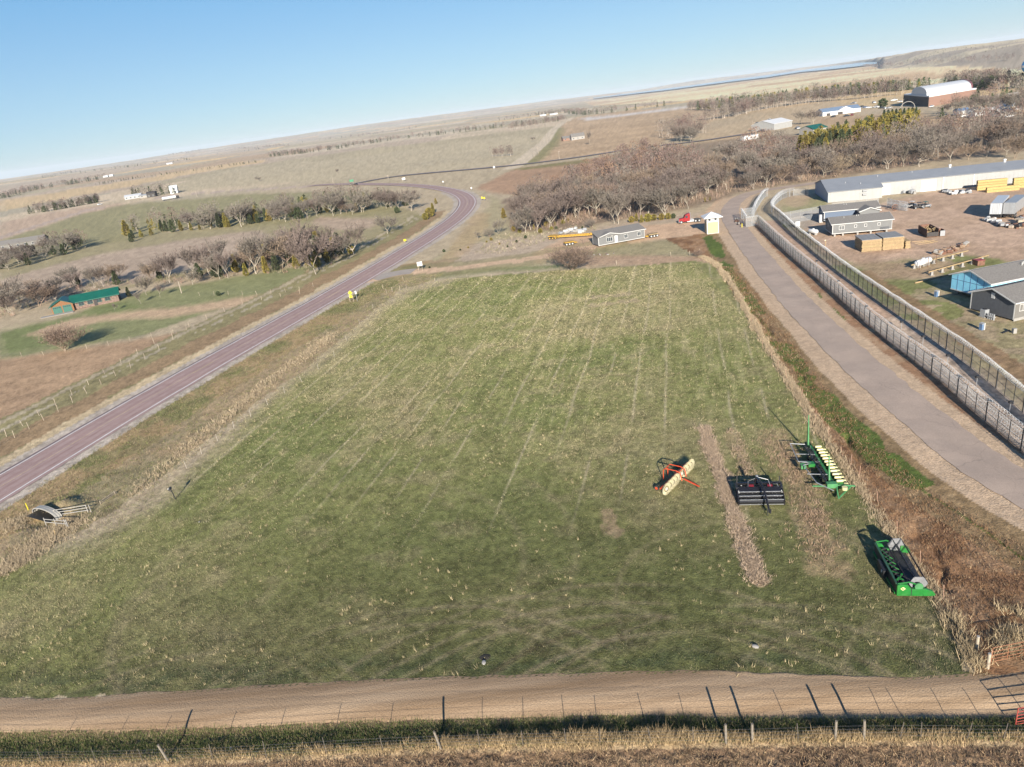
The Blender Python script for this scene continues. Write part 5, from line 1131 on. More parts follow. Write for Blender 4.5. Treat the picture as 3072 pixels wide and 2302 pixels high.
# --- piles of junk
def junk(name, label, cat, pts, ms, size, n, seed, flat_=.5, part='piece'):
    g = random.Random(seed); P0 = G(*pts[0]); t = thing(name, label, cat, P0)
    for i in range(n):
        q = pts[g.randrange(len(pts))]; P = G(q[0] + g.uniform(-5, 5), q[1] + g.uniform(-3, 3)) - P0; s = g.uniform(*size)
        M = Matrix.Rotation(g.uniform(-.5, .5), 3, 'X') @ Matrix.Rotation(g.uniform(0, 3), 3, 'Z')
        MB().box((P.x, P.y, P.z + s * flat_ * .45 + g.random() * s * .3), (s * g.uniform(.7, 1.6), s * g.uniform(.5, 1.), s * flat_), M=M).build(part, g.choice(ms), t, bevel=s * .08)
    return t
junk('scrap_pile', 'pile of white sacks and slabs in front of the box trailers', 'rubble pile', [(2962, 662), (2975, 665), (2990, 670), (3000, 675), (3010, 680), (3022, 680)], [CONC, WHITE, ALUG], (.6, 1.5), 30, 5, part='slab')
junk('scrap_pile', 'tangle of old wheels, frames and timber at the right yard edge', 'scrap pile', [(3020, 678), (3035, 682), (3050, 684), (3065, 680), (3060, 668), (3068, 655)], [RUST, STEEL, WOOD, BLACKM], (.5, 1.4), 34, 6, part='scrap')
junk('pipe_pile', 'heap of pale pipes and metal trim before the white building', 'scrap pile', [(2835, 578), (2848, 580), (2865, 583), (2885, 580), (2905, 578)], [STEEL, WHITE, BLACKM, ALUG], (.5, 1.4), 40, 7, part='offcut')
junk('pallet_pile', 'grey and white crates beside the big white garage door', 'crates', [(2700, 577), (2712, 580), (2722, 576), (2735, 580), (2745, 581)], [ALUG, CONC, STEEL], (.8, 1.5), 13, 8, .8, part='crate')
junk('white_junk', 'scattered white and grey junk on the bank behind the yellow lowboy', 'junk', [(1680, 702), (1700, 700), (1715, 697), (1730, 694), (1745, 698), (1757, 697)], [WHITE, ALUG, CONC], (.6, 1.8), 26, 9, part='scrap')
junk('earth_heap', 'heap of dark earth and broken stone below the yard', 'rubble heap', [(2812, 766), (2826, 760), (2840, 755), (2850, 757), (2862, 752), (2880, 745), (2895, 738)], [RUST, mat('brown_clods', (.22, .15, .10), .95, var=.3), CONC], (.5, 1.3), 36, 10, part='clod')
junk('rubble', 'scattered pale stones along the wash below the spiky bush tree', 'rubble', [(1760, 770), (1780, 768), (1800, 765), (1820, 763), (1845, 762)], [CONC, STONE], (.2, .5), 22, 11, part='stone')
# --- razor-coil storage cage and little fences
# --- propane tanks
def ptank(x, y, rz, L, r, label, n=0):
    t = bld('propane_tank', label, 'tank', x, y, rz); MB().tube([(-L / 2, 0, r + .35), (-L / 2 + .1, 0, r + .35), (-L / 2 + .35, 0, r + .35), (L / 2 - .35, 0, r + .35), (L / 2 - .1, 0, r + .35), (L / 2, 0, r + .35)], [.02, r * .7, r, r, r * .7, .02], 16).build('tank_shell', WHITEG, t, smooth=True)
    MB().bb(-.2, .2, -.2, .2, 2 * r + .3, 2 * r + .52).build('valve_cover', WHITEG, t)
    for s in (-1, 1): MB().bb(s * L * .3 - .1, s * L * .3 + .1, -r * .7, r * .7, -.1, .5).build('saddle', CONC, t)
    return t
ptank(81.5, 179.6, -70, 3.0, .55, 'small white propane tank left of the front grey home')
t = ptank(84.8, 137.4, 26, 4.6, .62, 'large white propane tank beside the foundation beams')
for x in (-2.6, 0, 2.6):
    o = MB().cyl((0, 0, 0), (0, 0, 2.), .05, 6).build('guard_post', RUST); q = Vector((84.8, 137.4, 0)) + Vector((x * math.cos(R(26)), x * math.sin(R(26)), 0)) + Vector((.4, -1.0, 0)); o.location = (q.x, q.y, hz(q.x, q.y)); tag(o, 'thin rusty upright post guarding the large propane tank', 'post', 'guard posts around the large propane tank')
# --- beams on piers
for (a_, b_, lab) in (((2733, 808), (2903, 764), 'rear'), ((2785, 829), (2965, 778), 'middle')):
    A, B = G(*a_), G(*b_); t = thing('foundation_row', f'long pale beam on concrete piers, {lab} of the two rows', 'foundation', A); d = B - A
    MB().beam((0, 0, .82), (d.x, d.y, d.z + .82), .16, .2).build('beam', LUMB, t)
    for k in range(6):
        p = d * (k + .3) / 6; MB().bb(p.x - .2, p.x + .2, p.y - .2, p.y + .2, p.z - .1, p.z + .74).bb(p.x - .35, p.x + .35, p.y - .35, p.y + .35, p.z - .1, p.z + .1).build('pier', CONC, t)
A, B = G(2745, 851), G(2905, 812); d = B - A; o = MB().beam((0, 0, .12), (d.x, d.y, d.z + .12), .2, .2).build('long_plank', LUMB); o.location = A; tag(o, 'long pale plank lying on the ground behind the blue house', 'plank')
# --- blue-wrapped house and dark house
b = bld('modular_home', 'unfinished house wrapped in sky blue sheeting with grey roof', 'house', 79.8, 110.4, 10)
gable(b, 26, 8.1, .95, 3.45, 1.35, WRAP, ROOFG, tm=WHITE, siding=0)
s = MB()
for v_ in (1.35, 2.7, 4.05, 5.4, 6.75): s.bb(-.03, 0, v_ - .03, v_ + .03, 1, 3.3 + (1.2 * (1 - abs(v_ - 4.05) / 4.05)) - .05)
s.bb(-.03, 0, .1, 8, 2.7, 2.76); s.build('wrap_seams', TARB, b)
MB().bb(-.05, 26, -.05, 8.15, .8, .97).build('sill_beam', WHITE, b)
for x in (3.2, 4.8, 8.8, 12.2): window(b, 'f', x, 1.9, .8, 1.0, panes=1)
for x in (1, 5, 9, 13, 17):
    for y in (.5, 7.6): MB().bb(x - .2, x + .2, y - .2, y + .2, -.2, .82).build('pier', CONC, b)
vents(b, [(8.6, 2.8, 4.5), (9.0, 3.0, 4.6), (8.6, 1.6, 4.1)])
# ridge boards resting on the blue roof
b = bld('modular_home', 'charcoal-sided house with white trim and grey roof at the right edge', 'house', 77.3, 101.2, 12)
gable(b, 22, 7.9, .25, 3.0, 1.35, SIDD, ROOFG); corners(b, 22, 7.9, .25, 2.95)
MB().bb(.02, 22, -.03, 0, .3, 2.95).build('front_siding', SIDT, b)
MB().bb(0, 22, -.08, -.02, .0, .45).build('skirting', CONC, b)
window(b, 'f', .95, 1.5, 1.15, .95, panes=2); window(b, 'f', 6, 1.5, 1.15, .95, panes=2)
MB().bb(-.05, 0, 3.6, 4.25, 2.8, 3.7).build('gable_vent', WHITE, b)
t = bld('air_conditioner', 'white air conditioning unit standing against the charcoal house end', 'air conditioner', 74.9, 104.2, 12)
MB().bb(0, .8, 0, .95, .12, 1.25).build('cabinet', ALUG, t, bevel=.03); MB().cyl((.4, .47, 1.25), (.4, .47, 1.31), .33, 14).build('fan_grille', BLACKM, t); MB().bb(-.1, .9, -.1, 1.05, 0, .12).build('pad', CONC, t)
t = bld('gas_cylinder_rack', 'low white frame with grey cylinders by the air conditioner', 'rack', 75.3, 102.7, 12)
for i in range(4): MB().cyl((0, i * .33, 0), (0, i * .33, .95), .12, 8).build('cylinder', ALUG, t)
MB().bb(-.2, .2, -.2, 1.25, .45, .5).build('rail', WHITE, t)
for px, py, l in ((2809, 892, 'small blue-grey utility pedestal left of the blue house'), (2945, 992, 'small blue-grey utility pedestal left of the charcoal house')):
    P = G(px, py); t = thing('utility_pedestal', l, 'utility box', P, R(15)); MB().bb(0, .35, 0, .5, 0, .95).build('cabinet', TARB, t); MB().bb(.33, .5, -.1, .6, 0, 1.1).build('side_board', WHITE, t); MB().bb(-.05, .4, -.05, .55, .95, 1.05).build('lid', ALUG, t)
P = G(3040, 1002); t = thing('concrete_pier', 'lone concrete pier block with timber stubs below the charcoal house', 'pier', P)
MB().bb(0, .5, 0, .4, 0, .75).build('block', CONC, t); MB().beam((-1.2, .6, .1), (.4, 1.4, .1), .2, .14).build('timber', BLACKM, t)
P = G(2476, 738); t = thing('sign_post', 'wooden stake with small board left of the covered lumber stacks', 'stake', P); MB().bb(-.06, .06, -.06, .06, 0, 1.5).build('stake', LUMB, t); MB().bb(-.3, .1, -.08, -.05, 1.2, 1.5).build('board', WOOD, t)
P = G(2392, 684); t = thing('white_cabinet', 'white square cabinet on legs beside the inner razor fence', 'cabinet', P); MB().bb(-.65, .65, -.2, .3, .4, 1.75).build('box', WHITE, t); MB().bb(-.55, -.45, -.1, 0, 0, .4).bb(.45, .55, -.1, 0, 0, .4).build('legs', STEEL, t)
P = G(2935, 795); t = thing('red_crate', 'dark red crate at the end of the pier rows', 'crate', P); MB().bb(-.7, .7, -.8, .8, 0, 1.0).build('box', RUST, t); MB().bb(-.75, .75, -.85, .85, 1.0, 1.06).build('lid', mat('red_lid', (.25, .05, .05), .6), t)
P = G(2684, 632); t = thing('coil_spool', 'dark rusty wheel frame right of the rear grey home', 'scrap', P)
MB().tube([(math.cos(a) * .8, 0, .85 + math.sin(a) * .8) for a in np.linspace(0, 6.28, 16)[:-1]], .1, 5, close=True).build('wheel_ring', RUST, t); MB().beam((-.8, 0, .85), (.8, 0, .85), .1).beam((0, 0, .1), (0, 0, 1.6), .1).build('spokes', RUST, t)
# --- guard tower
t = bld('guard_tower', 'white and yellow guard tower with broad white hipped roof', 'tower', 59.9, 198.5, -6)
w = 3.3; MB().bb(0, w, 0, w, 0, 4.6).build('shaft', WHITE, t)
for q in ((.22, w - .22, -.03, 0), ): MB().bb(*q, .15, 3.25).build('front_panel', CREAM, t)
MB().bb(-.03, 0, .22, w - .22, .15, 3.25).build('side_panel', CREAM, t)
MB().bb(-.05, w + .05, -.05, 0, 3.25, 3.4).build('belt_board', WHITE, t)
for x in (.45, 2.1): window(t, 'f', x, 3.65, .62, .6, panes=1)
window(t, 'l', 1.2, 3.65, .62, .6, panes=1)
o = .95; MB().poly([(-o, -o, 4.45), (w + o, -o, 4.45), (w + o, w + o, 4.45), (-o, w + o, 4.45), (-o, -o, 4.6), (w + o, -o, 4.6), (w + o, w + o, 4.6), (-o, w + o, 4.6), (w / 2, w / 2, 5.9)], [(3, 2, 1, 0), (0, 1, 5, 4), (1, 2, 6, 5), (2, 3, 7, 6), (3, 0, 4, 7), (4, 5, 8), (5, 6, 8), (6, 7, 8), (7, 4, 8)]).build('roof', WHITEG, t)
# --- half modular home standing on its transport
t = bld('modular_home', 'grey half house with white trim resting on a yellow transport trailer', 'house', 29.6, 200.7, 13.5)
L, Wd = 14.3, 4.3
MB().poly([(0, 0, .45), (L, 0, .45), (L, Wd, .45), (0, Wd, .45), (0, 0, 2.85), (L, 0, 2.85), (L, Wd, 3.8), (0, Wd, 3.8)], [(3, 2, 1, 0), (0, 1, 5, 4), (1, 2, 6, 5), (2, 3, 7, 6), (3, 0, 4, 7), (4, 5, 6, 7)]).build('wall', SID, t)
MB().poly([(-.35, -.4, 2.78), (L + .35, -.4, 2.78), (L + .35, Wd + .1, 3.86), (-.35, Wd + .1, 3.86), (-.35, -.4, 2.9), (L + .35, -.4, 2.9), (L + .35, Wd + .1, 3.98), (-.35, Wd + .1, 3.98)], [(3, 2, 1, 0), (4, 5, 6, 7), (0, 1, 5, 4), (1, 2, 6, 5), (2, 3, 7, 6), (3, 0, 4, 7)]).build('roof', ROOFG, t)
MB().poly([(.5, -.35, 2.8), (6.3, -.35, 2.8), (3.4, -.35, 3.5), (.5, -.02, 2.6), (6.3, -.02, 2.6), (3.4, 2.5, 3.5)], [(0, 1, 2), (0, 2, 5, 3), (1, 4, 5, 2)]).build('dormer_wall', SID, t)
for s_, xe in ((0, .2), (1, 6.6)): MB().poly([(xe, -.55, 2.78), (3.4, -.55, 3.58), (3.4, 3.0, 3.58), (xe, -.0, 2.78), (xe, -.55, 2.88), (3.4, -.55, 3.68), (3.4, 3.0, 3.68), (xe, 0, 2.88)], [(0, 1, 2, 3), (7, 6, 5, 4), (0, 4, 5, 1), (3, 2, 6, 7), (0, 3, 7, 4)]).build('dormer_roof', ROOFG, t); MB().beam((xe, -.58, 2.82), (3.4, -.58, 3.62), .05, .2).build('dormer_fascia', WHITE, t)
MB().bb(6.5, L + .38, -.46, -.4, 2.72, 2.92).build('fascia', WHITE, t)
MB().beam((2.3, -.08, 2.55), (3.4, -.08, 2.85), .05, .12).beam((3.4, -.08, 2.85), (4.5, -.08, 2.55), .05, .12).build('window_hood', WHITE, t)
corners(t, L, Wd, .45, 2.8); MB().bb(-.03, L + .03, -.05, 0, .38, .55).build('skirt_board', WHITE, t)
window(t, 'f', 2.6, 1.15, 1.7, 1.05, panes=3); MB().bb(5.0, 5.9, -.05, 0, .55, 2.45).build('door', WHITEG, t)
window(t, 'f', 8.0, 1.3, 1.0, .95, panes=2); window(t, 'f', 12.1, 1.3, 1.0, .95, panes=2)
def lowboy(a, b_, label, wheels_left=3, deck=.9, mid=True):
    A, B = G(*a), G(*b_); d = B - A; L = math.hypot(d.x, d.y); t = thing('lowboy_trailer', label, 'trailer', A, math.atan2(d.y, d.x))
    for y in (-1.0, .9): MB().bb(1.8, L, y, y + .22, .55, .85).build('frame_rail', YELP, t)
    for k in range(int((L - 2) / .9)): MB().bb(2 + k * .9, 2.12 + k * .9, -1.25, 1.35, .62, .8).build('crossbar', YELP, t)
    MB().poly([(0, -1.2, .95), (2.0, -1.2, .95), (2.6, -1.2, .8), (2.6, 1.3, .8), (2., 1.3, .95), (0, 1.3, .95), (0, -1.2, 1.15), (2., -1.2, 1.15), (2.6, -1.2, .9), (2.6, 1.3, .9), (2., 1.3, 1.15), (0, 1.3, 1.15)], [(5, 4, 3, 2, 1, 0), (6, 7, 8, 9, 10, 11), (0, 1, 7, 6), (1, 2, 8, 7), (5, 0, 6, 11), (3, 4, 10, 9), (4, 5, 11, 10)]).build('wheel_deck', YELP, t)
    for k in range(wheels_left):
        for y in (-1.05, 1.1): wheel(t, (.5 + k * .95, y, .42), .42, .35, 'y', YELP)
    if mid: MB().bb(L - 1.2, L + .4, -.8, .9, .8, 1.3).beam((L - 1, .05, 1.2), (L + 1.4, .05, 1.0), .3).build('gooseneck', YELP, t)
    return t
lowboy((1648, 718), (1785, 709), 'long empty yellow lowboy trailer behind the grey modular home', 3)
def dolly(px, py, rz, label, m=YELP):
    P = G(px, py); t = thing('wheel_dolly', label, 'trailer dolly', P, R(rz)); MB().bb(0, 3.0, -.9, .9, .85, 1.05).build('deck', LUMB if m is LUMB else YELP, t); MB().bb(-.9, 0, -.5, .5, .45, .7).build('drawbar', YELP, t)
    for x in (.7, 1.6, 2.5):
        for y in (-.8, .8): wheel(t, (x, y, .42), .42, .3, 'y', WHITE)
dolly(1944, 714, 8, 'three-axle dolly with timber deck at the right end of the half house', LUMB)
dolly(1722, 733, 190, 'yellow axle dolly at the left end of the half house, behind the bush tree')
# --- red truck tractor
def truck(P, rz, label):
    t = thing('semi_truck', label, 'truck', P, rz); m = REDP     # nose towards -x
    MB().extrude([(-3.0, .55), (-3.05, 1.1), (-2.9, 1.45), (-1.5, 1.65), (-1.35, .55)], -.95, .95).build('hood', m, t, bevel=.05)
    MB().extrude([(-1.5, .6), (-1.5, 1.6), (-1.15, 2.45), (.3, 2.6), (.3, .6)], -1.1, 1.1).build('cab', m, t, bevel=.06)
    MB().extrude([(-1.1, 2.48), (-.3, 2.85), (.3, 2.9), (.3, 2.58)], -.9, .9).build('roof_fairing', m, t)
    MB().poly([(-1.5, -.95, 1.68), (-1.5, .95, 1.68), (-1.2, .95, 2.36), (-1.2, -.95, 2.36)], [(0, 1, 2, 3)]).build('windscreen', GLASS, t).location = (-.03, 0, 0)
    for y in (-1.12, 1.12): MB().bb(-1.05, -.4, y - .01, y + .01, 1.65, 2.3).build('side_window', GLASS, t)
    MB().bb(-3.1, -2.95, -1.05, 1.05, .4, .75).build('bumper', STEEL, t); MB().bb(-3.08, -3.0, -.45, .45, .8, 1.35).build('grille', STEEL, t)
    for y in (-.75, .75): MB().bb(-3.09, -3.02, y - .14, y + .14, .85, 1.05).build('headlight', SIGNW, t)
    for y in (-.45, .35): MB().bb(.3, 3.9, y, y + .12, .7, .92).build('chassis_rail', BLACKM, t)
    for y in (-1., .75): MB().bb(-.6, 1.5, y, y + .28, .35, .95).build('fuel_tank', ALU, t)
    MB().bb(1.9, 3.0, -.5, .5, .95, 1.1).build('fifth_wheel', BLACKM, t)
    for y in (-.75, .75): MB().cyl((.45, y, .9), (.45, y, 3.1), .08, 8).build('exhaust_stack', STEEL, t)
    for x, r in ((-2.35, .48), (2.0, .48), (3.1, .48)):
        for y in (-.98, .98): wheel(t, (x, y, .48), r, .32, 'y')
truck(G(2066, 668), R(-8), 'dark red semi truck tractor parked left of the guard tower')
# --- green-roofed house on the left
b = bld('ranch_house', 'long low house with bright green metal roof and two green garage doors', 'house', -132.2, 210.6, 22)
gable(b, 12.6, 6.6, .05, 2.35, 1.5, STONE, GREENR, tm=GREEND, x0=5.4, y0=.9, ov=.5)
MB().poly([(0, 0, .05), (5.8, 0, .05), (5.8, 6.5, .05), (0, 6.5, .05), (0, 0, 2.35), (5.8, 0, 2.35), (5.8, 6.5, 2.35), (0, 6.5, 2.35), (2.9, 0, 3.75), (2.9, 6.5, 3.75)], [(0, 1, 5, 8, 4), (1, 2, 6, 5), (2, 3, 7, 9, 6), (3, 0, 4, 7)]).build('garage_wall', CEDARW, b)
for xe, s_ in ((-.55, -1), (6.35, 1)):
    ze = 2.35 - .55 * .48; MB().poly([(xe, -.5, ze), (2.9, -.5, 3.78), (2.9, 7.2, 3.78), (xe, 7.2, ze), (xe, -.5, ze + .12), (2.9, -.5, 3.9), (2.9, 7.2, 3.9), (xe, 7.2, ze + .12)], [(0, 1, 2, 3), (7, 6, 5, 4), (0, 4, 5, 1), (3, 2, 6, 7), (0, 3, 7, 4)]).build('garage_roof', GREENR, b)
for x in (.35, 3.0):
    MB().bb(x, x + 2.3, -.05, 0, .1, 2.1).build('garage_door', GREEND, b)
    for k in range(4): MB().bb(x + .15 + k * .53, x + .53 + k * .53, -.07, -.04, 1.6, 1.85).build('door_light', GLASS, b)
for x in (7.2, 9.6, 12, 14.4): window(b, 'f', x, .95, 1.3, 1.1, panes=2, m=GREEND).location = (0, .9, 0)
MB().bb(11.2, 12.1, .84, .9, .1, 2.1).build('front_door', SHADE, b); MB().bb(13, 13.2, 5.2, 5.4, 2.6, 4.2).build('chimney_pipe', ALUG, b)
o = MB().bb(-3, 5.6, -2.4, -.02, -.05, .06).build('driveway_slab', CONC, b)
# ================================================================ razor fences
def path3(pts, z=0.):
    return np.array([(p[0], p[1], hz(p[0], p[1]) + z) for p in pts])
def coil(name, P, r, pitch, wire, m, parent, seed=1, wob=.1):
    P = np.array(P); seg = np.linalg.norm(np.diff(P, axis=0), axis=1); cum = np.concatenate([[0], np.cumsum(seg)]); L = cum[-1]; n = int(L / pitch * 9)
    s = np.linspace(0, L, n); C_ = np.stack([np.interp(s, cum, P[:, k]) for k in range(3)], 1); T = np.gradient(C_, axis=0); T /= np.linalg.norm(T, axis=1)[:, None]
    Nn = np.stack([T[:, 1], -T[:, 0], 0 * s], 1); Nn /= np.linalg.norm(Nn, axis=1)[:, None]; a = s / pitch * 2 * np.pi; rr = r * (1 + wob * np.sin(s * .9 + seed) + wob * (vn(s * 2, s * 0, seed) - .5))
    Q = C_ + Nn * (np.cos(a) * rr)[:, None] + np.array([[0, 0, 1.]]) * (np.sin(a) * rr)[:, None]
    D = np.gradient(Q, axis=0); D /= np.linalg.norm(D, axis=1)[:, None] + 1e-9; O = Q - C_; O /= np.linalg.norm(O, axis=1)[:, None]; B = np.cross(D, O)
    V = np.stack([Q + O * wire, Q - O * wire * .5 + B * wire * .87, Q - O * wire * .5 - B * wire * .87], 1).reshape(-1, 3)
    i = np.arange(n - 1)[:, None] * 3; F = np.concatenate([np.concatenate([i + k, i + (k + 1) % 3, i + 3 + (k + 1) % 3, i + 3 + k], 1) for k in range(3)])
    return npmesh(name, V, F, m, parent)
def mesh_sheet(P, h0, h1, parent, m=MESHF, name='chain_link_mesh'):
    P = np.array(P); V = np.concatenate([P + [0, 0, h0], P + [0, 0, h1]]); n = len(P); i = np.arange(n - 1)[:, None]
    return npmesh(name, V, np.concatenate([i, i + 1, i + 1 + n, i + n], 1), m, parent)
def link_wires(P, H, parent, sp=.15, r=.006):
    P = np.array(P); seg = np.linalg.norm(np.diff(P, axis=0), axis=1); cum = np.concatenate([[0], np.cumsum(seg)]); L = cum[-1]; V = []; F = []
    u0 = np.arange(0, L - H, sp); ns = 3; T_ = np.linspace(0, 1, ns + 1)
    for sg in (1, -1):
        a = u0 if sg > 0 else u0 + H; U = a[:, None] + sg * H * T_[None]; Zz = .06 + (H - .08) * np.tile(T_, (len(a), 1))
        C_ = np.stack([np.interp(U, cum, P[:, k]) for k in range(3)], 2); C_[:, :, 2] += Zz
        n0 = len(V); off = np.array([(r, r, r), (-r, -r, r), (r, -r, -r)]); Q = (C_[:, :, None, :] + off[None, None]).reshape(-1, 3); base = sum(len(v) for v in V); V.append(Q)
        i, j = np.meshgrid(np.arange(len(a)), np.arange(ns), indexing='ij'); b0 = base + (i * (ns + 1) + j).ravel() * 3
        for k in range(3): F.append(np.stack([b0 + k, b0 + (k + 1) % 3, b0 + 3 + (k + 1) % 3, b0 + 3 + k], 1))
    return npmesh('chain_link_mesh', np.concatenate(V), np.concatenate(F), STEELM, parent)
def rail(P, z, r, parent, m, name='rail', n=4):
    return MB().tube([(p[0], p[1], p[2] + z) for p in P], r, n).build(name, m, parent)
POSTM = {}
def post(parent, p, h, r, m, name='post', n=6):
    k = (round(h, 2), r, m.name, n, name)
    if k not in POSTM:
        o = MB().cyl((0, 0, -.1), (0, 0, h), r, n).build(name, m); POSTM[k] = o.data; bpy.data.objects.remove(o)
    o = bpy.data.objects.new(name, POSTM[k]); COL.objects.link(o); o.parent = parent; o.location = p; return o
def razor_fence(pix, label, H, step, side, coils, thick=3, m=STEELD):
    W0 = G2(*pix); P2 = resample(smoothline(W0, 1), step); P = path3(P2); t = thing('razor_wire_fence', label, 'fence', P[0]); Q = P - P[0]
    for i, q in enumerate(Q): post(t, q, H if i % thick else H + .12, .045 if i % thick else .075, m)
    rail(Q, H - .05, .028, t, m); rail(Q, H * .48, .022, t, m); rail(Q, .12, .02, t, m); link_wires(Q, H, t)
    T = np.gradient(Q, axis=0); T[:, 2] = 0; T /= np.linalg.norm(T, axis=1)[:, None]; Nn = np.stack([T[:, 1], -T[:, 0], 0 * T[:, 0]], 1) * side
    for k, (off, z, r, pt) in enumerate(coils): coil('razor_coil', Q + Nn * off + [0, 0, z], r, pt, .017, RAZOR, t, k)
    return t
FOp = ((2275, 678), (2300, 702), (2336, 737), (2380, 778), (2423, 815), (2500, 880), (2596, 968), (2645, 1010), (2701, 1054), (2763, 1101), (2837, 1158), (2921, 1237), (3020, 1318), (3072, 1362), (3240, 1500))
FIp = ((2318, 645), (2345, 668), (2380, 704), (2421, 738), (2527, 826), (2640, 908), (2771, 1000), (2860, 1064), (2943, 1126), (3035, 1208), (3072, 1242), (3240, 1390))
razor_fence(FOp, 'long outer chain-link fence with razor coils beside the access road', 2.5, 2.4, -1, [(0., 2.72, .27, .6), (.55, .38, .36, .42), (.6, 1.0, .34, .5), (.25, 1.75, .28, .4)])
razor_fence(FIp, 'long inner chain-link fence with razor coils along the home yard', 2.5, 2.4, 1, [(0., 2.75, .28, .5), (-.35, 2.35, .28, .4)])
razor_fence(((2262, 650), (2266, 634), (2290, 596), (2303, 590)), 'bright razor-coil fence running up from the gate cage', 2.5, 1.8, -1, [(0., 2.7, .36, .3), (.4, 1.9, .34, .3), (.5, 1.1, .34, .3), (.5, .4, .34, .3)], m=STEEL)
razor_fence(((2316, 644), (2313, 632), (2330, 610), (2350, 596), (2380, 588)), 'bright razor-coil fence at the bend beside the dirt path', 2.5, 1.8, 1, [(0., 2.7, .36, .3), (.3, 2.1, .3, .35)], m=STEEL)
def plain_fence(pix, label, H, step, m=STEEL, mesh=True, r=.035, name='chain_link_fence'):
    P = path3(resample(G2(*pix), step)); t = thing(name, label, 'fence', P[0]); Q = P - P[0]
    for q in Q: post(t, q, H, r, m)
    rail(Q, H - .04, .025, t, m); rail(Q, H * .5, .018, t, m)
    if mesh: mesh_sheet(Q, .05, H, t)
    return t
plain_fence(((2340, 660), (2462, 638), (2490, 632)), 'low galvanised fence crossing the grass left of the grey homes, rear run', 1.9, 3.)
plain_fence(((2344, 676), (2466, 655)), 'low galvanised fence crossing the grass left of the grey homes, front run', 1.6, 3.)
plain_fence(((2380, 588), (2410, 586), (2424, 590)), 'dark fence joining the razor wire to the shaded end wall', 2.3, 2.2, STEELD)
plain_fence(((2495, 626), (2560, 618), (2635, 610)), 'light fence along the front of the long white building', 1.6, 3.)
t = plain_fence(((2662, 622), (2692, 632), (2720, 634)), 'short pen of tangled silver razor coils beside the yard vehicles', 2.6, 2.0); 
Q = path3(resample(G2((2662, 622), (2720, 634)), 1.)); Q -= Q[0]
for k, (o_, z) in enumerate(((.3, .5), (.5, 1.2), (.3, 1.9), (-.3, .5), (-.4, 1.3))): coil('razor_coil', Q + [o_, o_, z], .42, .25, .012, RAZOR, t, k, .25)
# gate cage with bollard
A, B, C_, D_ = G(2238, 682), G(2224, 658), G(2262, 652), G(2274, 677)
t = thing('gate_cage', 'open steel gate cage of pipe rails at the head of the outer fence', 'gate', A); q = [Vector((0, 0, 0)), B - A, C_ - A, D_ - A]
for p in q + [(q[0] + q[1]) / 2, (q[0] + q[3]) / 2]: post(t, p, 3.0, .06, STEEL)
for i in range(4):
    a, b_ = q[i], q[(i + 1) % 4]
    for z in (3.0, 2.1, 1.2, .25): MB().cyl(a + Vector((0, 0, z)), b_ + Vector((0, 0, z)), .035, 5).build('rail', STEEL, t)
for a, b_ in ((q[0], q[1]), (q[1], q[2]), (q[0], q[3])):
    V = np.array([a, b_, b_ + Vector((0, 0, 3)), a + Vector((0, 0, 3))]); npmesh('chain_link_mesh', V, [(0, 1, 2, 3)], MESHF, t)
coil('razor_coil', np.array([a_ + Vector((0, 0, 3.15)) for a_ in (q[0], (q[0] + q[1]) / 2, q[1])]), .25, .3, .013, RAZOR, t)
P = G(2226, 683); t = thing('bollard', 'short yellow bollard before the gate cage', 'bollard', P); MB().cyl((0, 0, 0), (0, 0, 1.05), .1, 10).build('pipe', SIGNY, t); MB().sphere((0, 0, 1.05), .1, 10, 5).build('cap', SIGNY, t)
t = junk('debris', 'dark brush and junk lying left of the gate cage', 'debris', [(2205, 662), (2210, 668), (2216, 674)], [RUST, CONC, BLACKM], (.4, .9), 10, 12)
# sensor posts between the fences
SP = [(2450, 800), (2480, 830), (2514, 862), (2553, 900), (2598, 940), (2704, 988), (2768, 1033), (2842, 1092), (2929, 1158), (3028, 1236)]
for i, (x, y) in enumerate(SP):
    P = G(x, y); t = thing('sensor_post', f'short post with black box between the two razor fences, {ORD[i]} from the far end', 'sensor post', P, 0, 'sensor posts between the razor fences'); post(t, (0, 0, 0), 1.15, .045, STEEL); MB().bb(-.22, .22, -.14, .14, 1.1, 1.38).build('sensor_box', BLACKM, t)
# ================================================================ farm fences
def post_fence(label, posts, H, m, wires, wm, r=.045, name='wire_fence', lean=.06, wire=True, pn='post', wr=.006):
    P = [G(*p) for p in posts]; t = thing(name, label, 'fence', P[0]); tops = []
    for p in P:
        o = post(t, p - P[0], H * random.uniform(.92, 1.08), r, m, pn); o.rotation_euler = (random.gauss(0, lean), random.gauss(0, lean), 0)
    for z in wires: MB().tube([tuple(p - P[0] + Vector((0, 0, z))) for p in P], wr, 3).build('wire', wm, t)
    return t
WIRE = mat('dull_fence_wire', (.20, .19, .18), .6, metal=.3)
def along(pts, n):
    return [tuple(q) for q in resample(pts, 1e9 if n < 2 else np.sum([math.dist(a, b) for a, b in zip(pts[:-1], pts[1:])]) / (n - 1) - 1e-6)]
WOODG = mat('grey_weathered_wood', (.17, .145, .115), .95, var=.3, scale=4)
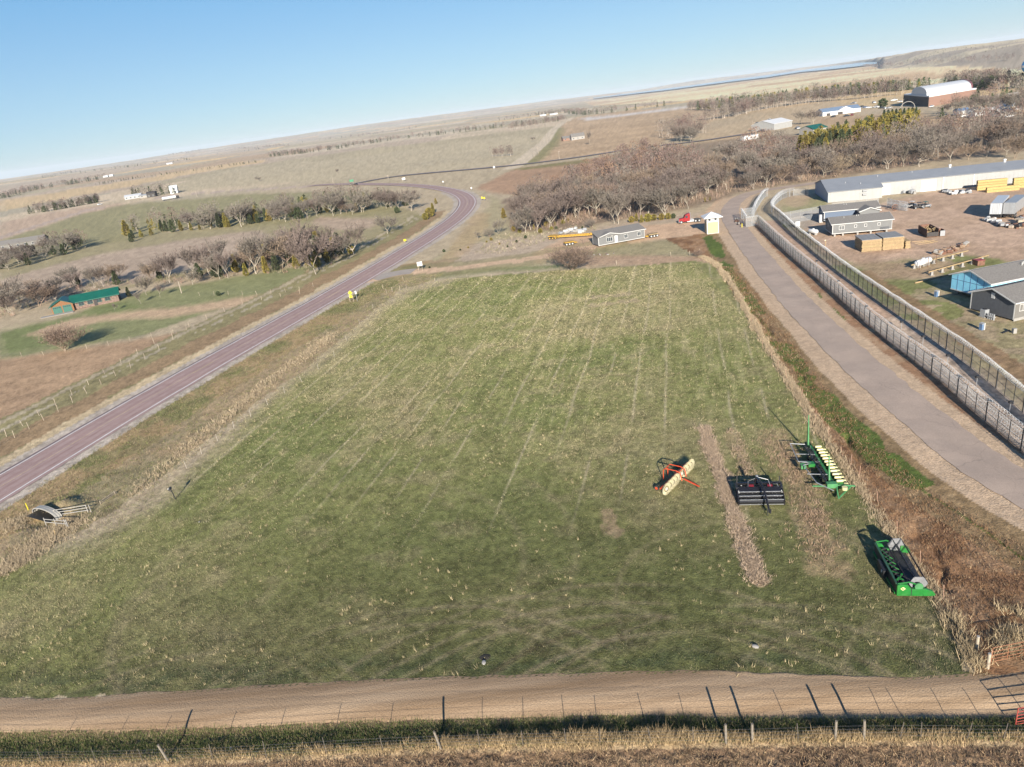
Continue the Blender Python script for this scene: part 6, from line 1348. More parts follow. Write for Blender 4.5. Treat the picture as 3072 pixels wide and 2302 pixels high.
# bottom fence: wooden posts and steel posts
wp = [(505, 2284, .16), (1322, 2247, .12), (2178, 2230, 0), (2257, 2228, .0), (2506, 2220, 0), (2592, 2219, .03)]
t = thing('wire_fence', 'wire fence with weathered wooden posts along the bottom of the picture', 'fence', G(-300, 2290)); O = t.location.copy()
for x, y, ln in wp:
    P = G(x, y); o = post(t, P - O, 1.62, .08, WOODG, 'wooden_post', 8); o.rotation_euler = (0, -ln, 0)
ts = [(128, 2292), (290, 2290), (430, 2288), (640, 2282), (800, 2273), (980, 2262), (1150, 2253), (1440, 2243), (1570, 2240), (1700, 2238), (1800, 2236), (1955, 2234), (2080, 2232), (2395, 2224), (2700, 2219), (2762, 2218), (2900, 2220), (3010, 2220)]
for x, y in ts:
    P = G(x, y); o = post(t, P - O, 1.5, .022, mat('steel_t_post', (.14, .12, .10), .6, metal=.2, var=.2) if 'TP' not in globals() else TP, 'steel_post', 5); TP = o.data.materials[0]; o.rotation_euler = (random.gauss(0, .04), random.gauss(0, .06), 0)
allp = sorted([(x, y) for x, y, _ in wp] + ts + [(-300, 2290), (3400, 2228)])
for z in (.3, .6, .88, 1.15): MB().tube([tuple(G(*p) - O + Vector((0, 0, z))) for p in allp], .006, 3).build('wire', WIRE, t)
# fence of thin posts in the tall dry grass at the right
post_fence('thin rusty steel post fence in the tall dry grass right of the green field', [(2190, 843), (2222, 905), (2254, 968), (2288, 1048), (2314, 1072), (2334, 1108), (2361, 1140), (2404, 1195), (2446, 1262), (2487, 1315), (2528, 1370), (2552, 1400), (2577, 1432), (2634, 1510), (2692, 1600), (2760, 1690), (2830, 1800), (2928, 1956), (2964, 1990)], 1.35, mat('rusty_t_post', (.36, .22, .15), .7, var=.2), (.35, .7, 1.05), WIRE, r=.026)
post_fence('sparse fence across the top of the green field', [(1150, 868), (1210, 842), (1306, 848), (1403, 838), (1475, 835), (1582, 826), (1705, 812), (1850, 795), (2013, 770), (2070, 768), (2085, 765), (2100, 762)], 1.2, WOOD, (.5, .9), WIRE, r=.05)
post_fence('wooden corner posts and wires at the upper end of the old left fence', [(1177, 876), (1200, 873), (1220, 870)], 1.3, WOOD, (.5, 1.1), WIRE, r=.045)
# left pasture fences
fl = along([(0, 1338), (66, 1302), (162, 1244), (250, 1188), (328, 1140), (400, 1100), (466, 1058), (528, 1015), (560, 990)], 14)
post_fence('roadside fence with pale posts between the highway and the brown field', fl, 1.25, WOOD, (.4, .8, 1.15), WIRE, r=.045)
f2 = along([(20, 1310), (115, 1250), (200, 1196), (285, 1144), (350, 1100), (420, 1056), (480, 1022), (535, 995), (640, 950), (740, 910), (800, 898), (900, 882)], 18)
post_fence('second pale post fence along the edge of the brown field', f2, 1.2, WOOD, (.5, 1.), WIRE, r=.05)
post_fence('fence between the lone tree lawn and the brown field', along([(0, 1073), (120, 1068), (220, 1055), (330, 1036), (425, 1018), (520, 1000)], 9), 1.1, WOOD, (.5, .9), WIRE, r=.045)
post_fence('fence on the meadow slope left of the highway entrance', along([(600, 888), (680, 886), (760, 886), (850, 878), (900, 872), (940, 860)], 9), 1.2, WOOD, (.5, 1.), WIRE, r=.045)
post_fence('old left field fence running beside the highway ditch', along([(560, 1405), (630, 1340), (700, 1290), (790, 1225), (900, 1150), (1000, 1075), (1090, 960), (1160, 880)], 14), 1.2, mat('thin_grey_post', (.36, .32, .27), .8), (.5, 1.), WIRE, r=.03)
# red and orange pipe gates
def gate(P, rz, L, H, m, label, bars=6, ups=4):
    t = thing('pipe_gate', label, 'gate', P, rz); zs = [.12 + (H - .12) * (k / (bars - 1)) ** 1.15 for k in range(bars)]
    for z in zs: MB().tube([(0, 0, z), (L * .5, .03, z - .02), (L, 0, z)], .028, 6).build('bar', m, t)
    for k in range(ups + 1): MB().cyl((L * k / ups, 0, .1), (L * k / ups, 0, H), .026 if 0 < k < ups else .035, 6).build('upright', m, t)
    return t
gate(G(2972, 1990), R(4), 4.8, 1.35, ORGATE, 'faded orange pipe gate in the dry grass at the right edge', 5)
gate(G(3046, 2178), R(2), 5., 1.45, REDGATE, 'red pipe gate in the bottom right corner', 6)
for x, y, h, l in ((2928, 1960, 1.5, 'whitish leaning wooden post in the tall grass behind the orange gate'), (2963, 2006, 1.3, 'wooden hinge post at the left end of the orange gate')):
    P = G(x, y); t = thing('gate_post', l, 'post', P); post(t, (0, 0, 0), h, .1, WOOD, 'timber', 8); MB().cyl((0, 0, h - .03), (0, 0, h + .03), .105, 8).build('post_top', CONC, t)
# ================================================================ signs, mailbox, poles
def board_sign(px, py, w, h, z, m, label, rz=0., legs=2, shape='rect', txt=None):
    P = G(px, py); t = thing('road_sign', label, 'sign', P, R(rz))
    xs = [0] if legs == 1 else [-w * .38, w * .38]
    for x in xs: MB().bb(x - .045, x + .045, 0, .07, -.1, z + h * .6).build('leg', WOOD if legs == 2 else STEEL, t)
    a = MB()
    if shape == 'rect': a.bb(-w / 2, w / 2, -.04, -.005, z, z + h)
    elif shape == 'diamond': a.poly([(0, -.04, z), (w / 2, -.04, z + h / 2), (0, -.04, z + h), (-w / 2, -.04, z + h / 2), (0, -.01, z), (w / 2, -.01, z + h / 2), (0, -.01, z + h), (-w / 2, -.01, z + h / 2)], [(0, 1, 2, 3), (7, 6, 5, 4), (0, 4, 5, 1), (1, 5, 6, 2), (2, 6, 7, 3), (3, 7, 4, 0)])
    a.build('sign_face', m, t); return t
board_sign(1262, 812, 1.45, 1.15, 1.35, SIGNW, 'blank white board sign on two posts by the dirt driveway', 10)
t = board_sign(1056, 906, 1.15, 1.15, 1.75, SIGNY, 'yellow diamond curve sign with speed plate beside the highway', -5, 2, 'diamond')
MB().bb(-.35, .35, -.05, -.01, 1.1, 1.7).build('speed_plate', SIGNY, t)
MB().tube([(-.12, -.05, 2.05), (-.12, -.05, 2.4), (.02, -.05, 2.55), (.18, -.05, 2.4)], .035, 4).build('curve_arrow', BLACKM, t)
board_sign(1072, 903, .35, .75, 1.8, SIGNW, 'narrow white sign right behind the yellow diamond sign', 20, 1)
board_sign(1216, 728, .95, .7, .5, SIGNY, 'small yellow sign on the left highway shoulder', -20, 1)
for i, (x, y) in enumerate(((1447, 602), (1454, 603), (1415, 572), (1330, 552))): board_sign(x, y, .8, .9, .9, SIGNY if i < 2 else SIGNW, f'small {"yellow" if i < 2 else "white"} marker sign outside the highway bend, {ORD[i]} counted away from the camera', -30, 1)
board_sign(1212, 545, 2.2, 1.4, 1.2, SIGNW, 'pale information sign right of the road junction', 0, 2)
board_sign(1058, 561, 3.0, 1.6, 3.6, SIGNG, 'wide green direction sign at the road junction', 0, 2)
board_sign(1483, 510, 1.2, 1.2, 1.3, SIGNW, 'white sign beside the dark branch road', 0, 1)
# mailbox
P = G(527, 1498); t = thing('mailbox', 'leaning black mailbox post with brackets in the left field', 'mailbox', P, R(10))
MB().tube([(0, 0, -.1), (-.1, 0, .9), (-.2, 0, 1.45)], .06, 6).build('post', BLACKM, t); MB().extrude([(-.14, 0), (.14, 0), (.14, .2), (.08, .3), (-.08, .3), (-.14, .2)], -.28, .28).build('box', BLACKM, t).location = (-.25, 0, 1.4)
MB().cyl((-.55, 0, 1.5), (-.2, 0, 1.42), .035, 6).cyl((-.45, 0, 1.15), (-.12, 0, 1.1), .03, 6).build('bracket', BLACKM, t); MB().bb(-.5, -.32, -.03, .03, 1.5, 1.62).build('tag_plate', SIGNW, t)
def upole(px, py, H, label, arm=True, g=None):
    P = G(px, py); t = thing('utility_pole', label, 'pole', P, random.uniform(-.3, .3), g); MB().cyl((0, 0, -.2), (0, 0, H), .16, 6, .1).build('mast', POLE, t)
    if arm: MB().bb(-1., 1., -.06, .06, H - .7, H - .55).build('crossarm', POLE, t)
PO = [(1641, 391, 372), (1603, 472, 455), (1678, 480, 453), (1642, 431, 400), (1615, 462, 440), (2258, 391, 361), (2264, 393, 366), (2658, 318, 296), (2707, 323, 298), (2818, 340, 306), (2395, 316, 298), (2455, 314, 294), (2425, 315, 296), (2573, 309, 290), (2589, 292, 272), (592, 592, 570), (536, 590, 578), (1000, 550, 532), (1165, 538, 525), (2975, 332, 312), (3062, 327, 308), (545, 880, 845)]
for i, (x, y, t_) in enumerate(PO):
    P = G(x, y); upole(x, y, min(max(px_h(P, t_), 3), 14), ['wooden utility pole right of the far end of the gravel road', 'wooden utility pole at the gravel road crossing', 'utility pole standing alone in the brown field', 'utility pole beside the middle of the gravel road', 'utility pole in the green strip by the gravel road', 'left one of two close poles left of the white shed', 'right one of two close poles left of the white shed', 'tall pole among the cars before the gym', 'pole left of the arch by the black gym wall', 'pole before the brick gym wall', 'first pole along the far striped field edge', 'third pole along the far striped field edge', 'second pole along the far striped field edge', 'pole behind the blue-roofed clinic', 'pale thin pole before the far pine wood', 'pole on the far left road right of the white farmhouse', 'small pole beside the white farmhouse', 'pole left of the highway junction sign', 'pole right of the highway junction sign', 'pole between the town houses', 'pole at the right edge among town houses', 'grey pole in the meadow right of the green-roofed house'][i], arm=i % 2 == 0)
# ================================================================ left culvert with rails
P0 = G(150, 1580); t = thing('culvert', 'corrugated culvert mouth with pale steel arch in the highway ditch', 'culvert', G(104, 1535))
A, B = G(100, 1540), G(172, 1562); d = (B - A); Wc = math.hypot(d.x, d.y); t.rotation_euler = (0, 0, math.atan2(d.y, d.x)); t.location = (A.x, A.y, -.12)
n = 18; prof = [(Wc / 2 - Wc / 2 * math.cos(math.pi * k / n), 1.05 * math.sin(math.pi * k / n) ** .8) for k in range(n + 1)]
V = []; rows = 8
for j in range(rows):
    y = j * .1; s_ = 1 + .008 * math.sin(j * 1.9)
    for u_, z in prof: V.append((Wc / 2 + (u_ - Wc / 2) * s_, y, z * s_ * (1 - .004 * j)))
F = [(j * (n + 1) + k, j * (n + 1) + k + 1, (j + 1) * (n + 1) + k + 1, (j + 1) * (n + 1) + k) for j in range(rows - 1) for k in range(n)]
sh = MB().poly(V, F).build('corrugated_arch', mat('pale_galvanised_arch', (.34, .32, .28), .5, var=.12, metal=.1), t, recalc=False); md = sh.modifiers.new('s', 'SOLIDIFY'); md.thickness = .06; md.offset = 1
bk = MB().poly([(u_, .75, z) for u_, z in prof], [tuple(range(n + 1))]).build('shade_back_cap', mat('mouth_shade_dark', (.04, .032, .025), .95), t)  # back cap coloured near black to stand for shade inside the arch
MB().poly([(.1, -.9, .1), (Wc - .1, -.9, .1), (Wc - .1, 1.2, .1), (.1, 1.2, .1)], [(0, 1, 2, 3)]).build('shade_floor', mat('painted_shade_black', (.02, .018, .015), .6), t)  # added black sheet: painted shade on the floor of the mouth
rim = MB().tube([(u_, -.02, z) for u_, z in prof], .07, 5).build('rim', CONC, t)
def pipe_rail(a, b_, zs, posts, label, H=1.1, m=None):
    A, B = G(*a), G(*b_); d = B - A; t = thing('pipe_railing', label, 'railing', A)
    for z in zs: MB().cyl((0, 0, z), (d.x, d.y, d.z + z), .05, 7).build('rail', m or CONC, t)
    for k in posts: p = d * k; MB().cyl((p.x, p.y, p.z - .1), (p.x, p.y, p.z + H), .05, 7).build('post', m or CONC, t)
    return t
pipe_rail((168, 1553), (268, 1538), (.35, .7, 1.05), (.02, .97, 1.06), 'white pipe railing with three rails on the far side of the culvert')
pipe_rail((140, 1578), (205, 1584), (.55, .95), (0, .48, .95, 1.02), 'white pipe railing with two rails on the near side of the culvert', 1.15)
pipe_rail((302, 1512), (350, 1480), (.1, .35), (0, .9), 'bent old wire and rails lying beyond the culvert', .5, WOOD)
o = MB().cyl((0, 0, 0), (.1, 0, .8), .06, 6).build('short_stake', LUMB); o.location = G(167, 1608); tag(o, 'short pale stake in the ditch below the culvert', 'stake')
o = MB().cyl((0, 0, 0), (.0, 0, 1.), .05, 6).build('marker_post', SIGNY); o.location = G(85, 1530); tag(o, 'thin yellow marker left of the culvert arch', 'marker')
# stones
for x, y, s_, l in ((1452, 1990, .45, 'pale flat stone beside a dark burrow near the dirt road'), (2266, 1942, .5, 'tuft of pale straw and stone at the right foreground'), (598, 1568, .2, 'small white stone in the left half of the green field'), (693, 2248, .22, 'small white stone in the bottom ditch')):
    P = G(x, y); o = MB().sphere((0, 0, .08), s_ * .5, 7, 5, (1.2, .8, .5)).build('stone', CONC); o.location = P; o.rotation_euler = (0, 0, random.random() * 3); tag(o, l, 'stone')
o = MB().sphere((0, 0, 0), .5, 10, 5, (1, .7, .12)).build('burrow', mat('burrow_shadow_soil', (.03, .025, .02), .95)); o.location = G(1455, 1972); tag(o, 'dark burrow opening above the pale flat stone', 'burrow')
# ================================================================ farm machines parked on the field
def frame_of(a, b, za=0.):
    A, B = flat(*a, z=za), flat(*b, z=za); d = B - A; return Vector((A[0], A[1], hz(*A))), math.atan2(d[1], d[0]), float(np.hypot(*d))
# --- planter
P, rz, L = frame_of((2436, 1341), (2499, 1443), 1.1)
t = thing('row_planter', 'green planter with a row of pale yellow hoppers and one raised marker arm', 'planter', P, rz)
n = 12; sp = L / (n - 1)
MB().bb(-.6, L + .5, -.14, .1, .72, .95).build('toolbar', GRNP, t, bevel=.02)
MB().bb(-.6, L + .3, -.75, -.6, .95, 1.1).build('rear_toolbar', BLACKM, t)
tr = MB()
for k in range(n): tr.beam((k * sp, -.65, 1.0), (k * sp + sp * .5, 0, .9), .05).beam((k * sp + sp * .5, 0, .9), (k * sp + sp, -.65, 1.0), .05)
tr.build('truss_braces', BLACKM, t)['kind'] = 'stuff'
MB().tube([(-.6, -.6, 1.1), (-.9, -2.1, 1.15), (L * .45, -2.3, 1.2), (L * .5, -1.0, 1.1)], .05, 6).build('hose_frame', STEEL, t)
MB().tube([(L * .5, -1.0, 1.1), (L * .55, -2.0, 1.15), (L + .1, -1.6, 1.0), (L + 1.3, -.3, .7)], .05, 6).build('hose_frame', STEEL, t)
for x in (1.6, 3.3, L - 1.5): MB().beam((x, -.1, .95), (x, -2.1, 1.15), .07).build('cross_tube', STEEL, t)
MB().bb(L * .5 - .35, L * .5 + .35, -1.45, -.75, .8, 1.15).build('centre_box', GRNP, t, bevel=.04)
MB().bb(L * .5 - .2, L * .5 + .45, -2.2, -1.7, .7, 1.1).build('valve_box', GRNP2, t)
gq = random.Random(8)
for k in range(16):
    x = gq.uniform(0, L); y = gq.uniform(-.9, 0); MB().tube([(x, y, 1.05), (x + gq.uniform(-.5, .5), y + gq.uniform(-.3, .3), 1.35), (x + gq.uniform(-.9, .9), y + gq.uniform(-.4, .4), 1.0)], .022, 4).build('hose', BLACKM, t)
hop = row = pw = None
for k in range(n):
    x = k * sp
    if hop is None:
        hop = MB().tube([(0, 0, 0), (0, .05, 0), (0, .62, 0), (0, .68, 0)], [.09, .14, .14, .09], 10).build('hopper', HOPY, t)
        row = MB().bb(-.07, .07, .1, 1.3, .45, .62).bb(-.13, .13, .35, .95, .62, .88).beam((0, .1, .8), (0, .7, .55), .06).bb(-.03, .03, .6, .9, .1, .5).build('row_unit', GRNP, t)
        pw = MB().cyl((-.09, 1.5, .2), (-.03, 1.5, .2), .2, 10).cyl((.03, 1.5, .2), (.09, 1.5, .2), .2, 10).beam((0, 1.1, .5), (0, 1.5, .22), .08).build('press_wheels', BLACKM, t)
        cv = MB().bb(-.1, .1, 1.05, 1.45, .62, .72).build('unit_cover', HOPY, t)
        hop.location = (x, .32, 1.02)
    else:
        inst(hop, t, (x, .32, 1.02)); inst(row, t, (x, 0, 0)); inst(pw, t, (x, 0, 0)); inst(cv, t, (x, 0, 0))
for x in (1.2, 2.2, L - 2.4, L - 1.4): wheel(t, (x, -.45, .42), .42, .24, 'x', HOPY)
def marker(x, y, z0, H, w0, w1, nm, lean=0.):
    MB().poly([(x - w0, y - .06, z0), (x + w0, y - .06, z0), (x + w0, y + .1, z0), (x - w0, y + .1, z0), (x - w1 + lean, y - .03, z0 + H), (x + w1 + lean, y - .03, z0 + H), (x + w1 + lean, y + .05, z0 + H), (x - w1 + lean, y + .05, z0 + H)], [(3, 2, 1, 0), (4, 5, 6, 7), (0, 1, 5, 4), (1, 2, 6, 5), (2, 3, 7, 6), (3, 0, 4, 7)]).build(nm, GRNP2, t)
marker(-.75, -.25, 1.0, 3.6, .20, .06, 'marker_arm'); marker(L - .3, -.3, 1.0, 2.6, .13, .06, 'marker_arm', -.3)
MB().bb(L + .3, L + .9, -.8, .2, .7, 1.2).build('end_bracket', GRNP2, t, bevel=.03)
for a, b_ in (((L + .5, -.9, .8), (L + .2, -2.0, .7)), ((L + .9, .1, .8), (L + 2.2, -.1, .35)), ((L + .7, 1.5, .75), (L + 2.2, -.1, .35)), ((L + .5, -.2, .9), (L + .7, 1.9, .75))): MB().beam(a, b_, .11, .12).build('hitch_beam', GRNP2, t)
MB().cyl((L + 1.2, .75, .7), (L + 1.2, .75, 1.0), .26, 12).build('yellow_cap', HOPY, t)
DGREY = mat('grey_reel_plate', (.17, .17, .175), .5, var=.2, scale=4); DGRN = mat('dark_green_steel', (.03, .075, .045), .45, var=.2)
# --- combine header
P, rz, L = frame_of((2686, 1786), (2622, 1662))
t = thing('combine_header', 'green combine grain header with black reel lying along the tall dry grass', 'harvester header', P, rz)
prof = [(0, .15), (0, 1.15), (-.15, 1.25), (-.75, 1.2), (-1.05, .78), (-2.1, .78), (-2.65, .55), (-2.85, .25), (-2.7, .12)]
def endp(x0, x1, pr, nm, m=GRNP):
    n_ = len(pr); MB().poly([(x0, y, z) for y, z in pr] + [(x1, y, z) for y, z in pr], [tuple(range(n_)), tuple(reversed(range(n_, 2 * n_)))] + [(i, i + n_, (i + 1) % n_ + n_, (i + 1) % n_) for i in range(n_)]).build(nm, m, t, bevel=.03)
endp(-.28, .0, prof, 'end_panel'); endp(L, L + .2, [(-.1, .2), (-.1, 1.1), (-.6, 1.0), (-.9, .5), (-1.8, .5), (-1.8, .2)], 'end_panel')
endp(L - .25, L + .35, [(-2.0, .2), (-2.0, .95), (-2.35, .95), (-2.8, .45), (-2.8, .2)], 'crop_divider')
MB().poly([(-.30, -.42, .68), (-.30, -.62, .86), (-.30, -.42, 1.04), (-.30, -.22, .86)], [(0, 1, 2, 3)]).build('emblem', HOPY, t); MB().poly([(-.31, -.5, .8), (-.31, -.35, .8), (-.31, -.30, .93), (-.31, -.45, .9)], [(0, 1, 2, 3)]).build('emblem_mark', GRNP, t)
MB().bb(-.29, -.27, -1.08, -1.03, .2, 1.0).build('panel_seam', BLACKM, t)
MB().bb(0, L, -.12, .04, 1.02, 1.18).build('back_beam', DGRN, t); MB().bb(0, L, -.06, 0, .2, 1.02).build('back_sheet', BLACKM, t); MB().bb(0, L, -.1, .1, .15, .3).build('lower_beam', GRNP, t)
MB().poly([(0, -.1, .45), (L, -.1, .45), (L, -1.3, .36), (0, -1.3, .36), (0, -2.45, .3), (L, -2.45, .3)], [(0, 1, 2, 3), (3, 2, 5, 4)]).build('table', BLACKM, t)
MB().cyl((.1, -.62, .62), (L - .1, -.62, .62), .17, 12).build('auger_tube', BLACK, t)
fl = []; nn = 160
for i in range(nn): 
    a = i / nn * 2 * math.pi * 11; x = .15 + (L - .3) * i / nn
    fl += [(x, -.62 + .17 * math.cos(a), .62 + .17 * math.sin(a)), (x, -.62 + .31 * math.cos(a), .62 + .31 * math.sin(a))]
MB().poly(fl, [(2 * i, 2 * i + 1, 2 * i + 3, 2 * i + 2) for i in range(nn - 1)]).build('auger_flight', BLACKM, t)
for k in range(5): MB().tube([(.5 + k * 1.15, -.05, 1.15), (.4 + k * .72, -.5, 1.3), (.4 + k * .72, -.75, 1.12)], .035, 5).build('arch_brace', GRNP, t)
cy, cz, rr = -1.66, 1.06, .70
for x in (.12, L * .5, L - .15):
    h_ = [(cy + rr * math.cos(a), cz + rr * math.sin(a)) for a in np.linspace(0, 2 * math.pi, 7)[:-1]]
    if x == L * .5: MB().tube([(x, y, z) for y, z in h_], .03, 5, close=True).build('reel_spider', BLACKM, t)
    else: MB().poly([(x, y, z) for y, z in h_] + [(x + .04, y, z) for y, z in h_], [tuple(range(6)), tuple(range(11, 5, -1))] + [(i, i + 6, (i + 1) % 6 + 6, (i + 1) % 6) for i in range(6)]).build('reel_end_plate', DGREY, t)
MB().cyl((.1, cy, cz), (L - .1, cy, cz), .09, 8).build('reel_shaft', BLACKM, t)
for k in range(6):
    a = k * math.pi / 3; y, z = cy + rr * math.cos(a), cz + rr * math.sin(a); b_ = MB().cyl((.1, y, z), (L - .1, y, z), .035, 6)
    for j in range(36): x = .2 + j * (L - .4) / 36; b_.beam((x, y, z), (x, y - .04, z - .24), .014)
    b_.build('reel_bat', BLACK, t)
for x in (-.1, L + .05): MB().tube([(x, -.1, 1.2), (x, -.9, 1.35), (x, cy, cz)], .06, 6).build('reel_arm', GRNP, t)
MB().cyl((-.22, cy + .05, cz - .08), (-.1, cy + .05, cz - .08), .32, 14).build('drive_cover', GRNP2, t)
MB().tube([(.2, -.2, 1.2), (.7, -.5, 1.45), (.3, -1.1, 1.3), (.1, -1.5, 1.15)], .03, 5).build('hose', BLACKM, t); MB().beam((.3, -.15, 1.25), (.9, -.7, 1.4), .1).build('lift_strut', GRNP, t)
MB().cyl((L * .42, .3, .55), (L * .42, .3, .75), .12, 8).build('white_jug', WHITE, t); MB().bb(L * .35, L * .65, .04, .35, .2, .9).build('feeder_mount', BLACKM, t)
# --- black roller machine
P, rz, L = frame_of((2216, 1521), (2353, 1519))
t = thing('swather_head', 'wide glossy black mower conditioner with arched tongue and red boxes', 'mower', P, rz)
for x in (0, L): MB().extrude([(-.1, .1), (-.1, .6), (.5, 1.05), (1.2, 1.25), (2.4, 1.2), (2.4, .3)], x - .05, x + .05, axis='x').build('side_plate', BLACK, t)
for y, z, r in ((.15, .42, .26), (.75, .62, .22), (1.3, .8, .2)): MB().cyl((.08, y, z), (L - .08, y, z), r, 16).build('roller', BLACK, t, smooth=False)
for (y, z) in ((-.08, .18), (-.02, .68), (.45, .86), (.98, 1.02)): MB().bb(.1, L - .05, y - .03, y + .03, z, z + .05).build('steel_strip', STEEL, t)
MB().poly([(.1, 1.0, 1.05), (L - .1, 1.0, 1.05), (L - .1, 1.5, 1.3), (.1, 1.5, 1.3), (.1, 1.6, 1.1), (L - .1, 1.6, 1.1)], [(0, 1, 2, 3), (3, 2, 5, 4)]).build('cover_panel', BLACK, t)
MB().bb(.1, L - .1, 1.6, 2.35, .85, .98).build('deck', BLACKM, t); MB().bb(0, L, 2.3, 2.5, 1.05, 1.3).build('rear_beam', BLACK, t)
for x in (1.2, 3.0): MB().bb(x, x + .5, 1.7, 2.1, .98, 1.25).build('red_box', REDP, t, bevel=.03)
for x in (.1, L - .1): MB().bb(x - .05, x + .05, 2.3, 2.42, 1.3, 2.0).build('upright', BLACKM, t)
MB().bb(-.1, .1, 1.4, 2.5, 1.2, 1.3).bb(L - .1, L + .1, 1.4, 2.5, 1.2, 1.3).build('side_rail', BLACKM, t)['kind'] = 'stuff'
MB().tube([(1.9, 2.35, 1.3), (2.0, 2.2, 2.0), (2.15, 1.6, 2.05), (2.4, .4, 1.85), (2.55, -.6, 1.2), (2.65, -1.7, .6)], [.12, .13, .12, .11, .11, .09], 8).build('tongue', BLACK, t)
MB().beam((2.65, -1.7, .6), (2.68, -2.1, .5), .16).beam((2.5, -1.95, .1), (2.5, -1.95, .9), .07).cyl((2.78, -1.9, .3), (2.78, -1.9, .8), .05, 6).build('hitch', BLACKM, t)
MB().cyl((2.05, 2.3, 1.6), (2.05, 2.3, 2.15), .13, 10).build('gearbox', ALUG, t)
for a, b_, c_ in (((2.2, 2.2, 2.0), (3.1, 2.0, 1.8), (3.3, 1.5, 1.2)), ((1.9, 2.2, 1.9), (1.2, 2.3, 1.5), (1.1, 1.6, 1.2)), ((3.6, 2.0, 1.3), (3.9, 1.7, 1.5), (4.1, 1.4, 1.1))): MB().tube([a, b_, c_], .022, 5).build('hose', STEEL, t)
for x, y in ((.12, .7), (.12, 1.0), (L - .12, .7), (L - .12, 1.0), (.5, 2.1)): MB().sphere((x, y, 1.12), .06, 8, 5).build('cap', WHITE, t)
for x in (.9, L - .9): wheel(t, (x, 2.9, .38), .38, .22, 'x', STEEL); MB().beam((x, 2.4, 1.0), (x, 2.9, .4), .1).build('wheel_arm', BLACKM, t)
# --- hay rake
P, rz, L = frame_of((1999, 1468), (2071, 1396), .7)
t = thing('wheel_rake', 'hay rake with a line of cream wheels and an orange-red arched frame', 'hay rake', P, rz)
wp_ = None
for k in range(9):
    x = L * k / 8
    if k == 4: continue
    if wp_ is None:
        o = MB(); 
        o.tube([(0, 0, -.02), (0, .02, 0)], [.36, .36], 20); wp_ = MB().tube([(0, -.015, 0), (0, .015, 0)], [.42, .42], 22).build('rake_wheel', mat('dull_cream_disc', (.42, .37, .22), .6), t)
        rg_ = MB().tube([(math.cos(a) * .3, -.03, math.sin(a) * .3) for a in np.linspace(0, 6.2832, 25)[:-1]], .035, 5, close=True).build('rim_ring', BLACKM, wp_)
        tn = MB()
        for a in np.linspace(0, 6.2832, 41)[:-1]: tn.beam((math.cos(a) * .4, 0, math.sin(a) * .4), (math.cos(a + .18) * .7, -.06, math.sin(a + .18) * .7), .035, .03)
        tn.build('tines', RAKEY, wp_); MB().cyl((0, -.09, 0), (0, .03, 0), .14, 10).build('hub', WHITE, wp_); wp_.location = (x, 0, .7); wp_.rotation_euler = (0, 0, R(-12)); W0 = wp_
    else:
        c = inst(W0, t, (x, 0, .7), (0, 0, R(-12)));
        for g_ in W0.children: d_ = g_.copy(); COL.objects.link(d_); d_.parent = c
MB().beam((-.4, .5, .75), (L + .2, .5, .75), .12).build('main_bar', ORED, t)
for k in range(9): MB().beam((L * k / 8, .5, .75), (L * k / 8, .05, .7), .05).build('wheel_arm', BLACKM, t)
for x0 in (L * .42, L * .6): MB().tube([(x0, 1.6, .1), (x0, 1.55, 1.35), (x0, 1.3, 1.6), (x0, .0, 1.6), (x0, -.45, 1.4), (x0, -.6, .55)], .055, 7).build('arch_frame', ORED, t)
MB().beam((L * .42, 1.3, 1.6), (L * .6, 1.3, 1.6), .07).beam((L * .42, -.3, 1.5), (L * .6, -.3, 1.5), .07).build('arch_tie', ORED, t)['kind'] = 'stuff'
MB().beam((L * .5, -.6, .55), (L * .42, -2.6, .35), .12).build('tongue', ORED, t); MB().cyl((L * .43, -2.3, 0), (L * .43, -2.3, .5), .04, 6).build('jack', BLACKM, t)
for x in (.3, L - .2): wheel(t, (x, 1.3, .3), .3, .18, 'x', ORED); MB().beam((x, .5, .75), (x, 1.3, .35), .06).build('axle_arm', ORED, t)
# ================================================================ far buildings and vehicles
def hall(name, label, corner, rz, L, Wd, H, rise, wm, rm, cat='building', doors=()):
    P = G(*corner); t = thing(name, label, cat, P, R(rz)); gable(t, L, Wd, 0, H, rise, wm, rm, tm=rm, ov=.3)
    for x, w_, h_ in doors: MB().bb(x, x + w_, -.06, -.01, 0, h_).build('door', SHADE, t)
    return t
hall('metal_shed', 'bright white metal shed on the brown rise beyond the woods', (2322, 391), 30, 20, 20, 4.2, 2.6, METALW, WHITEG)
hall('metal_shed', 'pale shed with dark green roof right of the white shed', (2440, 405), 20, 11, 12, 3.4, 2., CONC, GREENR)
t = hall('clinic_building', 'low clinic with blue-grey roof and white centre gable', (2468, 350), -6, 30, 16, 3.2, 2.4, WHITEG, BLUEC, doors=((3, 3, 2), (12, 4, 2)))
MB().poly([(12, -.7, 3.0), (24, -.7, 3.0), (18, -.7, 5.6), (18, 8, 5.6)], [(0, 1, 2), (0, 2, 3), (1, 3, 2)]).build('centre_gable', WHITEG, t)
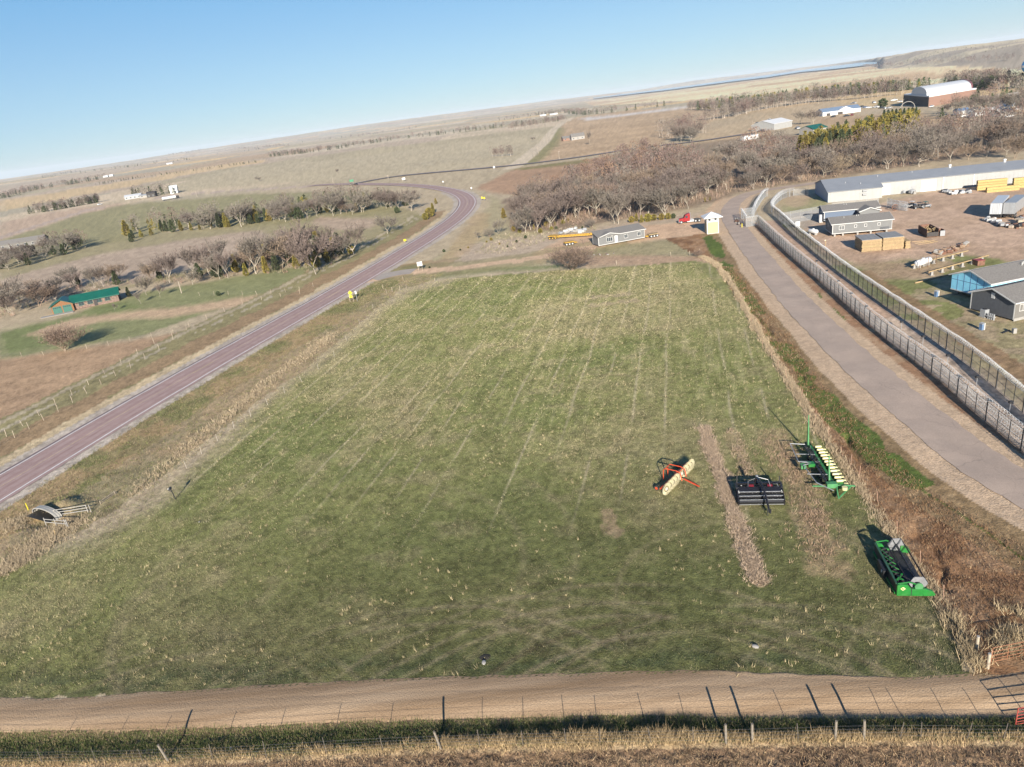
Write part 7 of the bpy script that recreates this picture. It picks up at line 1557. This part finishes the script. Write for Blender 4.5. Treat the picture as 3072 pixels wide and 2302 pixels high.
# gym: flat brick block with white barrel roof
C_, Pl, Pr = G(2785, 321), G(2709, 314), G(2926, 299); t = thing('gymnasium', 'brick gymnasium with long white arched roof and black end wall', 'gym', C_)
a, b_ = Pl - C_, Pr - C_; a.z = b_.z = 0; Hg = px_h(C_, 292)
MB().poly([(0, 0, -1), b_ + Vector((0, 0, -1)), a + b_ + Vector((0, 0, -1)), a + Vector((0, 0, -1)), (0, 0, Hg), b_ + Vector((0, 0, Hg)), a + b_ + Vector((0, 0, Hg)), a + Vector((0, 0, Hg))], [(0, 1, 5, 4), (1, 2, 6, 5), (2, 3, 7, 6), (4, 5, 6, 7)]).build('brick_wall', BRICK, t)
n1 = Vector((a.y, -a.x, 0)).normalized(); n1 = n1 if n1.dot(b_) < 0 else -n1
MB().poly([n1 * .1 + Vector((0, 0, -1)), a + n1 * .1 + Vector((0, 0, -1)), a + n1 * .1 + Vector((0, 0, Hg)), n1 * .1 + Vector((0, 0, Hg)), Vector((0, 0, -1)), a + Vector((0, 0, -1)), a + Vector((0, 0, Hg)), Vector((0, 0, Hg))], [(0, 1, 2, 3), (0, 3, 7, 4), (1, 5, 6, 2), (3, 2, 6, 7)]).build('end_wall', SHADE, t)
MB().poly([Vector((0, 0, Hg)), b_ + Vector((0, 0, Hg)), a + b_ + Vector((0, 0, Hg)), a + Vector((0, 0, Hg)), Vector((0, 0, Hg + .9)), b_ + Vector((0, 0, Hg + .9)), a + b_ + Vector((0, 0, Hg + .9)), a + Vector((0, 0, Hg + .9))], [(0, 1, 5, 4), (1, 2, 6, 5), (2, 3, 7, 6), (3, 0, 4, 7), (4, 5, 6, 7)]).build('parapet', WHITEG, t)
bu, au = b_.normalized(), a.normalized(); LB = b_.length; R_ = a.length * .3; mid_ = au * (a.length * .42); V = []; nb = 12
rise_ = max(px_h(G(2760, 318), 270) - Hg, 6)
for s_ in (LB * .02, LB * .98):
    for k in range(nb + 1): an = math.pi * k / nb; V.append(mid_ + bu * s_ + au * (R_ * math.cos(an)) + Vector((0, 0, Hg + .9 + rise_ * math.sin(an) ** .8)))
MB().poly(V, [(k, k + 1, nb + 2 + k, nb + 1 + k) for k in range(nb)] + [tuple(range(nb + 1))]).build('barrel_roof', WHITEG, t)
V2 = [v + bu * q for q in (-.4, 1.6) for v in [Vector(x) * 1.0 + Vector((0, 0, .25)) for x in V[nb + 1:]]]
MB().poly(V2, [(k, k + 1, nb + 2 + k, nb + 1 + k) for k in range(nb)] + [tuple(range(nb + 1, 2 * nb + 2))]).build('roof_end_band', mat('maroon_band', (.14, .055, .06), .6), t)
# water tower
P = G(3086, 262); D_ = math.hypot(P.x, P.y); r_ = 19 / FPX * D_; zc = px_h(P, 196)
t = thing('water_tower', 'blue water tower with white band cut by the right picture edge', 'water tower', P)
MB().tube([(0, 0, 0), (0, 0, zc * .15), (0, 0, zc - r_ * .9)], [r_ * .45, r_ * .2, r_ * .22], 14).build('stem', ALU, t); MB().sphere((0, 0, zc), r_, 22, 14, (1, 1, .92)).build('tank', TANKB, t, smooth=True)
MB().tube([(0, 0, zc - r_ * .16), (0, 0, zc + r_ * .1)], [r_ * 1.01, r_ * 1.012], 22).build('white_band', WHITEG, t)
# houses of the town and far farms
for corner, rz_, L_, W_, H_, ri, wm, rm, lab in (
    ((3040, 322), 20, 9, 9, 5, 3.2, SIDB, CONC, 'tall blue house with pale roof at the right edge'),
    ((3008, 336), 5, 12, 7, 2.6, 1.4, WHITEG, WHITEG, 'long white trailer house before the tall blue house'),
    ((2925, 350), 10, 7, 7, 3, 1.8, WHITEG, CONC, 'small white shed with pale roof among the bare trees'),
    ((2962, 345), -5, 9, 6, 2.6, 1.5, SID, WHITEG, 'grey and white house half hidden by bare trees'),
    ((3000, 352), 8, 9, 7, 2.4, 1.6, CONC, CONC, 'pale stucco house low among the trees below the trailer house'),
    ((2873, 346), 0, 7, 5, 2.4, 1.2, WHITEG, TARB, 'white and blue camper-like house under dark trees'),
    ((3055, 262), 10, 12, 9, 4, 2, CONC, ALUG, 'grey-roofed house behind the woods below the water tower'),
    ((1690, 424), 8, 10, 8, 2.6, 2., BRICK, ROOFG, 'brown farmhouse with dark roof right of the gravel road, left part'),
    ((1715, 422), 2, 14, 9, 3.4, 3., CONC, ROOFG, 'bigger dark-roofed farmhouse right of the gravel road, right part'),
    ((512, 583), 15, 7, 9, 4.6, 3.2, WHITEG, WHITEG, 'white farmhouse with steep roof beside a dark spruce, far left'),
    ((375, 601), 10, 16, 8, 3, 1.5, ALUG, ALU, 'long grey machine shed on the far left road'),
    ((420, 596), 8, 10, 6, 2.4, 1., CONC, ALUG, 'low pale shed left of the dark barn opening'),
    ((442, 594), 8, 8, 8, 4, 1.4, SHADE, SHADE, 'dark open barn beside the low pale shed'),
    ((0, 752), 12, 24, 9, 2.8, 2., SIDT, ROOFG, 'tan ranch house with brown roof at the left picture edge'),
    ((310, 533), 5, 12, 8, 3, 2, WHITEG, WHITEG, 'tiny white farm buildings on the far left ridge'),
    ((328, 530), 5, 10, 8, 3, 2, WHITEG, WHITEG, 'tiny white shed right of the other far left farm building'),
    ((500, 494), 5, 22, 8, 3, 2, WHITEG, WHITEG, 'tiny far white farmstead under the horizon left of centre'),
    ((1620, 349), 2, 22, 10, 3, 1.5, WHITEG, ALU, 'white low farm roofs behind the double belt, left one'),
    ((1650, 346), 2, 26, 10, 3, 1.5, WHITEG, ALU, 'white low farm roofs behind the double belt, right one')):
    t = hall('house' if 'house' in lab else 'shed', lab, corner, rz_, L_, W_, H_, ri, wm, rm, 'house' if 'house' in lab else 'farm building')
    if H_ > 2.3 and math.hypot(t.location.x, t.location.y) < 900:
        for k in range(max(2, int(L_ / 4))): window(t, 'f', L_ * (k + .35) / max(2, int(L_ / 4)), 1., 1.2, 1.1, panes=1)
for (a_, b2, l_) in ((( 2233, 424), (2280, 416), 'white trailer house half hidden in the wood beyond the clearing'),):
    P = G(*a_); t = thing('mobile_home', l_, 'house', P, R(18)); MB().bb(0, 11, 0, 4, .3, 3).build('wall', WHITEG, t); MB().bb(-.2, 11.2, -.2, 4.2, 3, 3.2).build('roof', ALUG, t)
    for k in range(3): MB().bb(1.5 + k * 3.3, 2.6 + k * 3.3, -.05, 0, 1.2, 2.2).build('window', GLASS, t)
# steel arch sign in front of the gym
P = G(2722, 332); t = thing('entrance_arch', 'pale steel arch between two posts above the pine hedge', 'arch', P); s_ = px_h(P, 305)
MB().tube([(-5.5 * math.cos(a), 0, s_ * (.2 + .8 * math.sin(a))) for a in np.linspace(0, math.pi, 13)], .22, 6).build('arch_pipe', CONC, t)
# vehicles
def car_proto():
    out = []
    for c in ((.70, .70, .70), (.03, .035, .04), (.20, .03, .03), (.10, .14, .24), (.35, .35, .36)):
        m = mat('car_paint', c, .3, var=.03)
        t = thing('parked_car', 'x', 'car')
        MB().extrude([(-2.2, .3), (-2.25, .75), (-1.3, .95), (1.9, .95), (2.25, .8), (2.25, .3)], -.88, .88).build('body', m, t, bevel=.06)
        MB().extrude([(-1.0, .95), (-.45, 1.42), (1.1, 1.45), (1.7, .95)], -.78, .78).build('cabin', GLASS, t)
        MB().bb(-.4, 1.05, -.72, .72, 1.42, 1.49).build('roof_panel', m, t)
        for x in (-1.4, 1.45):
            for y in (-.8, .8): MB().cyl((x, y - .1, .33), (x, y + .1, .33), .33, 10).build('wheel', RUBBER, t)
        out.append(t)
    return out
CARS = car_proto(); used = set()
cl = [(2470, 345, 0, 'white car at the left corner of the clinic'), (2500, 352, 1, 'dark car before the left end of the clinic'), (2540, 350, 1, 'dark car before the clinic centre'), (2556, 347, 2, 'reddish car before the right end of the clinic'), (2585, 322, 1, 'dark car nearest the back of the clinic'), (2596, 324, 3, 'blue car behind the clinic, second from its wall'), (2606, 325, 0, 'white car at the end of the row behind the clinic'), (2628, 324, 0, 'white van-like car left of the round pine'), (2642, 326, 1, 'black car left of the tall pole in the car row'), (2655, 327, 0, 'first white car right of the tall pole base'), (2668, 326, 4, 'grey car at the right end of the parking row'),
      (2741, 315, 3, 'blue car framed by the steel arch'), (2762, 314, 4, 'grey car between the arch and the gym wall'), (2795, 322, 0, 'white car before the brick gym wall'), (2622, 310, 0, 'long white vehicle beyond the round pine'), (2682, 303, 0, 'white vehicle left of the black gym wall, upper row'), (2700, 307, 0, 'white car right by the black gym wall, lower row'), (2560, 312, 4, 'pale vehicle at the edge of the far striped field'), (2270, 372, 1, 'dark machine left of the white shed'), (2290, 370, 0, 'white vehicle behind the dark machine near the white shed'), (2310, 363, 0, 'white van behind the white shed'), (2330, 362, 4, 'grey pickup behind the white shed'), (2392, 388, 4, 'tan boat-like vehicle right of the white shed'), (2284, 397, 1, 'dark vehicle before the white shed wall'),
      (1066, 556, 1, 'dark car waiting at the highway junction'), (137, 738, 1, 'dark car in the farmyard at the left edge'), (72, 735, 1, 'dark car before the tan ranch house'), (300, 615, 0, 'white pickup on the far left field road'), (2885, 352, 0, 'white car under the dark town trees'), (2906, 353, 4, 'grey car under the dark town trees'), (3030, 352, 0, 'white car at the foot of the blue house'), (105, 733, 0, 'pale car beside the green farm machines at the left edge')]
g = random.Random(4)
for x, y, c, l in cl:
    P = G(x, y); s_ = 1.25 if 'van' in l or 'vehicle' in l else 1.
    if c not in used: o = CARS[c]; o.location = P; o.rotation_euler = (0, 0, g.uniform(0, 6.28)); o['label'] = l; o.scale = (s_,) * 3; used.add(c)
    else: dup(CARS[c], P, g.uniform(0, 6.28), l, s_)
# tanker trailer on the far left road
P = G(488, 604); t = thing('tanker_trailer', 'white tanker trailer parked along the far left road', 'tanker', P, R(33)); MB().tube([(0, 0, 2.1), (.3, 0, 2.1), (11.7, 0, 2.1), (12, 0, 2.1)], [.6, 1.25, 1.25, .6], 14).build('tank', WHITEG, t)
for x in (1., 2.2, 10): wheel(t, (x, -.9, .5), .5, .4); wheel(t, (x, .9, .5), .5, .4)
MB().bb(12.3, 14.5, -1.2, 1.2, .6, 2.8).build('tractor_cab', BLACKM, t)
# yard utility vehicles
for (x, y, rz_, m, l) in ((2735, 622, 20, WHITE, 'white and black utility cart beside the coil pen'), (2757, 626, -15, BLACKM, 'dark utility cart, second from the coil pen'), (2775, 624, 5, ALUG, 'grey open utility cart with green top, third from the coil pen')):
    P = G(x, y); t = thing('utility_cart', l, 'utility cart', P, R(rz_)); MB().bb(-1.4, 1.4, -.65, .65, .4, .8).build('body', m, t, bevel=.05); MB().bb(-.5, .5, -.62, .62, 1.6, 1.68).build('canopy', GREEND if 'green' in l else m, t)
    for a in (-.48, .48):
        for b_ in (-.58, .58): MB().cyl((a, b_, .8), (a, b_, 1.6), .035, 5).build('canopy_post', BLACKM, t)
    MB().bb(-1.4, -.5, -.65, .65, .8, 1.1).build('cargo_bed', BLACKM, t); MB().bb(-.2, .3, -.5, .5, .8, 1.15).build('seat', BLACKM, t)
    for a in (-1., 1.):
        for b_ in (-.6, .6): wheel(t, (a, b_, .3), .3, .2)
# ================================================================ grass, straw and clods
M_GRASS = attr_mat('grass_blades', grain=.12, bump=0, gs=(3.,))
def blades(name, label, XY, h, w, tint, nb=4, lean=.35, seed=1, spread=.1, dirb=(0, 0)):
    """tufts: each a fan of narrow triangles standing on the ground"""
    g = np.random.default_rng(seed); N = len(XY); X = np.repeat(XY[:, 0], nb); Y = np.repeat(XY[:, 1], nb); h = np.repeat(h, nb) * (.6 + .7 * g.random(N * nb)); w = np.repeat(w, nb)
    X = X + g.normal(0, 1, len(X)) * spread * (1 + w * 4); Y = Y + g.normal(0, 1, len(X)) * spread * (1 + w * 4); Z = hgt(X, Y)
    a = g.random(len(X)) * np.pi; dx, dy = np.cos(a) * w / 2, np.sin(a) * w / 2; lx = (g.normal(0, lean, len(X)) + dirb[0]) * h; ly = (g.normal(0, lean, len(X)) + dirb[1]) * h
    V = np.stack([np.stack([X - dx, Y - dy, Z - .02], 1), np.stack([X + dx, Y + dy, Z - .02], 1), np.stack([X + lx, Y + ly, Z + h], 1)], 1).reshape(-1, 3)
    T = np.repeat(np.repeat(tint, nb, 0) * (.75 + .5 * g.random((N * nb, 1))), 3, 0)
    o = npmesh(name, V, np.arange(len(V)).reshape(-1, 3), M_GRASS, tint=T); tag(o, label, 'grass', kind='stuff'); return o
def linegrass(pts, n, sd, seed):
    g = np.random.default_rng(seed); L = resample([flat(*p) for p in pts], .25); q = L[g.integers(len(L), size=n)]; d_ = fbm(q[:, 0] / 2.1, q[:, 1] / 2.1, 200 + seed, 3); q = q[g.random(n) < .25 + 1.5 * np.clip(d_ - .3, 0, 1)]; n = len(q); sd = sd * (.5 + 1.6 * vn(q[:, 0] / 3, q[:, 1] / 3, 210 + seed))[:, None]
    return q + g.normal(0, 1, (n, 2)) * sd
g = np.random.default_rng(99)
# green field: density falls with distance
fieldP = G2((1190, 870), (1330, 838), (1700, 812), (2090, 790), (2240, 960), (2390, 1200), (2550, 1440), (2630, 1560), (2750, 1720), (2860, 1900), (2900, 2010), (3000, 2030), (2900, 2030), (1500, 2022), (0, 2088), (-200, 2100), (-200, 1800), (0, 1720), (300, 1570), (560, 1410), (800, 1200), (1100, 950))
N = 330000; yy = 36 + 164 * g.random(N) ** 1.7; xx = -75 + 135 * g.random(N); m = pip(xx, yy, fieldP); XY = np.stack([xx[m], yy[m]], 1)
r = np.hypot(XY[:, 0], XY[:, 1]); a = fbm(XY[:, 0] / 16, XY[:, 1] / 16, 71, 4); b = fbm(XY[:, 0] / 3.2, XY[:, 1] / 3.2, 72, 3)
k = g.random(len(XY)) < .85 * np.clip((60 / r) ** .2, 0, 1); XY, r, a, b = XY[k], r[k], a[k], b[k]; XY = XY[:120000]; r, a, b = r[:120000], a[:120000], b[:120000]
straw = (g.random(len(XY)) < .18 + .16 * ss(50, 110, XY[:, 1]) + .5 * ss(.45, .7, a) + .3 * ss(.5, .75, b)); gt = np.where(straw[:, None], np.array([[.33, .28, .165]]), np.array([[.15, .165, .06]])) * (.6 + .8 * g.random((len(XY), 1)))
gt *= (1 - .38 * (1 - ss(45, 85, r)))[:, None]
big = g.random(len(XY)) < .05
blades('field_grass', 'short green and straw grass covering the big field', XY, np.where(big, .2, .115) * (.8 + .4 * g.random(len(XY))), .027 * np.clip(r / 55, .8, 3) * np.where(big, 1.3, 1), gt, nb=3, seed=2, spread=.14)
# pale tufts in the upper field
N = 5200; yy = 85 + 110 * g.random(N); xx = -60 + 115 * g.random(N); m = pip(xx, yy, fieldP) & (fbm(xx / 12, yy / 12, 120, 3) > .42); XY = np.stack([xx[m], yy[m]], 1)
blades('straw_tufts', 'scattered pale straw tufts dotting the upper green field', XY, .14 * np.ones(len(XY)), .045 * np.ones(len(XY)), np.tile([[.44, .39, .22]], (len(XY), 1)), nb=5, seed=3, spread=.12, lean=.5)
N = 2600; yy = 39 + 90 * g.random(N) ** 1.2; xx = -60 + 110 * g.random(N); m = pip(xx, yy, fieldP) & (fbm(xx / 9, yy / 9, 122, 3) > .46); XY = np.stack([xx[m], yy[m]], 1)
blades('straw_clumps', 'sparse upright straw clumps in the near half of the green field', XY, .2 + .22 * g.random(len(XY)), .03 + 0 * XY[:, 0], np.tile([[.42, .34, .2]], (len(XY), 1)), nb=8, seed=4, spread=.07, lean=.3)
# tall dry grass row on the right
row = ((2110, 772), (2150, 795), (2200, 860), (2255, 960), (2330, 1085), (2400, 1195), (2480, 1320), (2560, 1435), (2640, 1555), (2700, 1640), (2760, 1715), (2830, 1820), (2880, 1900))
XY = linegrass(row, 13000, .26, 5); d = np.hypot(*XY.T); blades('tall_dry_grass', 'tall pale dry grass along the right fence of the green field', XY, .24 + .22 * g.random(len(XY)), .04 * np.clip(d / 60, .8, 3), np.tile([[.38, .295, .195]], (len(XY), 1)) * (.8 + .4 * g.random((len(XY), 1))), nb=4, seed=6, spread=.12, lean=.35)
XY = np.concatenate([linegrass(((2850, 1850), (2900, 1940), (2925, 2000)), 420, .35, 7), linegrass(((2985, 1935), (3060, 1965)), 260, .5, 8), linegrass(((3000, 1830), (3072, 1850)), 90, .4, 9), linegrass(((3010, 1905), (3072, 1912)), 120, .3, 19)]); blades('tall_dry_grass', 'ragged clumps of tall dry grass around the orange gate', XY, .45 + .4 * g.random(len(XY)), .05 + 0 * XY[:, 0], np.tile([[.40, .31, .19]], (len(XY), 1)) * (.7 + .5 * g.random((len(XY), 1))), nb=5, seed=10, spread=.16, lean=.45)
# rough red-brown weeds between field and road
eP = G2((2150, 800), (2200, 800), (2330, 960), (2470, 1150), (2620, 1330), (2800, 1480), (3072, 1640), (3200, 1800), (3072, 2010), (2930, 2010), (2760, 1720), (2640, 1560), (2560, 1440), (2400, 1200), (2250, 950))
N = 60000; yy = 38 + 160 * g.random(N) ** 1.6; xx = 15 + 50 * g.random(N); m = pip(xx, yy, eP); XY = np.stack([xx[m], yy[m]], 1)[:10000]; c = g.random(len(XY)); tt = np.where((c < .5)[:, None], np.array([[.20, .115, .06]]), np.where((c < .62)[:, None], np.array([[.31, .225, .135]]), np.array([[.16, .10, .065]])))
blades('weeds', 'matted red-brown weeds on the bank between field and access road', XY, .09 + .16 * g.random(len(XY)), .045 * np.clip(np.hypot(*XY.T) / 55, .8, 3), tt, nb=5, seed=11, spread=.2, lean=.8)
# foreground fence line
XY = np.concatenate([linegrass(((0, 2285), (512, 2280), (1331, 2240), (2178, 2222), (2600, 2213), (3100, 2215)), 6000, .18, 12), linegrass(((1500, 2222), (1950, 2210), (2420, 2212)), 700, .15, 13), linegrass(((1300, 2235), (1800, 2225)), 700, .2, 14)])
hh = .8 * (.2 + .8 * fbm(XY[:, 0] / 1.3, XY[:, 1] / 1.3, 121, 3) ** 1.4) * (.55 + .45 * ss(-30, 5, XY[:, 0]))
blades('fence_grass', 'golden dry grass standing along the bottom fence', XY, hh, .035 + 0 * hh, np.tile([[.37, .27, .15]], (len(XY), 1)) * (.75 + .5 * g.random((len(XY), 1))), nb=6, seed=15, spread=.1, lean=.3, dirb=(.05, 0))
N = 26000; xx = -48 + 82 * g.random(N); fy = np.interp(xx, [p[0] for p in FENCE_B], [p[1] for p in FENCE_B]); yb = np.interp(xx, _DB[:, 0], _DB[:, 1]); yy = fy + (yb - fy) * g.random(N); c = g.random(N)
tt = np.where((c < .72)[:, None], np.array([[.10, .125, .04]]), np.array([[.30, .235, .13]])); blades('ditch_grass', 'short dark green grass in the ditch below the dirt road', np.stack([xx, yy], 1), .12 + .1 * g.random(N), .03 + 0 * xx, tt, nb=4, seed=16, spread=.12)
yy = fy - 5.5 * g.random(N) ** .8; c = g.random(N); tt = np.where((c < .2)[:, None], np.array([[.40, .29, .17]]), np.where((c < .6)[:, None], np.array([[.26, .17, .10]]), np.array([[.10, .075, .05]])))
blades('field_stubble', 'broken stubble on the ploughed ground at the bottom edge', np.stack([xx, yy], 1), .10 + .1 * g.random(N), .045 + 0 * xx, tt, nb=3, seed=17, spread=.15, lean=1.1)
# windrows left of the machines
for k, (pts, n, sd, c, lb) in enumerate(((((2112, 1285), (2135, 1360), (2165, 1440), (2200, 1540), (2240, 1650), (2275, 1745)), 6000, .27, (.37, .28, .2), 'long pinkish straw windrow left of the black mower'), (((2330, 1320), (2400, 1450), (2450, 1580), (2480, 1680)), 1300, .8, (.30, .21, .14), 'reddish matted straw between the mower and the planter'), (((2195, 1290), (2235, 1400), (2262, 1480)), 500, .4, (.31, .23, .16), 'thin straw patch behind the black mower'))):
    XY = linegrass(pts, n, sd, 20 + k); n = len(XY); blades('straw_windrow', lb, XY, .16 + .22 * g.random(n), .055 + 0 * XY[:, 0], np.tile([c], (n, 1)) * (.75 + .5 * g.random((n, 1))), nb=5, seed=23 + k, spread=.12, lean=.9)
# left verge of the highway and the culvert ditch
N = 60000; yy = 55 + 140 * g.random(N) ** 1.5; xx = -90 + 85 * g.random(N); dh, sh = pld(xx, yy, HWY[::3, :2]); m = (sh > 0) & (dh > 6) & (dh < 26) & (~pip(xx, yy, fieldP)); XY = np.stack([xx[m], yy[m]], 1)[:14000]; c = g.random(len(XY)); tt = np.where((c < .4)[:, None], np.array([[.26, .21, .125]]), np.where((c < .65)[:, None], np.array([[.21, .155, .09]]), np.array([[.15, .165, .055]])))
blades('verge_grass', 'rough mixed grass on the verge between highway and green field', XY, .1 + .13 * g.random(len(XY)), .04 * np.clip(np.hypot(*XY.T) / 70, .8, 3), tt, nb=4, seed=30, spread=.2, lean=.7)
XY = np.concatenate([linegrass(((0, 1720), (80, 1660), (160, 1600), (240, 1560)), 2600, .8, 31), linegrass(((0, 1590), (60, 1560)), 800, 1., 32), linegrass(((400, 1480), (560, 1345), (800, 1150), (1000, 1000)), 2400, .8, 33)]); blades('dry_verge_grass', 'tall bleached grass along the old left field edge', XY, .2 + .3 * g.random(len(XY)), .045 * np.clip(np.hypot(*XY.T) / 80, .8, 2.5), np.tile([[.36, .285, .19]], (len(XY), 1)) * (.75 + .5 * g.random((len(XY), 1))), nb=5, seed=34, spread=.15, lean=.6)

# pale straw lines left by the mower: parallel rows running away from the road
g = np.random.default_rng(77); V = []
ca, sa = math.cos(R(-15)), math.sin(R(-15))
for i in range(-22, 16):
    tt_ = (i - .25 + .5) * 4.3; 
    for u0 in np.arange(60, 200, .5):
        u_ = u0 + g.random() * .2; x = tt_ * ca + u_ * math.sin(R(15)) + .16 * g.normal(); y = tt_ * sa + u_ * math.cos(R(15)) + .1 * g.normal()
        if vn(np.array([u_ / 11]), np.array([i * 3.1]), 74)[0] > .42: V.append((x, y))
V = np.array(V); V = V[pip(V[:, 0], V[:, 1], fieldP)]; print('line tufts', len(V))
blades('mown_lines', 'faint parallel pale straw lines running up the green field', V, .14 + .08 * g.random(len(V)), .04 * np.clip(V[:, 1] / 70, .8, 2.5), np.tile([[.46, .40, .25]], (len(V), 1)), nb=2, seed=78, spread=.07, lean=.8)
# ================================================================ haze
hb = MB().bb(-19500, 19500, -19500, 19500, -420, 120)
HZM = bpy.data.materials.new('thin_haze'); HZM.use_nodes = True; HZM.node_tree.nodes.clear()
pv = HZM.node_tree.nodes.new('ShaderNodeVolumePrincipled'); pv.inputs['Color'].default_value = (.86, .92, 1.0, 1); pv.inputs['Density'].default_value = 5e-5; pv.inputs['Anisotropy'].default_value = 0.0
mo = HZM.node_tree.nodes.new('ShaderNodeOutputMaterial'); HZM.node_tree.links.new(pv.outputs[0], mo.inputs['Volume'])
tag(hb.build('haze', HZM), kind='stuff')
